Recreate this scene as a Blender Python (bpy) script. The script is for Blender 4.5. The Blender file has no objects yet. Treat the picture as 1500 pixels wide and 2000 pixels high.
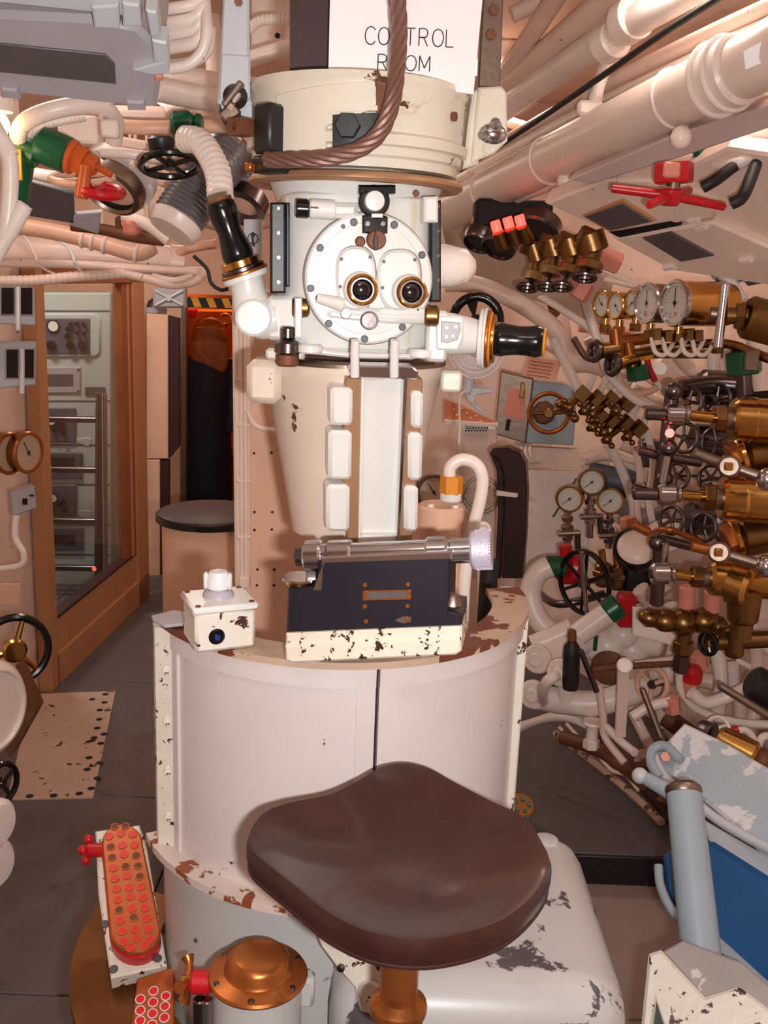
import bpy, math, random
from mathutils import Vector as V, Matrix
random.seed(7)
SC = bpy.context.scene
COL = SC.collection
# ---------------------------------------------------------------- camera
FPX = 1944.4; PITCH = math.radians(13.3); ROLL = math.radians(2.17); EYE = V((0, 0, 1.6))
CF = V((0, math.cos(PITCH), -math.sin(PITCH))); _R0 = V((1, 0, 0)); _U0 = V((0, math.sin(PITCH), math.cos(PITCH)))
CR = math.cos(ROLL) * _R0 + math.sin(ROLL) * _U0
CU = -math.sin(ROLL) * _R0 + math.cos(ROLL) * _U0
cam = bpy.data.cameras.new('camera'); cam.sensor_fit = 'VERTICAL'; cam.sensor_height = 36; cam.lens = 35.0; cam.clip_start = .02
co = bpy.data.objects.new('camera', cam); COL.objects.link(co)
m3 = Matrix((CR, CU, -CF)).transposed(); co.matrix_world = Matrix.Translation(EYE) @ m3.to_4x4()
SC.camera = co
# ---------------------------------------------------------------- world, exposure, flash
w = bpy.data.worlds.new('world'); SC.world = w; w.use_nodes = True
w.node_tree.nodes['Background'].inputs[0].default_value = (1, .85, .75, 1); w.node_tree.nodes['Background'].inputs[1].default_value = .02
SC.view_settings.view_transform = 'Standard'; SC.view_settings.look = 'None'; SC.view_settings.gamma = 1
SC.view_settings.use_curve_mapping = False; SC.view_settings.exposure = -.12
fl = bpy.data.lights.new('camera_flash', 'AREA'); fl.shape = 'RECTANGLE'; fl.size = .035; fl.size_y = .02; fl.energy = 19; fl.color = (1, .97, .97)
fo = bpy.data.objects.new('camera_flash', fl); COL.objects.link(fo)
fo.matrix_world = Matrix.Translation(EYE + CR * .06 - CU * .045 + CF * .02) @ m3.to_4x4()

# ---------------------------------------------------------------- pixel -> place helpers
def ray(px, py): return CF + CR * ((px - 750) / FPX) + CU * ((1000 - py) / FPX)
def P(px, py, Y):
    d = ray(px, py); return EYE + d * (Y / d.y)
def PZ(px, py, z):
    d = ray(px, py); return EYE + d * ((z - EYE.z) / d.z)
def PN(px, py, p0, n):
    d = ray(px, py); return EYE + d * ((V(p0) - EYE).dot(V(n)) / d.dot(V(n)))
def S(px, py, Y):                      # metres per pixel there
    return (P(px, py, Y) - EYE).dot(CF) / FPX
# ---------------------------------------------------------------- materials
def lin(c):
    return tuple(((x / 255) / 12.92 if x / 255 <= .04045 else ((x / 255 + .055) / 1.055) ** 2.4) for x in c)
MATS = {}
def mat(name, rgb, rough=.45, metal=0.0, var=.10, chip=0, chipcol=(70, 40, 30), cscale=30, bump=.1, bscale=45, vscale=7, stain=None, stamt=0, emit=0, spec=.5, coat=0, streak=None):
    if name in MATS: return MATS[name]
    m = bpy.data.materials.new(name); m.use_nodes = True; nt = m.node_tree; N = nt.nodes; L = nt.links
    b = N['Principled BSDF']; c = lin(rgb)
    tc = N.new('ShaderNodeTexCoord'); co_ = tc.outputs['Object']
    def noise(scale, detail=4, rough_=.6, dist=0):
        n = N.new('ShaderNodeTexNoise'); n.inputs['Scale'].default_value = scale; n.inputs['Detail'].default_value = detail
        n.inputs['Roughness'].default_value = rough_; n.inputs['Distortion'].default_value = dist; L.new(co_, n.inputs['Vector']); return n.outputs['Fac']
    def ramp(fac, a, b_, ca=(0, 0, 0, 1), cb=(1, 1, 1, 1)):
        r = N.new('ShaderNodeValToRGB'); r.color_ramp.elements[0].position = a; r.color_ramp.elements[1].position = b_
        r.color_ramp.elements[0].color = ca; r.color_ramp.elements[1].color = cb; L.new(fac, r.inputs[0]); return r.outputs[0]
    def mix(f, a, b_):
        x = N.new('ShaderNodeMix'); x.data_type = 'RGBA'
        if isinstance(f, float): x.inputs[0].default_value = f
        else: L.new(f, x.inputs[0])
        for i, q in ((6, a), (7, b_)):
            if isinstance(q, tuple): x.inputs[i].default_value = (*q, 1) if len(q) == 3 else q
            else: L.new(q, x.inputs[i])
        return x.outputs[2]
    k = 1 - var; j = 1 + var * .6
    colr = ramp(noise(vscale, 5), .3, .7, (c[0] * k, c[1] * k, c[2] * k, 1), (min(c[0] * j, 1), min(c[1] * j, 1), min(c[2] * j, 1), 1))
    if stain and stamt:
        colr = mix(ramp(noise(vscale * .8, 7, .7, .6), .62 - stamt * .2, .72 - stamt * .1), colr, lin(stain))
    if streak:
        mp = N.new('ShaderNodeMapping'); mp.inputs['Scale'].default_value = (26, 26, 3.5); L.new(co_, mp.inputs[0]); sn = N.new('ShaderNodeTexNoise'); sn.inputs['Scale'].default_value = 1; sn.inputs['Detail'].default_value = 5; L.new(mp.outputs[0], sn.inputs['Vector'])
        colr = mix(ramp(sn.outputs['Fac'], .62, .74), colr, lin(streak))
    if chip:
        cf = ramp(noise(cscale, 6, .62, .3), .72 - chip * .36, .735 - chip * .36)
        colr = mix(cf, colr, lin(chipcol))
    L.new(colr, b.inputs['Base Color'])
    b.inputs['Roughness'].default_value = rough; b.inputs['Metallic'].default_value = metal; b.inputs['Specular IOR Level'].default_value = spec
    if coat: b.inputs['Coat Weight'].default_value = coat; b.inputs['Coat Roughness'].default_value = .12
    if bump:
        bn = N.new('ShaderNodeBump'); bn.inputs['Strength'].default_value = bump; bn.inputs['Distance'].default_value = .004
        L.new(noise(bscale, 3), bn.inputs['Height']); L.new(bn.outputs[0], b.inputs['Normal'])
    if emit:
        b.inputs['Emission Color'].default_value = (*c, 1); b.inputs['Emission Strength'].default_value = emit
    MATS[name] = m; return m
def glassmat():
    m = bpy.data.materials.new('pane_glass'); m.use_nodes = True; nt = m.node_tree; N = nt.nodes; L = nt.links
    for n in list(N):
        if n.type != 'OUTPUT_MATERIAL': N.remove(n)
    o = [n for n in N if n.type == 'OUTPUT_MATERIAL'][0]
    t = N.new('ShaderNodeBsdfTransparent'); g = N.new('ShaderNodeBsdfGlossy'); g.inputs['Roughness'].default_value = .03
    lw = N.new('ShaderNodeLayerWeight'); pw = N.new('ShaderNodeMath'); pw.operation = 'POWER'; pw.inputs[1].default_value = 4; f = N.new('ShaderNodeMath'); f.operation = 'MULTIPLY_ADD'; f.inputs[1].default_value = .6; f.inputs[2].default_value = .03
    L.new(lw.outputs['Facing'], pw.inputs[0]); L.new(pw.outputs[0], f.inputs[0]); x = N.new('ShaderNodeMixShader')
    t.inputs[0].default_value = (.95, .96, .95, 1)
    L.new(f.outputs[0], x.inputs[0]); L.new(t.outputs[0], x.inputs[1]); L.new(g.outputs[0], x.inputs[2]); L.new(x.outputs[0], o.inputs[0]); return m
GLASS = glassmat()
screwg = mat('dark_screw_grey', (92, 90, 96), .5, .2, var=.2, bump=.1)
edge_shade = mat('grey_edge_shade', (128, 118, 112), .6, bump=0)  # grey that paints the shaded outlines of face plate and eyepiece housings
cream = mat('cream_paint', (242, 227, 216), .34, chip=.06, bump=.25, bscale=30, stain=(205, 175, 150), stamt=.15)
cream2 = mat('warm_cream_paint', (238, 211, 195), .36, chip=.1, chipcol=(90, 55, 40), bump=.15)
pinkc = mat('tan_paint', (230, 184, 155), .4, chip=.05, chipcol=(70, 40, 30), bump=.05)
headw = mat('streaked_white_paint', (226, 225, 219), .25, var=.05, chip=.03, chipcol=(150, 100, 40), bump=.06, bscale=25, streak=(206, 178, 120))
stripb = mat('worn_brown_strip', (178, 136, 102), .4, .35, var=.2, chip=.1, chipcol=(110, 70, 44), bump=.1)
white = mat('white_gloss_paint', (230, 228, 222), .25, var=.05, chip=.04, chipcol=(110, 70, 40), bump=.08, bscale=25)
oldwhite = mat('yellowed_white_paint', (226, 218, 200), .28, var=.06, chip=.17, chipcol=(95, 60, 35), cscale=18, bump=.1, stain=(170, 130, 70), stamt=.1)
wellw = mat('well_white_paint', (214, 204, 200), .3, var=.05, chip=.08, chipcol=(80, 40, 32), cscale=22, bump=.12, bscale=18)
chipw = mat('chipped_white_paint', (228, 220, 205), .4, var=.08, chip=.34, chipcol=(70, 38, 30), cscale=40, bump=.4, bscale=50)
baseg = mat('grey_white_paint', (196, 195, 192), .4, var=.08, chip=.2, chipcol=(90, 82, 84), cscale=14, bump=.15, bscale=20)
baseg2 = mat('worn_grey_white_paint', (198, 196, 193), .35, var=.05, chip=.52, chipcol=(88, 80, 84), cscale=9, bump=.1, bscale=20)
grey = mat('grey_paint', (174, 168, 172), .38, var=.06, chip=.04, bump=.1)
lgrey = mat('pale_grey_paint', (196, 200, 204), .4, var=.06, chip=.1, chipcol=(236, 232, 232), cscale=10, bump=.1)
bluegrey = mat('blue_grey_paint', (158, 172, 182), .38, var=.08, chip=.1, chipcol=(110, 120, 128), bump=.12)
dgrey = mat('dark_grey_paint', (84, 88, 96), .45, var=.1, bump=.05)
rackg = mat('rack_green_grey_paint', (188, 196, 188), .4, var=.05, bump=.04)
black = mat('black_gloss', (18, 17, 18), .18, var=.2, bump=.03)
blackm = mat('black_satin', (30, 29, 31), .42, var=.25, chip=.1, chipcol=(90, 80, 72), bump=.1)
rubber = mat('black_rubber', (26, 24, 25), .55, bump=.05)
steel = mat('polished_steel', (205, 205, 208), .16, 1, var=.06, bump=.03)
dsteel = mat('dark_steel', (112, 104, 104), .28, 1, var=.2, bump=.06)
wornsteel = mat('worn_steel', (150, 132, 118), .4, 1, var=.2, chip=.12, chipcol=(95, 60, 40), bump=.15)
brass = mat('polished_brass', (212, 164, 92), .2, 1, var=.18, bump=.05, stain=(150, 100, 50), stamt=.2)
obrass = mat('tarnished_brass', (142, 108, 66), .35, 1, var=.3, bump=.15, stain=(70, 50, 32), stamt=.3)
pedalc = mat('orange_bronze', (184, 92, 42), .38, .35, var=.15, bump=.08)
yoket = mat('yoke_tan_paint', (226, 207, 190), .32, var=.07, chip=.2, chipcol=(96, 56, 36), cscale=20, bump=.1)
copper = mat('copper_bronze', (186, 112, 58), .32, .8, var=.2, bump=.12, stain=(110, 62, 34), stamt=.2)
bronzepl = mat('bronze_plate', (136, 88, 48), .4, .7, var=.25, bump=.12)
rust = mat('rust_brown', (120, 74, 48), .6, .2, var=.3, bump=.3)
wrope = mat('brown_wire_rope', (128, 92, 80), .42, .3, var=.25, bump=.15)
leather = mat('brown_leather', (60, 31, 26), .36, var=.35, bump=.12, bscale=70, vscale=9, stain=(30, 18, 19), stamt=.25, coat=.25)
red = mat('red_paint', (196, 22, 30), .32, var=.12, chip=.06, chipcol=(120, 40, 30), bump=.12)
orange = mat('orange_paint', (204, 92, 34), .35, var=.15, bump=.15)
green = mat('green_paint', (14, 84, 52), .3, var=.15, chip=.06, chipcol=(200, 190, 170), bump=.25)
salmon = mat('salmon_paint', (226, 142, 120), .45, var=.08, bump=.1)
amber = mat('amber_paint', (222, 140, 30), .35, var=.1, bump=.08)
wood = mat('brown_wood', (150, 84, 46), .35, var=.25, bump=.1, vscale=5)
woodl = mat('pale_brown_paint', (190, 134, 92), .4, var=.08, bump=.05)
deck = mat('grey_deck', (98, 89, 89), .55, var=.12, bump=.12, bscale=90, stain=(80, 69, 68), stamt=.2)
tile = mat('pinkish_deck_tile', (164, 142, 134), .45, var=.08, bump=.05)
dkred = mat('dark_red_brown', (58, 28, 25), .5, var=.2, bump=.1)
dark = mat('dark_recess', (22, 16, 16), .7, bump=0)
plateg = mat('dark_name_plate', (92, 84, 82), .45, var=.15, bump=.15, bscale=160)
blue = mat('blue_vinyl', (22, 84, 140), .42, var=.14, bump=.1, bscale=80)
signw = mat('white_sign_board', (248, 246, 246), .3, var=.01, bump=0)
ink = mat('black_ink', (30, 26, 34), .5, bump=0)
dialw = mat('dial_white', (236, 230, 218), .45, var=.04, bump=0)
dialo = mat('dial_aged', (206, 178, 150), .45, var=.12, bump=0)
lensm = mat('eyepiece_glass', (18, 16, 22), .05, var=.1, bump=0, spec=1, coat=1)
cloth = mat('dark_patterned_cloth', (22, 28, 48), .8, var=.3, chip=.24, chipcol=(66, 70, 88), cscale=60, bump=.1)
denim = mat('dark_denim', (16, 26, 48), .85, var=.3, bump=.1)
hairm = mat('brown_hair', (150, 100, 62), .6, var=.35, vscale=30, bump=.3)
skin = mat('skin', (196, 122, 92), .5, var=.05, bump=0)
yellow = mat('yellow_stripe', (226, 160, 40), .5, bump=0)
paper = mat('salmon_paper', (240, 176, 146), .7, bump=0)
clearp = mat('clear_plastic', (226, 226, 228), .3, var=.05, bump=0)
redlamp = mat('red_lamp_glass', (255, 60, 50), .3, bump=0, emit=5)
bulbm = mat('lit_bulb', (255, 196, 120), .4, bump=0, emit=12)
# ---------------------------------------------------------------- mesh builder
ORG = {}
def fr(o, z, xh=None):
    z = V(z).normalized(); xh = V(xh) if xh is not None else (V((1, 0, 0)) if abs(z.x) < .9 else V((0, 1, 0)))
    y = z.cross(xh).normalized(); x = y.cross(z).normalized()
    return Matrix.Translation(V(o)) @ Matrix((x, y, z)).transposed().to_4x4()
def cat_rom(pts, n, closed=False):
    pts = [V(p) for p in pts]
    if len(pts) < 3 or n <= 1: return pts
    out = []; L = len(pts)
    for i in range(L if closed else L - 1):
        g = (lambda k: pts[k % L]) if closed else (lambda k: pts[max(0, min(L - 1, k))])
        a, b, c, d = g(i - 1), g(i), g(i + 1), g(i + 2)
        for k in range(n):
            t = k / n
            out.append(.5 * ((2 * b) + (c - a) * t + (2 * a - 5 * b + 4 * c - d) * t * t + (3 * b - a - 3 * c + d) * t ** 3))
    if not closed: out.append(pts[-1])
    return out
class B:
    def __init__(s, M=None): s.v = []; s.f = []; s.M = M or Matrix.Identity(4)
    def add(s, vs, fs, M=None):
        k = len(s.v); M = s.M @ M if M is not None else s.M
        s.v += [M @ V(q) for q in vs]; s.f += [tuple(i + k for i in q) for q in fs]; return s
    def box(s, c, size, bev=0.0, M=None, R=None):
        a, b, d = (q / 2 for q in size); t = min(bev, a * .95, b * .95, d * .95); T = Matrix.Translation(V(c))
        if R is not None: T = T @ R
        if M is not None: T = M @ T
        if t <= 0:
            vs = [(x * a, y * b, z * d) for x in (-1, 1) for y in (-1, 1) for z in (-1, 1)]
            return s.add(vs, [(0, 1, 3, 2), (4, 6, 7, 5), (0, 4, 5, 1), (2, 3, 7, 6), (0, 2, 6, 4), (1, 5, 7, 3)], T)
        vs = []; idx = {}
        for x in (-1, 1):
            for y in (-1, 1):
                for z in (-1, 1):
                    for ax, q in enumerate(((x * a, y * (b - t), z * (d - t)), (x * (a - t), y * b, z * (d - t)), (x * (a - t), y * (b - t), z * d))):
                        idx[x, y, z, ax] = len(vs); vs.append(q)
        fs = []
        def I(ax, sg, u, w_):
            q = [0, 0, 0]; q[ax] = sg; q[(ax + 1) % 3] = u; q[(ax + 2) % 3] = w_; return tuple(q)
        for ax in range(3):
            for sg in (-1, 1):
                l = [idx[(*I(ax, sg, u, w_), ax)] for u, w_ in ((-1, -1), (1, -1), (1, 1), (-1, 1))]
                fs.append(tuple(l if sg > 0 else l[::-1]))
        for ax in range(3):
            o1, o2 = (ax + 1) % 3, (ax + 2) % 3
            for u in (-1, 1):
                for w_ in (-1, 1):
                    l = [idx[(*I(ax, -1, u, w_), o1)], idx[(*I(ax, 1, u, w_), o1)], idx[(*I(ax, 1, u, w_), o2)], idx[(*I(ax, -1, u, w_), o2)]]
                    fs.append(tuple(l if u * w_ < 0 else l[::-1]))
        for x in (-1, 1):
            for y in (-1, 1):
                for z in (-1, 1):
                    l = [idx[x, y, z, i] for i in range(3)]; fs.append(tuple(l if x * y * z > 0 else l[::-1]))
        return s.add(vs, fs, T)
    def lathe(s, prof, o=(0, 0, 0), axis=(0, 0, 1), seg=24, a0=0, a1=None, M=None, xh=None):
        T = fr(o, axis, xh)
        if M is not None: T = M @ T
        vs = []; rings = []; full = a1 is None; n = seg if full else seg + 1; a1_ = 2 * math.pi if full else a1
        for r, h in prof:
            if r < 1e-7 and full: rings.append([len(vs)]); vs.append((0, 0, h)); continue
            rings.append(list(range(len(vs), len(vs) + n)))
            for k in range(n):
                a = a0 + (a1_ - (0 if full else a0)) * k / seg if not full else a0 + 2 * math.pi * k / seg
                vs.append((r * math.cos(a), r * math.sin(a), h))
        fs = []
        for A, C in zip(rings, rings[1:]):
            if len(A) == 1 and len(C) == 1: continue
            for k in range(seg):
                k2 = (k + 1) % n if full else k + 1
                if len(A) == 1: fs.append((A[0], C[k2], C[k])[::-1] if False else (A[0], C[k], C[k2])[::-1])
                elif len(C) == 1: fs.append((A[k], A[k2], C[0]))
                else: fs.append((A[k], A[k2], C[k2], C[k]))
        return s.add(vs, fs, T)
    def cyl(s, p0, p1, r0, r1=None, seg=18, bev=0.0, M=None):
        p0, p1 = V(p0), V(p1); h = (p1 - p0).length; r1 = r0 if r1 is None else r1; b = min(bev, h * .45, r0 * .9, r1 * .9)
        pf = [(0, 0), (r0 - b, 0), (r0, b), (r1, h - b), (r1 - b, h), (0, h)] if b > 0 else [(0, 0), (r0, 0), (r1, h), (0, h)]
        return s.lathe(pf, p0, p1 - p0, seg, M=M)
    def ring(s, o, axis, ro, ri, h, seg=28, bev=0.0):
        b = bev; return s.lathe([(ri, 0), (ro - b, 0), (ro, b), (ro, h - b), (ro - b, h), (ri, h), (ri, 0)], o, axis, seg)
    def hexa(s, p0, p1, r): return s.cyl(p0, p1, r, seg=6, bev=r * .08)
    def tube(s, pts, r, seg=10, sm=6, closed=False, caps=True, M=None):
        if not isinstance(r, (list, tuple)): r = [r] * len(pts)
        src = [V(p) for p in pts]; n = sm if len(src) > 2 else 1
        pp = cat_rom(src, n, closed); rr = []
        for i in range(len(pp)):
            t = i / n; k = int(t); q = t - k; rr.append(r[k % len(r)] * (1 - q) + r[(k + 1) % len(r) if closed else min(k + 1, len(r) - 1)] * q)
        L = len(pp); vs = []; fs = []; up = None
        for i, p in enumerate(pp):
            a = pp[i - 1] if (i or closed) else p; c = pp[(i + 1) % L] if (i < L - 1 or closed) else p
            t = (c - a).normalized() if (c - a).length > 1e-9 else V((0, 0, 1))
            if up is None: up = V((0, 0, 1)) if abs(t.z) < .9 else V((1, 0, 0))
            up = (up - t * up.dot(t)); up = up.normalized() if up.length > 1e-6 else t.orthogonal().normalized()
            sd = t.cross(up)
            for k in range(seg):
                an = 2 * math.pi * k / seg; vs.append(p + (up * math.cos(an) + sd * math.sin(an)) * rr[i])
        for i in range(L if closed else L - 1):
            i2 = (i + 1) % L
            for k in range(seg):
                k2 = (k + 1) % seg; fs.append((i * seg + k, i * seg + k2, i2 * seg + k2, i2 * seg + k)[::-1])
        if caps and not closed:
            fs.append(tuple(range(seg))); fs.append(tuple((L - 1) * seg + k for k in range(seg))[::-1])
        return s.add(vs, fs, M)
    def torus(s, c, axis, R, r, seg=36, ms=10, M=None, xh=None):
        T = fr(c, axis, xh); T = M @ T if M is not None else T; vs = []; fs = []
        for i in range(seg):
            a = 2 * math.pi * i / seg
            for k in range(ms):
                b = 2 * math.pi * k / ms; q = R + r * math.cos(b); vs.append((q * math.cos(a), q * math.sin(a), r * math.sin(b)))
        for i in range(seg):
            for k in range(ms): fs.append((i * ms + k, ((i + 1) % seg) * ms + k, ((i + 1) % seg) * ms + (k + 1) % ms, i * ms + (k + 1) % ms))
        return s.add(vs, fs, T)
    def ball(s, c, r, seg=16, M=None):
        r = r if isinstance(r, (tuple, list)) else (r, r, r); k = seg // 2
        pf = [(math.sin(math.pi * i / k), -math.cos(math.pi * i / k)) for i in range(k + 1)]; pf[0] = (0, -1); pf[-1] = (0, 1)
        T = Matrix.Translation(V(c)) @ Matrix.Diagonal((*r, 1)); T = M @ T if M is not None else T
        return s.lathe(pf, seg=seg, M=T)
    def prism(s, poly, vec, bev=0.0):
        poly = [V(p) for p in poly]; vec = V(vec); n = len(poly); nrm = V((0, 0, 0))
        for i in range(n): nrm += poly[i].cross(poly[(i + 1) % n])
        if nrm.dot(vec) < 0: poly = poly[::-1]
        c = sum(poly, V()) / n; d = vec.normalized(); L = [poly]
        if bev > 0:
            ins = []
            for i in range(n):
                a, b, e = poly[i - 1], poly[i], poly[(i + 1) % n]
                n1 = d.cross((b - a).normalized()); n2 = d.cross((e - b).normalized()); q = n1 + n2
                q = q / max(q.dot(n1), .3) if q.length > 1e-6 else n1
                ins.append(b + q * bev)
            L = [poly, [q + vec - d * bev for q in poly], [q + vec for q in ins]]
        else: L = [poly, [q + vec for q in poly]]
        vs = [q for l in L for q in l]; fs = [tuple(range(n))[::-1], tuple((len(L) - 1) * n + i for i in range(n))]
        for j in range(len(L) - 1):
            for i in range(n): fs.append((j * n + i, j * n + (i + 1) % n, (j + 1) * n + (i + 1) % n, (j + 1) * n + i))
        return s.add(vs, fs)
    def out(s, name, m, parent=None, label=None, cat=None, group=None, kind=None, ang=38):
        me = bpy.data.meshes.new(name)
        mn = V((min(q[i] for q in s.v) for i in range(3))); mx = V((max(q[i] for q in s.v) for i in range(3)))
        o_ = (mn + mx) / 2
        if parent is None: o_.z = mn.z
        me.from_pydata([q - o_ for q in s.v], [], s.f); me.update()
        me.polygons.foreach_set('use_smooth', [True] * len(me.polygons)); me.set_sharp_from_angle(angle=math.radians(ang))
        me.materials.append(m); o = bpy.data.objects.new(name, me); COL.objects.link(o); ORG[o.name] = o_
        if parent is not None: o.parent = parent; o.location = o_ - ORG[parent.name]
        else: o.location = o_
        if label: o['label'] = label
        if cat: o['category'] = cat
        if group: o['group'] = group
        if kind: o['kind'] = kind
        return o
def T(name, label, cat, loc, group=None):
    o = bpy.data.objects.new(name, None); COL.objects.link(o); o.location = V(loc); ORG[o.name] = V(loc)
    o.empty_display_size = .05; o['label'] = label; o['category'] = cat
    if group: o['group'] = group
    return o
def struct(b, name, m): return b.out(name, m, kind='structure')
def copy_thing(root, loc, label=None, rz=0):
    def cp(o, par):
        c = o.copy(); COL.objects.link(c); c.parent = par
        for ch in [q for q in list(COL.objects) if q.parent == o]: cp(ch, c)
        return c
    c = cp(root, None); c.location = V(loc); c.rotation_euler = (0, 0, rz); ORG[c.name] = V(loc)
    if label: c['label'] = label
    return c
def rotv(v, axis, a): return Matrix.Rotation(a, 3, V(axis)) @ V(v)
def pipe(name, pts, r, m, label, cat='pipe', group=None, seg=12, sm=6, parent=None):
    """one pipe through pixel points (px,py,Y); r in metres"""
    w_ = [P(*q) for q in pts]
    for first in (True, False):                       # a pipe that leaves the picture runs on to the wall or ceiling
        e, e2 = (0, 1) if first else (-1, -2)
        if pts[e][0] <= -10 or pts[e][0] >= 1500 or pts[e][1] <= -20:
            d = (w_[e] - w_[e2]).normalized(); t = 1.3
            for v, dv, lim in ((w_[e].z, d.z, 2.3 - r), (w_[e].x, d.x, 1.08 + (3.35 - w_[e].y) * .107 - max(0, w_[e].z + .1 - 1.84) * .95), (-w_[e].x, -d.x, 1.3), (-w_[e].y, -d.y, .5)):
                if dv > 1e-3: t = min(t, max((lim - v) / dv, 0))
            if t > .02: w_.insert(0, w_[0] + d * t) if first else w_.append(w_[-1] + d * t)
    return B().tube(w_, r, seg, sm).out(name, m, parent, label, cat if parent is None else None, group)
def bolt(parent, p, n, r, m=None, name='bolt'):
    n = V(n).normalized(); B().hexa(V(p) - n * r * .3, V(p) + n * r * .8, r).out(name, m or dsteel, parent)
def screw(parent, p, n, r, m=None):
    n = V(n).normalized(); B().cyl(V(p) - n * r * .3, V(p) + n * r * .35, r, seg=12, bev=r * .2).out('screw', m or screwg, parent)
def wheel(name, label, c, axis, R, r, m, nsp=4, hubm=None, spm=None, hubr=None, cat='handwheel', group=None, dish=0, a0=.4, stem=0, parent=None, sp_r=None):
    c = V(c); axis = V(axis).normalized(); hubm = hubm or m; spm = spm or m; hubr = hubr or R * .2
    root = parent or T(name, label, cat, c - V((0, 0, R)), group)
    B().torus(c, axis, R - r, r, 36, 8).out('rim', m, root)
    hc = c - axis * dish
    B().cyl(hc - axis * R * .12, hc + axis * R * .14, hubr, seg=16, bev=hubr * .2).out('hub', hubm, root)
    T_ = fr(c, axis)
    for k in range(nsp):
        a = a0 + 2 * math.pi * k / nsp; d = (T_.to_3x3() @ V((math.cos(a), math.sin(a), 0)))
        B().cyl(hc + d * hubr * .7, c + d * (R - r), (sp_r or r * .8), r * .65, 8).out('spoke', spm, root)
    if stem: B().cyl(hc - axis * stem, hc, hubr * .5, seg=12).out('stem', dsteel, root)
    return root
def gauge(name, label, c, axis, R, depth, casem, needle=.8, group=None, bez=None, dial=None, up=(0, 0, 1), marks=True, parent=None):
    c = V(c); axis = V(axis).normalized(); bez = bez or casem
    root = parent or T(name, label, 'gauge', c - V((0, 0, R)), group)
    upv = V(up) - axis * V(up).dot(axis); upv.normalize(); M = fr(c, axis, upv)   # local x = up
    B().lathe([(0, -depth), (R * .92, -depth), (R * .97, -depth * .9), (R * .97, -R * .05), (0, -R * .05)], c, axis, 28).out('case', casem, root)
    B().lathe([(R * .86, -R * .06), (R * 1.0, -R * .12), (R * 1.03, 0), (R * .98, R * .08), (R * .88, R * .08), (R * .84, 0), (R * .86, -R * .06)], c, axis, 32).out('bezel', bez, root)
    d = B().lathe([(R * .87, -R * .04), (R * .87, -R * .02), (0, -R * .02)], c, axis, 32).out('dial', dial or dialw, root)
    if marks:
        b = B(M)
        for k in range(25):
            a = math.radians(-135 + 270 * k / 24); L = .14 if k % 4 == 0 else .07
            b.box((R * (.76 - L / 2) * math.cos(a), R * (.76 - L / 2) * math.sin(a), -R * .012), (R * L, R * .022, R * .01), R=Matrix.Rotation(a, 4, 'Z'))
        b.out('dial_marks', ink, d)
    b = B(M); q = Matrix.Rotation(needle, 4, 'Z'); b.box((R * .2, 0, R * .012), (R * .85, R * .045, R * .012), R=None, M=q); b.lathe([(R * .1, 0), (R * .1, R * .03), (0, R * .03)], seg=12)
    b.out('needle', ink, root)
    B().lathe([(R * .86, R * .05), (R * .86, R * .06), (0, R * .06)], c, axis, 28).out('glass', GLASS, root)
    return root
# ================================================================ planes in the place, addressed by where they are seen
class Pl:
    def __init__(s, p0, n): s.p = V(p0); s.n = V(n).normalized()
    def w(s, px, py, off=0): return PN(px, py, s.p + s.n * off, s.n)
    def m(s, px, py, off=0):
        q = s.w(px, py, off); return (q - EYE).dot(CF) / FPX
    def slab(s, name, poly, th, m, parent=None, bev=0.0, off=0, **k):
        pts = [s.w(x, y, off) - s.n * th for x, y in poly]
        return B().prism(pts, s.n * th, bev).out(name, m, parent, **k)
    def rect(s, name, x0, y0, x1, y1, th, m, parent=None, bev=0.0, off=0, **k):
        return s.slab(name, [(x0, y0), (x1, y0), (x1, y1), (x0, y1)], th, m, parent, bev, off, **k)
    def disc(s, name, px, py, rpx, h, m, parent=None, off=0, bev=0.0, seg=24, **k):
        q = s.w(px, py, off); r = rpx * s.m(px, py, off)
        return B().cyl(q, q + s.n * h, r, seg=seg, bev=bev).out(name, m, parent, **k)
def grid_plates(parent, x0, x1, y0, y1, nx, ny, z, th, m, name, gap=.004):
    dx = (x1 - x0) / nx; dy = (y1 - y0) / ny; me = None
    for i in range(nx):
        for j in range(ny):
            B().box((x0 + dx * (i + .5), y0 + dy * (j + .5), z - th / 2), (dx - gap, dy - gap, th), .003).out(name, m, parent)
# ---------------------------------------------------------------- floor
fl_ = struct(B().box((0, 4.4, -.16), (5.4, 10.4, .08)), 'floor', dark)
grid_plates(fl_, -2.6, .45, -.7, 6.3, 3, 8, 0, .12, deck, 'floor_plate')
for (x0, x1, y0, y1) in ((.45, 1.05, 2.58, 3.45), (.45, 1.05, 3.45, 4.3), (1.05, 1.5, 3.45, 4.3)):
    B().box(((x0 + x1) / 2, (y0 + y1) / 2, -.06), (x1 - x0 - .004, y1 - y0 - .004, .12), .003).out('floor_plate', deck, fl_)
grid_plates(fl_, .45, 1.65, -.7, 2.57, 3, 6, -.09, .03, tile, 'floor_tile')
struct(B().box((.75, 2.572, -.045), (.6, .012, .09), .003), 'trim_1', blackm)
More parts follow.
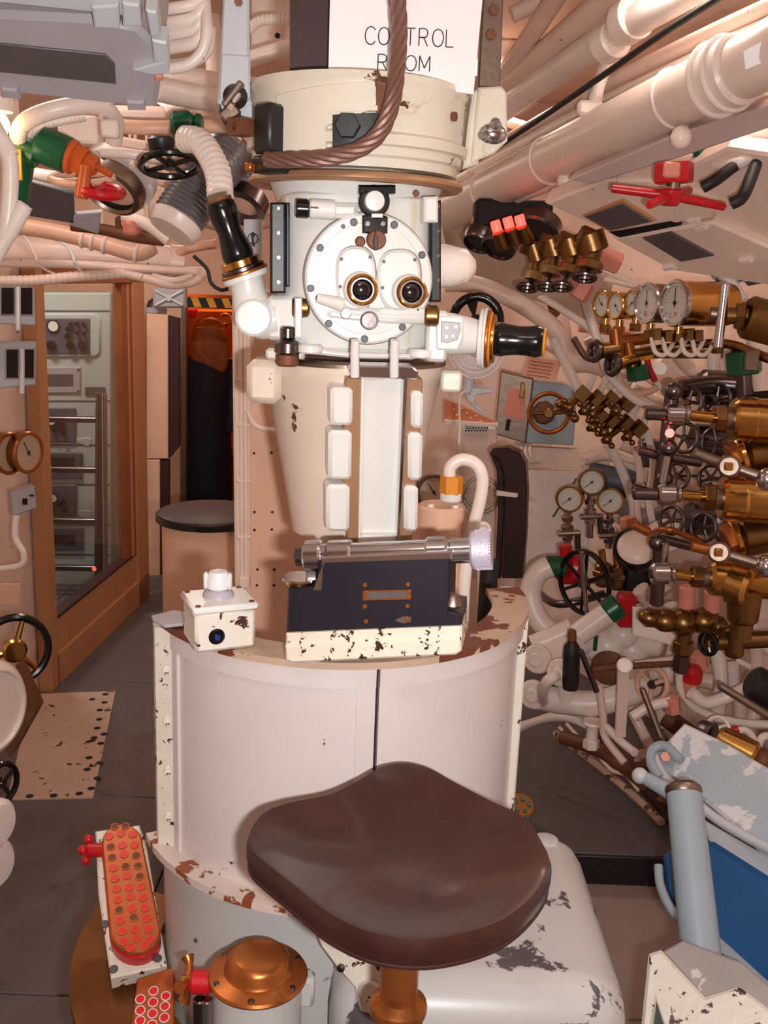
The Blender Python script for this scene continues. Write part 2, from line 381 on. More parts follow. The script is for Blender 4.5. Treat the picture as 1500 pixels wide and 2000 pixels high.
# ---------------------------------------------------------------- shell
WL = Pl((-1.30, 3.2, 0), (1, -.06, 0))
struct(B().prism([(-1.62, -.7, -.12), (-1.30, 3.62, -.12), (-1.38, 3.62, -.12), (-1.70, -.7, -.12)], (0, 0, 2.5)), 'wall_left', cream2)
RWP = Pl((1.0, 3.4, 0), (-.926, -.379, 0))
_a = V((1.12, 3.35, 0)); _b = V((1.52, -.7, 0)); _o = V((.09, .01, 0)); _c = V((.70, 4.30, 0))
struct(B().prism([_a + V((0, 0, -.12)), _b + V((0, 0, -.12)), _b + _o + V((0, 0, -.12)), _a + _o + V((0, 0, -.12))], (0, 0, 2.0)), 'wall_right', cream2)
struct(B().prism([_c + V((0, 0, -.12)), _a + V((0, 0, -.12)), _a + V((.09, .04, -.12)), _c + V((.09, .04, -.12))], (0, 0, 2.5)), 'wall_right_rear', cream2)
_i = V((-.40, -.04, 0))
hb = B(); hs = [_a + V((0, 0, 1.86)), _b + V((0, 0, 1.86)), _b + _i + V((0, 0, 2.3)), _a + _i + V((0, 0, 2.3))]
hb.prism(hs, V((.05, .02, .06))); struct(hb, 'wall_right_hull_slope', cream2)
struct(B().box((0, 4.4, 2.34), (5.4, 10.4, .08)), 'ceiling', cream2)
struct(B().box((0, -.74, 1.1), (5.4, .08, 2.5)), 'wall_front', cream2)
struct(B().box((.30, 4.30, 1.1), (1.24, .06, 2.5)), 'wall_back', cream2)
struct(B().box((-.32, 4.98, 1.1), (.06, 1.3, 2.5)), 'wall_passage', pinkc)
# bulkhead with hatch opening
xl, xr = P(360, 800, 5.6).x, P(470, 800, 5.6).x
zt = P(400, 575, 5.6).z
bh = B(); bh.box(((xl - 2.6) / 2 + .0, 5.62, 1.1), (xl + 2.6, .06, 2.5)); bh.box(((xr + .275), 5.62, 1.1), (.55, .06, 2.5)); bh.box(((xl + xr) / 2, 5.62, (zt + 2.3) / 2), (xr - xl, .06, 2.3 - zt))
struct(bh, 'wall_bulkhead', pinkc)
struct(B().box((-2.62, 4.4, 1.1), (.06, 2.6, 2.5)), 'wall_radio_room', cream2)
pb = B(); pb.box((xl - .35, 7.6, 1.1), (.06, 3.9, 2.5)); pb.box((xr + .35, 7.6, 1.1), (.06, 3.9, 2.5)); pb.box((0, 9.5, 1.1), (5, .06, 2.5))
struct(pb, 'wall_far_compartment', woodl)
# ---------------------------------------------------------------- lamps of the place, and ceiling lights added for fill
def lamp(name, label, p, energy, color, r=.045, body=True):
    root = T(name, label, 'lamp', V(p) + V((0, 0, -.02)), 'bulkhead lamps')
    B().lathe([(r * 1.25, 0), (r * 1.25, .02), (0, .02)], V(p) + V((0, 0, r * .9)), (0, 0, 1), 18).out('lamp_base', cream, root)
    B().ball(p, r, 14).out('bulb', bulbm, root)
    l = bpy.data.lights.new(name + '_light', 'POINT'); l.energy = energy; l.color = color; l.shadow_soft_size = r * 1.3
    o = bpy.data.objects.new(name + '_light', l); COL.objects.link(o); o.location = V(p) - V((0, 0, r * 2.4))
    return root
warm = (1, .66, .42)
def ceiling_light(label, x, y, energy, color, sx=.34, sy=.16, z=2.27):  # unseen fixtures added to brighten the room
    root = T('ceiling_light', label, 'added fill light', (x, y, z - .07), 'added fill lights')
    B().box((x, y, z), (sx + .05, sy + .05, .06), .01).out('housing', cream, root)
    B().box((x, y, z - .036), (sx, sy, .014), .004).out('diffuser', mat('fill_diffuser', (255, 226, 200), .5, bump=0, emit=3), root)
    l = bpy.data.lights.new('ceiling_fill_lamp', 'AREA'); l.shape = 'RECTANGLE'; l.size = sx; l.size_y = sy; l.energy = energy; l.color = color
    o = bpy.data.objects.new('ceiling_fill_lamp', l); COL.objects.link(o); o.location = (x, y, z - .05)
LC = (1, .87, .80)
ceiling_light('added ceiling fill light behind the leather stool', -.2, .35, 2.2, LC)
ceiling_light('added ceiling fill light above the blue bench', .95, 1.2, 3, LC)
ceiling_light('added ceiling fill light above the low pipe bank', .62, 2.15, 3.6, LC)
ceiling_light('added ceiling fill light above the perforated floor plate', -.85, 2.05, 4, LC)
ceiling_light('added ceiling fill light in the passage before the hatch', -.78, 4.2, 6, (1, .82, .70))
ceiling_light('added ceiling fill light behind the periscope by the rear wall', .30, 3.3, 4.5, (1, .78, .64))
ceiling_light('added ceiling fill light inside the glazed radio room', -1.75, 4.2, 18, (1, .93, .88))
lamp('bulkhead_lamp', 'orange lamp in the compartment beyond the hatch', (P(430, 560, 7.6).x, 7.6, 2.15), 40, (1, .45, .14))
# ================================================================ periscope
CX, CY = -.058, 1.508; C0 = V((CX, CY, 0)); UP = V((0, 0, 1))
def zat(px, py, Y): return P(px, py, Y).z
def nf(a): return V((math.sin(math.radians(a)), -math.cos(math.radians(a)), 0))
HF = nf(8)
z_ct, z_cb = zat(705, 152, CY - .154), zat(703, 322, CY - .154)
z_rt, z_rb = zat(703, 330, CY - .152), zat(703, 352, CY - .152)
z_hb = zat(700, 690, CY - .12)
peri = T('periscope', 'white periscope head with twin eyepieces and black grips on a round column', 'periscope', C0 + V((0, 0, z_hb - .03)))
Rc = .155
h = z_ct - z_cb
col = B().lathe([(.10, z_ct), (Rc - .012, z_ct + .012), (Rc - .002, z_ct + .010), (Rc, z_ct + .002), (Rc - .004, z_ct - .006), (Rc - .005, z_cb + h * .42), (Rc + .002, z_cb + h * .38), (Rc + .002, z_cb + h * .26),
    (Rc - .005, z_cb + h * .24), (Rc - .006, z_cb + h * .14), (Rc - .011, z_cb + h * .11), (Rc - .011, z_cb), (.10, z_cb), (.10, z_ct)], (CX, CY, 0), seg=64).out('collar', oldwhite, peri)
B().lathe([(.09, z_rt), (Rc - .012, z_rt), (Rc - .004, z_rt - .002), (Rc - .001, z_rt - .006), (Rc - .001, z_rb + .004), (Rc - .006, z_rb), (Rc - .02, z_rb), (Rc - .022, z_rb + .008), (.09, z_rb + .01), (.09, z_rt)], (CX, CY, 0), seg=64).out('flange_ring', stripb, peri)
B().lathe([(.11, z_rb + .02), (.127, z_rb + .008), (.120, z_rb - .006), (.112, z_rb - .022), (.10, z_rb - .025)], (CX, CY, 0), seg=48).out('neck', headw, peri)
B().cyl((CX, CY, z_ct - .01), (CX, CY, 2.33), .05, seg=36).out('mast_tube', wornsteel, peri)
# raised panel on collar and black fittings
def oncol(px, py, r=Rc):      # point on the collar surface seen at a pixel
    d = ray(px, py); a = d.x ** 2 + d.y ** 2; o = EYE - C0; b = 2 * (o.x * d.x + o.y * d.y); c = o.x ** 2 + o.y ** 2 - r * r
    q = max(b * b - 4 * a * c, 0); t = (-b - math.sqrt(q)) / (2 * a); return EYE + d * t
def colpatch(name, poly, r0, r1, m, n=8):
    """curved plate on the collar: quad given by 4 pixel corners"""
    tl, tr, br, bl = [oncol(x, y, r0) for x, y in poly]; ang = lambda q: math.atan2(q.y - CY, q.x - CX)
    b = B(); vs = []; fs = []
    for r in (r0 - .01, r1):
        for k in range(n + 1):
            t = k / n
            for A, Z in ((tl, tr), (bl, br)):
                a = ang(A) * (1 - t) + ang(Z) * t; z = A.z * (1 - t) + Z.z * t; vs.append((CX + r * math.cos(a), CY + r * math.sin(a), z))
    o = 2 * (n + 1)
    for k in range(n):
        i = 2 * k; fs += [(o + i, o + i + 1, o + i + 3, o + i + 2), (i, i + 2, o + i + 2, o + i), (i + 1, o + i + 1, o + i + 3, i + 3)]
    fs += [(0, o, o + 1, 1), (2 * n, 2 * n + 1, o + 2 * n + 1, o + 2 * n)]
    b.add(vs, fs); return b.out(name, m, peri)
colpatch('raised_panel', [(548, 188), (730, 160), (730, 214), (554, 290)], Rc - .005, Rc + .003, oldwhite)
colpatch('panel_lip', [(643, 212), (735, 208), (735, 218), (643, 222)], Rc - .004, Rc + .005, oldwhite, 5)
colpatch('raised_panel', [(554, 262), (640, 246), (640, 296), (554, 300)], Rc - .006, Rc + .003, oldwhite)
colpatch('black_recess_plate', [(652, 226), (738, 222), (735, 288), (652, 292)], Rc - .004, Rc + .0035, blackm, 6)
colpatch('rust_strip', [(734, 165), (756, 166), (752, 262), (735, 262)], Rc - .005, Rc + .001, rust, 4)
q = oncol(680, 247, Rc + .004); nn = V((q.x - CX, q.y - CY, 0)).normalized()
bolt(peri, q, nn, .0165, blackm)
q = oncol(884, 228, Rc - .004); bolt(peri, q, V((q.x - CX, q.y - CY, 0)), .0065, rust)
# rope clamp, black, on the collar's left front
q = oncol(535, 262, Rc); nn = V((q.x - CX, q.y - CY, 0)).normalized(); Mc = fr(q, nn, UP.cross(nn))
B(Mc).box((.004, .004, .012), (.034, .062, .028), .004).out('clamp_block', blackm, peri)
B(Mc).box((.006, -.040, .010), (.05, .022, .03), .004).out('clamp_jaw', blackm, peri)
for dx in (-.004, -.018):
    B(Mc).cyl((dx - .016, .006, .02), (dx - .016, .006, .045), .012, seg=6).out('nut', rust, peri)
B(Mc).box((-.012, -.044, .03), (.012, .012, .012), .002).out('copper_bush', copper, peri)
# ---- head body
def superell(r, n, k=4.0):
    out = []
    for i in range(n):
        a = 2 * math.pi * i / n; c, s_ = math.cos(a), math.sin(a); q = (abs(c) ** k + abs(s_) ** k) ** (-1 / k); out.append((r * q * c, r * q * s_))
    return out
MH = fr(C0, V((0, 0, 1)), V((HF.y * -1, HF.x, 0)))     # local x = right of the head, y = away from viewer
hw = .1115
zs = [(z_rb - .01, .90), (z_rb - .016, .985), (z_rb - .024, 1.0), (z_hb + .02, 1.0), (z_hb + .006, .985), (z_hb, .93)]
b = B(MH); sec = superell(hw, 48, 3.2); vs = []; fs = []
for z, k in zs:
    vs += [(x * k, y * k, z) for x, y in sec]
n = len(sec)
for j in range(len(zs) - 1):
    for i in range(n): fs.append((j * n + i, (j + 1) * n + i, (j + 1) * n + (i + 1) % n, j * n + (i + 1) % n))
fs.append(tuple(range(n))); fs.append(tuple((len(zs) - 1) * n + i for i in range(n))[::-1])
b.add(vs, [f_[::-1] for f_ in fs]).out('head_body', headw, peri)
FACE = Pl(C0 + HF * .1165, HF)
fp = FACE.w(719, 545); Rf = .0865
B().lathe([(0, -.02), (Rf, -.02), (Rf, .0085), (Rf - .003, .011), (0, .011)], fp, HF, 56).out('face_plate', white, peri)
B().lathe([(Rf - .014, .0100), (Rf - .013, .0118), (Rf - .012, .0100)], fp, HF, 56).out('face_plate_rim', white, peri)
B().lathe([(Rf - .01, -.001), (Rf + .0022, -.001), (Rf + .0022, .0022), (Rf - .01, .0022)], fp, HF, 56).out('face_edge_shade', edge_shade, peri)  # ring painting the shaded edge round the face plate
for x, y in ((625, 484), (691, 434), (770, 439), (824, 498), (830, 576), (786, 639), (712, 662), (642, 632), (607, 563)):
    screw(peri, FACE.w(x, y, .011), HF, .0052)
screw(peri, FACE.w(670, 442, .011), HF, .003)
# eyepiece housings
def eyehousing(x0, y0, x1, y1, ex, ey, bx, by):
    pts = []
    cx, cy = (x0 + x1) / 2, (y0 + y1) / 2; a_, b_ = (x1 - x0) / 2, (y1 - y0) / 2
    for i in range(28):
        t = 2 * math.pi * i / 28; c, s_ = math.cos(t), math.sin(t); k = (abs(c) ** 2.6 + abs(s_) ** 2.6) ** (-1 / 2.6); pts.append((cx + a_ * k * c * (1 + .06 * -s_), cy + b_ * k * s_))
    FACE.slab('housing_edge_shade', [(cx + (x - cx) * 1.035, cy + (y - cy) * 1.025) for x, y in pts], .004, edge_shade, peri, 0, .0125)  # rim painting the shaded edge round the housing
    hs = FACE.slab('eyepiece_housing', pts, .022, white, peri, .004, .024)
    for sx, sy in ((.72, -.66), (-.72, -.6), (-.78, .25), (.80, .55)):
        screw(peri, FACE.w(cx + a_ * sx, cy + b_ * sy, .024), HF, .0024)
    p = FACE.w(bx, by, .024); e = FACE.w(ex, ey, .058); d = HF
    ep = B().lathe([(0, 0), (.0235, 0), (.0235, .008), (.021, .011), (.0205, .018), (.0225, .020), (.0225, .028), (.019, .031), (.019, .034), (.0, .034)], p, d, 32).out('eyepiece', white, peri)
    B().lathe([(.0185, .033), (.0200, .0335), (.0205, .0385), (.018, .040), (.0155, .038), (.0152, .033)], p, d, 32).out('eyepiece_ring', brass, ep)
    B().lathe([(.0150, .033), (.0158, .034), (.0155, .0375), (.0135, .0375), (.0130, .033)], p, d, 32).out('inner_ring', dsteel, ep)
    B().lathe([(.0135, .034), (.011, .0365), (.006, .0385), (0, .039)], p, d, 28).out('lens', lensm, ep)
eyehousing(656, 481, 734, 607, 707, 562, 702, 565)
eyehousing(738, 487, 822, 607, 800, 568, 796, 570)
B().tube([FACE.w(640, 603, .006), FACE.w(690, 609, .006), FACE.w(760, 618, .006), FACE.w(836, 618, .006)], .011, 14, 4).out('cross_tube', white, peri)
FACE.slab('lower_saddle', [(641, 590), (700, 596), (705, 612), (728, 612), (745, 600), (835, 600), (835, 618), (800, 626), (770, 632), (690, 626), (643, 620)], .012, white, peri, .003, .016)
FACE.disc('maker_disc', 721, 626, 18, .004, dsteel, peri, .016, .001)
B().torus(FACE.w(721, 626, .02), HF, .0105, .0006, 24, 5).out('maker_disc_ring', plateg, peri)
FACE.disc('round_cap', 675, 612, 11, .003, dsteel, peri, .014, .001)
p = FACE.w(640, 586, .02); B().cyl(p + V((-.014, 0, .002)), p + V((.022, 0, -.006)), .0065, .010, 12).out('focus_spindle', white, peri)
B().cyl(p + V((-.016, 0, .002)), p + V((-.007, 0, .001)), .004, .005, 8, .001).out('copper_tip', copper, peri)
# top fittings
FACE.rect('top_bar', 701, 361, 773, 378, .02, black, peri, .003, .020)
FACE.rect('top_bar_lug', 703, 376, 716, 390, .012, black, peri, .002, .014)
tp = FACE.w(729, 394, .004); B().ring(tp, HF, .0208, .0145, .014, 32, .002).out('window_ring', black, peri)
B().lathe([(0, 0), (.0145, 0), (.0145, .012), (.0125, .02), (0, .022)], tp, HF, 24).out('window_plug', white, peri)
FACE.slab('filter_bracket', [(708, 421), (725, 418), (730, 424), (740, 424), (744, 418), (758, 424), (757, 456), (744, 458), (744, 466), (724, 466), (722, 456), (708, 455)], .02, black, peri, .002, .024)
FACE.rect('bracket_lug', 726, 417, 748, 425, .006, clearp, peri, .001, .028)
for x in (718, 748): FACE.disc('rivet', x, 437, 4.5, .003, dsteel, peri, .024)
FACE.disc('filter_knob', 734, 469, 19, .010, rust, peri, .018, .002)
FACE.slab('knob_pointer', [(734, 450), (739, 470), (737, 489), (731, 489), (729, 470)], .006, dkred, peri, .001, .033)
FACE.disc('small_knob', 703, 472, 10, .008, rust, peri, .014, .002)
# side knobs and blocks
HX = V((-HF.y, HF.x, 0))
p = FACE.w(604, 408, .006); B().cyl(p, p + HX * .035, .013, seg=20, bev=.002).out('knob_boss', white, peri)
B().cyl(p - HX * .018, p, .0125, seg=20, bev=.002).out('black_knob', black, peri)
B().box(FACE.w(614, 406, .019), (.010, .002, .012), R=fr((0, 0, 0), HF, HX)).out('brown_label', rust, peri)
FACE.slab('arm_boss', [(600, 394), (700, 396), (700, 426), (600, 426)], .016, white, peri, .006, .012)
FACE.rect('side_block', 828, 384, 856, 434, .03, white, peri, .003, .018)
screw(peri, FACE.w(813, 378, .001), HF, .0045, rust)
for nm, x0, x1, y0, y1, o in (('side_rail', 528, 558, 395, 573, -.012), ('side_rail', 840, 862, 391, 590, -.016)):
    rl = FACE.rect(nm, x0, y0, x1, y1, .045, blackm, peri, .003, o)
    for k in range(4): FACE.disc('rail_screw', x0 + 16, y0 + 12 + k * 48, 3.2, .003, dsteel, rl, o)
FACE.rect('rail_edge', 558, 396, 566, 560, .03, blackm, peri, .002, -.02)
p = FACE.w(872, 520, -.10); B().lathe([(0, -.03), (.03, -.03), (.031, .0), (.026, .028), (.012, .042), (0, .045)], p, HX, 24).out('side_dome', cream, peri)
B().cyl(p - HX * .034, p - HX * .028, .033, seg=36).out('knurled_ring', wornsteel, peri)
# lower flange with ears
FLZ = Pl(C0 + HF * .118, HF)
FLZ.slab('lower_flange', [(582, 676), (600, 670), (640, 684), (700, 690), (800, 692), (838, 686), (838, 697), (800, 702), (690, 700), (610, 692), (582, 688)], .16, white, peri, .003, .006)
for x, y in ((606, 681), (822, 690)): B().cyl(FLZ.w(x, y, .0) - UP * .006, FLZ.w(x, y, .0) + UP * .006, .018, seg=18, bev=.002).out('flange_ear', white, peri)
for k, dz in enumerate((.014, -.006, -.022)):
    q = FLZ.w(562, 668, -.005); B().cyl(q + UP * (dz - .011), q + UP * (dz + .007), (.010, .018, .016)[k], seg=16, bev=.003).out('hinge_pin', (dsteel, dsteel, rust)[k], peri)
# ---- left handle (raised) and right handle (out)
def grip(base, tip, r, parent, capm, waist=.8):
    base, tip = V(base), V(tip); L = (tip - base).length; a = (tip - base)
    g = B().lathe([(0, 0), (r * .95, 0), (r * 1.04, L * .04), (r * 1.06, L * .13), (r * .97, L * .26), (r * waist, L * .48), (r * .92, L * .68), (r * 1.0, L * .84), (r * .93, L * .95), (r * .8, L), (0, L)], base, a, 28).out('grip', black, parent)
    B().lathe([(0, L), (r * .86, L * .985), (r * .9, L * 1.0), (r * .86, L * 1.035), (r * .5, L * 1.045), (0, L * 1.04)], base, a, 24).out('end_cap', capm, parent)
    return g
LY = CY - .08
pl = P(498, 616, LY)
B().box(P(560, 620, LY + .01), (.05, .06, .062), .006).out('handle_block', white, peri)
FACE.rect('handle_block_face', 576, 582, 590, 660, .03, white, peri, .002, .006)
kn = P(588, 601, LY - .025); B().cyl(kn - V((.012, 0, 0)), kn + V((.012, .002, 0)), .0145, seg=14, bev=.003).out('knurled_knob', obrass, peri)
B().cyl(kn + V((.006, 0, 0)), kn + V((.05, .006, -.003)), .009, seg=14).out('knob_spindle', white, peri)
fl0 = P(480, 540, LY)
B().tube([P(545, 622, LY), P(515, 622, LY), P(496, 605, LY), P(487, 575, LY), fl0], [.026, .030, .029, .024, .024], 20, 5).out('handle_elbow', white, peri)
B().lathe([(0, 0), (.0255, 0), (.0255, .004), (.022, .007), (0, .0072)], pl + V((.002, -.027, -.002)), V((.08, -1, .05)), 28).out('elbow_dial', white, peri)
ax = (P(425, 388, LY - .01) - fl0).normalized()
for k, (m_, r, h0, h1) in enumerate(((white, .033, -.004, .004), (copper, .034, .004, .008), (dsteel, .031, .008, .014), (brass, .0275, .014, .024))):
    B().cyl(fl0 + ax * h0, fl0 + ax * h1, r, seg=30, bev=.001).out('handle_flange', m_, peri)
grip(fl0 + ax * .024, P(427, 392, LY - .01), .021, peri, rust)
RY = CY - .085
B().box(P(852, 655, RY), (.03, .06, .07), .005).out('handle_block', white, peri)
B().tube([P(845, 648, RY), P(880, 652, RY), P(915, 656, RY), P(940, 660, RY)], [.029, .029, .026, .022], 20, 4).out('handle_elbow', white, peri)
RP = Pl(P(880, 648, RY - .03), (.05, -1, 0))
RP.slab('elbow_cover', [(850, 615), (900, 617), (906, 622), (906, 660), (895, 686), (852, 684)], .02, white, peri, .003, .003)
RP.slab('elbow_plate', [(862, 627), (899, 630), (900, 645), (893, 664), (875, 670), (861, 668)], .004, grey, peri, .001, .0055)
for x, y in ((872, 640), (890, 638), (872, 658), (884, 656)): RP.disc('rivet', x, y, 3.4, .002, clearp, peri, .0055)
kn = P(843, 617, RY - .03); B().cyl(kn - V((.010, 0, 0)), kn + V((.010, 0, 0)), .0145, seg=14, bev=.003).out('knurled_knob', obrass, peri)
f1 = P(945, 661, RY); ax = (P(1068, 668, RY - .015) - f1).normalized()
for k, (m_, r, h0, h1) in enumerate(((white, .041, -.006, .0), (white, .043, .0, .004), (copper, .041, .004, .008), (amber, .038, .008, .011), (brass, .034, .011, .016))):
    B().cyl(f1 + ax * h0, f1 + ax * h1, r, seg=30, bev=.001).out('handle_flange', m_, peri)
grip(f1 + ax * .016, P(1062, 668, RY - .015), .0225, peri, amber, .9)
# ---- hanger arms
AY = CY - .02
arm = T('hanger_arm', 'white flat hanger arm with wing nut at the left of the periscope collar', 'bracket', P(458, 250, AY), 'collar hanger arms')
pa = Pl((0, AY - .03, 0), (0, -1, 0))
pa.slab('arm_strap', [(438, -60), (486, -60), (486, 100), (487, 190), (497, 210), (497, 272), (470, 262), (440, 236), (424, 205), (430, 100)], .014, lgrey, arm, .003)
pa.slab('strap_plate', [(432, 104), (487, 108), (488, 190), (470, 212), (440, 208), (428, 190)], .008, lgrey, arm, .002, .006)
B().tube([pa.w(424, 205, .004), pa.w(436, 240, .004), pa.w(470, 275, .004)], .005, 8, 5).out('curved_edge', steel, arm)
q = pa.w(460, 190, .008); B().cyl(q, q + V((0, -.012, 0)), .017, .012, 22, .003).out('wing_nut', dsteel, arm)
B().box(q + V((0, -.018, 0)), (.040, .016, .008), .002, R=Matrix.Rotation(math.radians(-52), 4, 'Y')).out('wing', wornsteel, arm)
B().box(q + V((-.006, -.006, -.022)), (.026, .012, .020), .003, R=Matrix.Rotation(math.radians(-40), 4, 'Y')).out('lug', wornsteel, arm)
B().cyl(pa.w(466, 4, 0), pa.w(466, 4, .004), .006, seg=6).out('bolt', rust, arm)
arm2 = T('hanger_arm', 'worn steel hanger arm with bolt holes at the right of the periscope collar', 'bracket', P(955, 260, AY), 'collar hanger arms')
pb2 = Pl((0, AY - .01, 0), (.15, -1, 0))
pb2.slab('arm_strap', [(946, -60), (986, -60), (977, 172), (934, 170)], .012, wornsteel, arm2, .002)
for x, y in ((964, 20), (958, 68)): pb2.disc('bolt', x, y, 11, .005, rust, arm2, 0, .001, 6)
pb2.slab('arm_foot', [(936, 170), (980, 168), (990, 180), (992, 275), (965, 300), (922, 318), (928, 250)], .016, oldwhite, arm2, .003, .004)
pb2.slab('arm_web', [(924, 180), (938, 170), (936, 320), (905, 330), (915, 240)], .04, oldwhite, arm2, .003, -.006)
q = pb2.w(962, 262, .004); B().ball(q + V((0, -.006, 0)), (.020, .012, .015), 18).out('wing_nut', steel, arm2)
B().box(q + V((.002, -.018, .012)), (.014, .010, .014), .004, R=Matrix.Rotation(.5, 4, 'Y')).out('wing', steel, arm2)
B().box(q + V((-.012, -.014, -.006)), (.02, .010, .012), .004, R=Matrix.Rotation(.5, 4, 'Y')).out('wing', steel, arm2)
# ---- wire rope
def rope(name, pts, r, m, label):
    c = cat_rom([V(q) for q in pts], 14); b = B(); n = 6; L = len(c); acc = [0]
    for i in range(1, L): acc.append(acc[-1] + (c[i] - c[i - 1]).length)
    ups = []; up = None
    for i in range(L):
        t = (c[min(i + 1, L - 1)] - c[max(i - 1, 0)]).normalized()
        up = (up or t.orthogonal()); up = (up - t * up.dot(t)).normalized(); ups.append((up.copy(), t.cross(up)))
    for k in range(n):
        pp = []
        for i in range(L):
            a = 2 * math.pi * k / n + acc[i] / (r * 11) * 2 * math.pi; u, s_ = ups[i]; pp.append(c[i] + (u * math.cos(a) + s_ * math.sin(a)) * r * .62)
        b.tube(pp, r * .42, 7, 1)
    b.tube(c, r * .6, 6, 1); return b.out(name, m, None, label, 'rope')
ry = CY - Rc - .018
rope('wire_rope', [P(520, 312, ry + .03), P(575, 312, ry + .012), P(640, 308, ry), P(700, 292, ry - .004), P(742, 258, ry - .006), P(766, 200, ry - .004), P(776, 130, ry + .004), P(780, 60, ry + .01), P(776, -10, ry + .015), P(770, -80, ry + .02)], .0105, wrope, 'thick brown wire rope hanging down over the collar of the periscope')
# ---- sign
SG = Pl((0, 1.425, 0), (.06, -1, .0))
sign = T('room_sign', 'white sign board reading CONTROL ROOM behind the wire rope', 'sign', SG.w(790, 190))
SG.slab('board', [(645, -25), (944, -14), (925, 184), (641, 150)], .006, signw, sign, .0005)
SG.slab('dark_edge', [(640, -40), (948, -26), (946, 12), (940, 10), (760, 2), (644, -2)], .003, dkred, sign, 0, -.007)
STK = {'C': [[(.95, .82), (.75, .97), (.45, 1), (.15, .85), (.02, .5), (.15, .15), (.45, 0), (.75, .03), (.95, .18)]], 'O': [[(.5, 1), (.15, .87), (0, .5), (.15, .13), (.5, 0), (.85, .13), (1, .5), (.85, .87), (.5, 1)]],
       'N': [[(0, 0), (0, 1)], [(0, 1), (.85, 0)], [(.85, 0), (.85, 1)]], 'T': [[(0, 1), (.9, 1)], [(.45, 1), (.45, 0)]], 'L': [[(0, 1), (0, 0)], [(0, 0), (.7, 0)]],
       'R': [[(0, 0), (0, 1)], [(0, 1), (.5, 1), (.72, .92), (.78, .75), (.7, .56), (.5, .5), (0, .5)], [(.42, .5), (.8, 0)]], 'M': [[(0, 0), (0, 1)], [(0, 1), (.48, .2)], [(.48, .2), (.96, 1)], [(.96, 1), (.96, 0)]]}
def strokes(word, x0, y0, dx, slope, h, w_, parent, plane, r, m=ink):
    for i, ch in enumerate(word):
        b = B()
        for ln in STK[ch]:
            pts = [plane.w(x0 + dx * i + u * w_ + .07 * w_ * (v - .5), y0 + slope * (dx * i + u * w_) + (1 - v) * h, .0003) for u, v in ln]
            b.tube(pts, r, 5, 5 if len(pts) > 2 else 1)
        b.out('letter', m, parent)
strokes('CONTROL', 713, 52, 26.4, .036, 34, 21, sign, SG, .0008)
strokes('ROOM', 738, 106, 27.0, .036, 30, 21, sign, SG, .0008)
Pl((0, 1.47, 0), (0, -1, 0)).slab('backing_board', [(566, -60), (648, -60), (646, 160), (566, 160)], .02, dkred, None, 0, label='dark brown upright panel beside the white sign board', cat='panel')
# ---- yoke under the head
z_yt, z_yb = zat(690, 722, CY - .14), zat(700, 1062, CY - .09)
yoke = T('periscope_yoke', 'tapered cream yoke with padded front channel under the periscope head', 'periscope yoke', C0 + V((0, 0, z_yb)))
B().lathe([(0, z_yb), (.088, z_yb), (.132, z_yt - .02), (.138, z_yt - .01), (.137, z_yt), (.128, z_yt + .004), (0, z_yt + .004)], (CX + .004, CY, 0), seg=56).out('body', yoket, yoke)
B().lathe([(.10, z_yt), (.1385, z_yt), (.1385, z_yt + .005), (.135, z_yt + .009), (.10, z_yt + .009)], (CX + .004, CY, 0), seg=56).out('top_ring', wornsteel, yoke)
B().box(P(520, 742, CY - .07), (.05, .07, .062), .010).out('side_boss', yoket, yoke)
B().box(P(560, 690, CY - .08), (.055, .05, .016), .004).out('boss_cap', oldwhite, yoke)
B().cyl(P(562, 700, CY - .10), P(562, 650, CY - .10), .016, .010, 16, .003).out('pivot_bolt', dsteel, yoke)
B().box(P(880, 742, CY - .05), (.03, .05, .03), .004).out('side_lug', oldwhite, yoke)
yt, yb = P(745, 735, CY - .142), P(738, 1060, CY - .105)
yn = nf(12); tt = (yt - yb).normalized(); sd = UP.cross(yn).normalized(); yn2 = tt.cross(sd); yn2 = yn2 if yn2.y < 0 else -yn2
YF = Pl(yt, yn2)
YF.slab('frame_strip', [(676, 738), (712, 738), (708, 830), (706, 1062), (680, 1062), (668, 900)], .03, stripb, yoke, .002, .000)
YF.slab('frame_strip', [(793, 738), (826, 742), (824, 800), (805, 1062), (778, 1062), (786, 900)], .03, stripb, yoke, .002, .000)
YF.slab('channel', [(712, 738), (792, 738), (776, 1064), (704, 1064)], .02, white, yoke, 0, -.012)
YF.slab('channel_rail', [(706, 738), (713, 738), (705, 1062), (700, 1062)], .02, white, yoke, .001, .006)
YF.slab('channel_rail', [(789, 738), (797, 738), (781, 1062), (775, 1062)], .02, steel, yoke, .001, .006)
YF.slab('channel_foot', [(706, 1046), (774, 1046), (778, 1070), (702, 1070)], .02, white, yoke, .002, .0)
YF.slab('head_bar', [(682, 722), (700, 714), (806, 716), (818, 726), (816, 742), (686, 738)], .022, steel, yoke, .002, .012)
for ys in (((646, 758, 690, 832), (642, 842, 688, 938), (638, 948, 684, 1040)), ((804, 765, 828, 838), (798, 846, 826, 940), (790, 950, 818, 1040))):
    for x0, y0, x1, y1 in ys:
        c = 7; YF.slab('pad', [(x0, y0 + c), (x0 + c, y0), (x1 - c, y0 + 1), (x1, y0 + c), (x1 - 1, y1 - c), (x1 - c, y1), (x0 + c, y1 - 1), (x0, y1 - c)], .03, white, yoke, .005, .010)
for x in (693, 770):
    B().tube([YF.w(x, 735, .012), YF.w(x, 690, .016), YF.w(x + 1, 664, .018)], [.0062, .0062, .0058], 12, 3).out('prong', white, yoke)
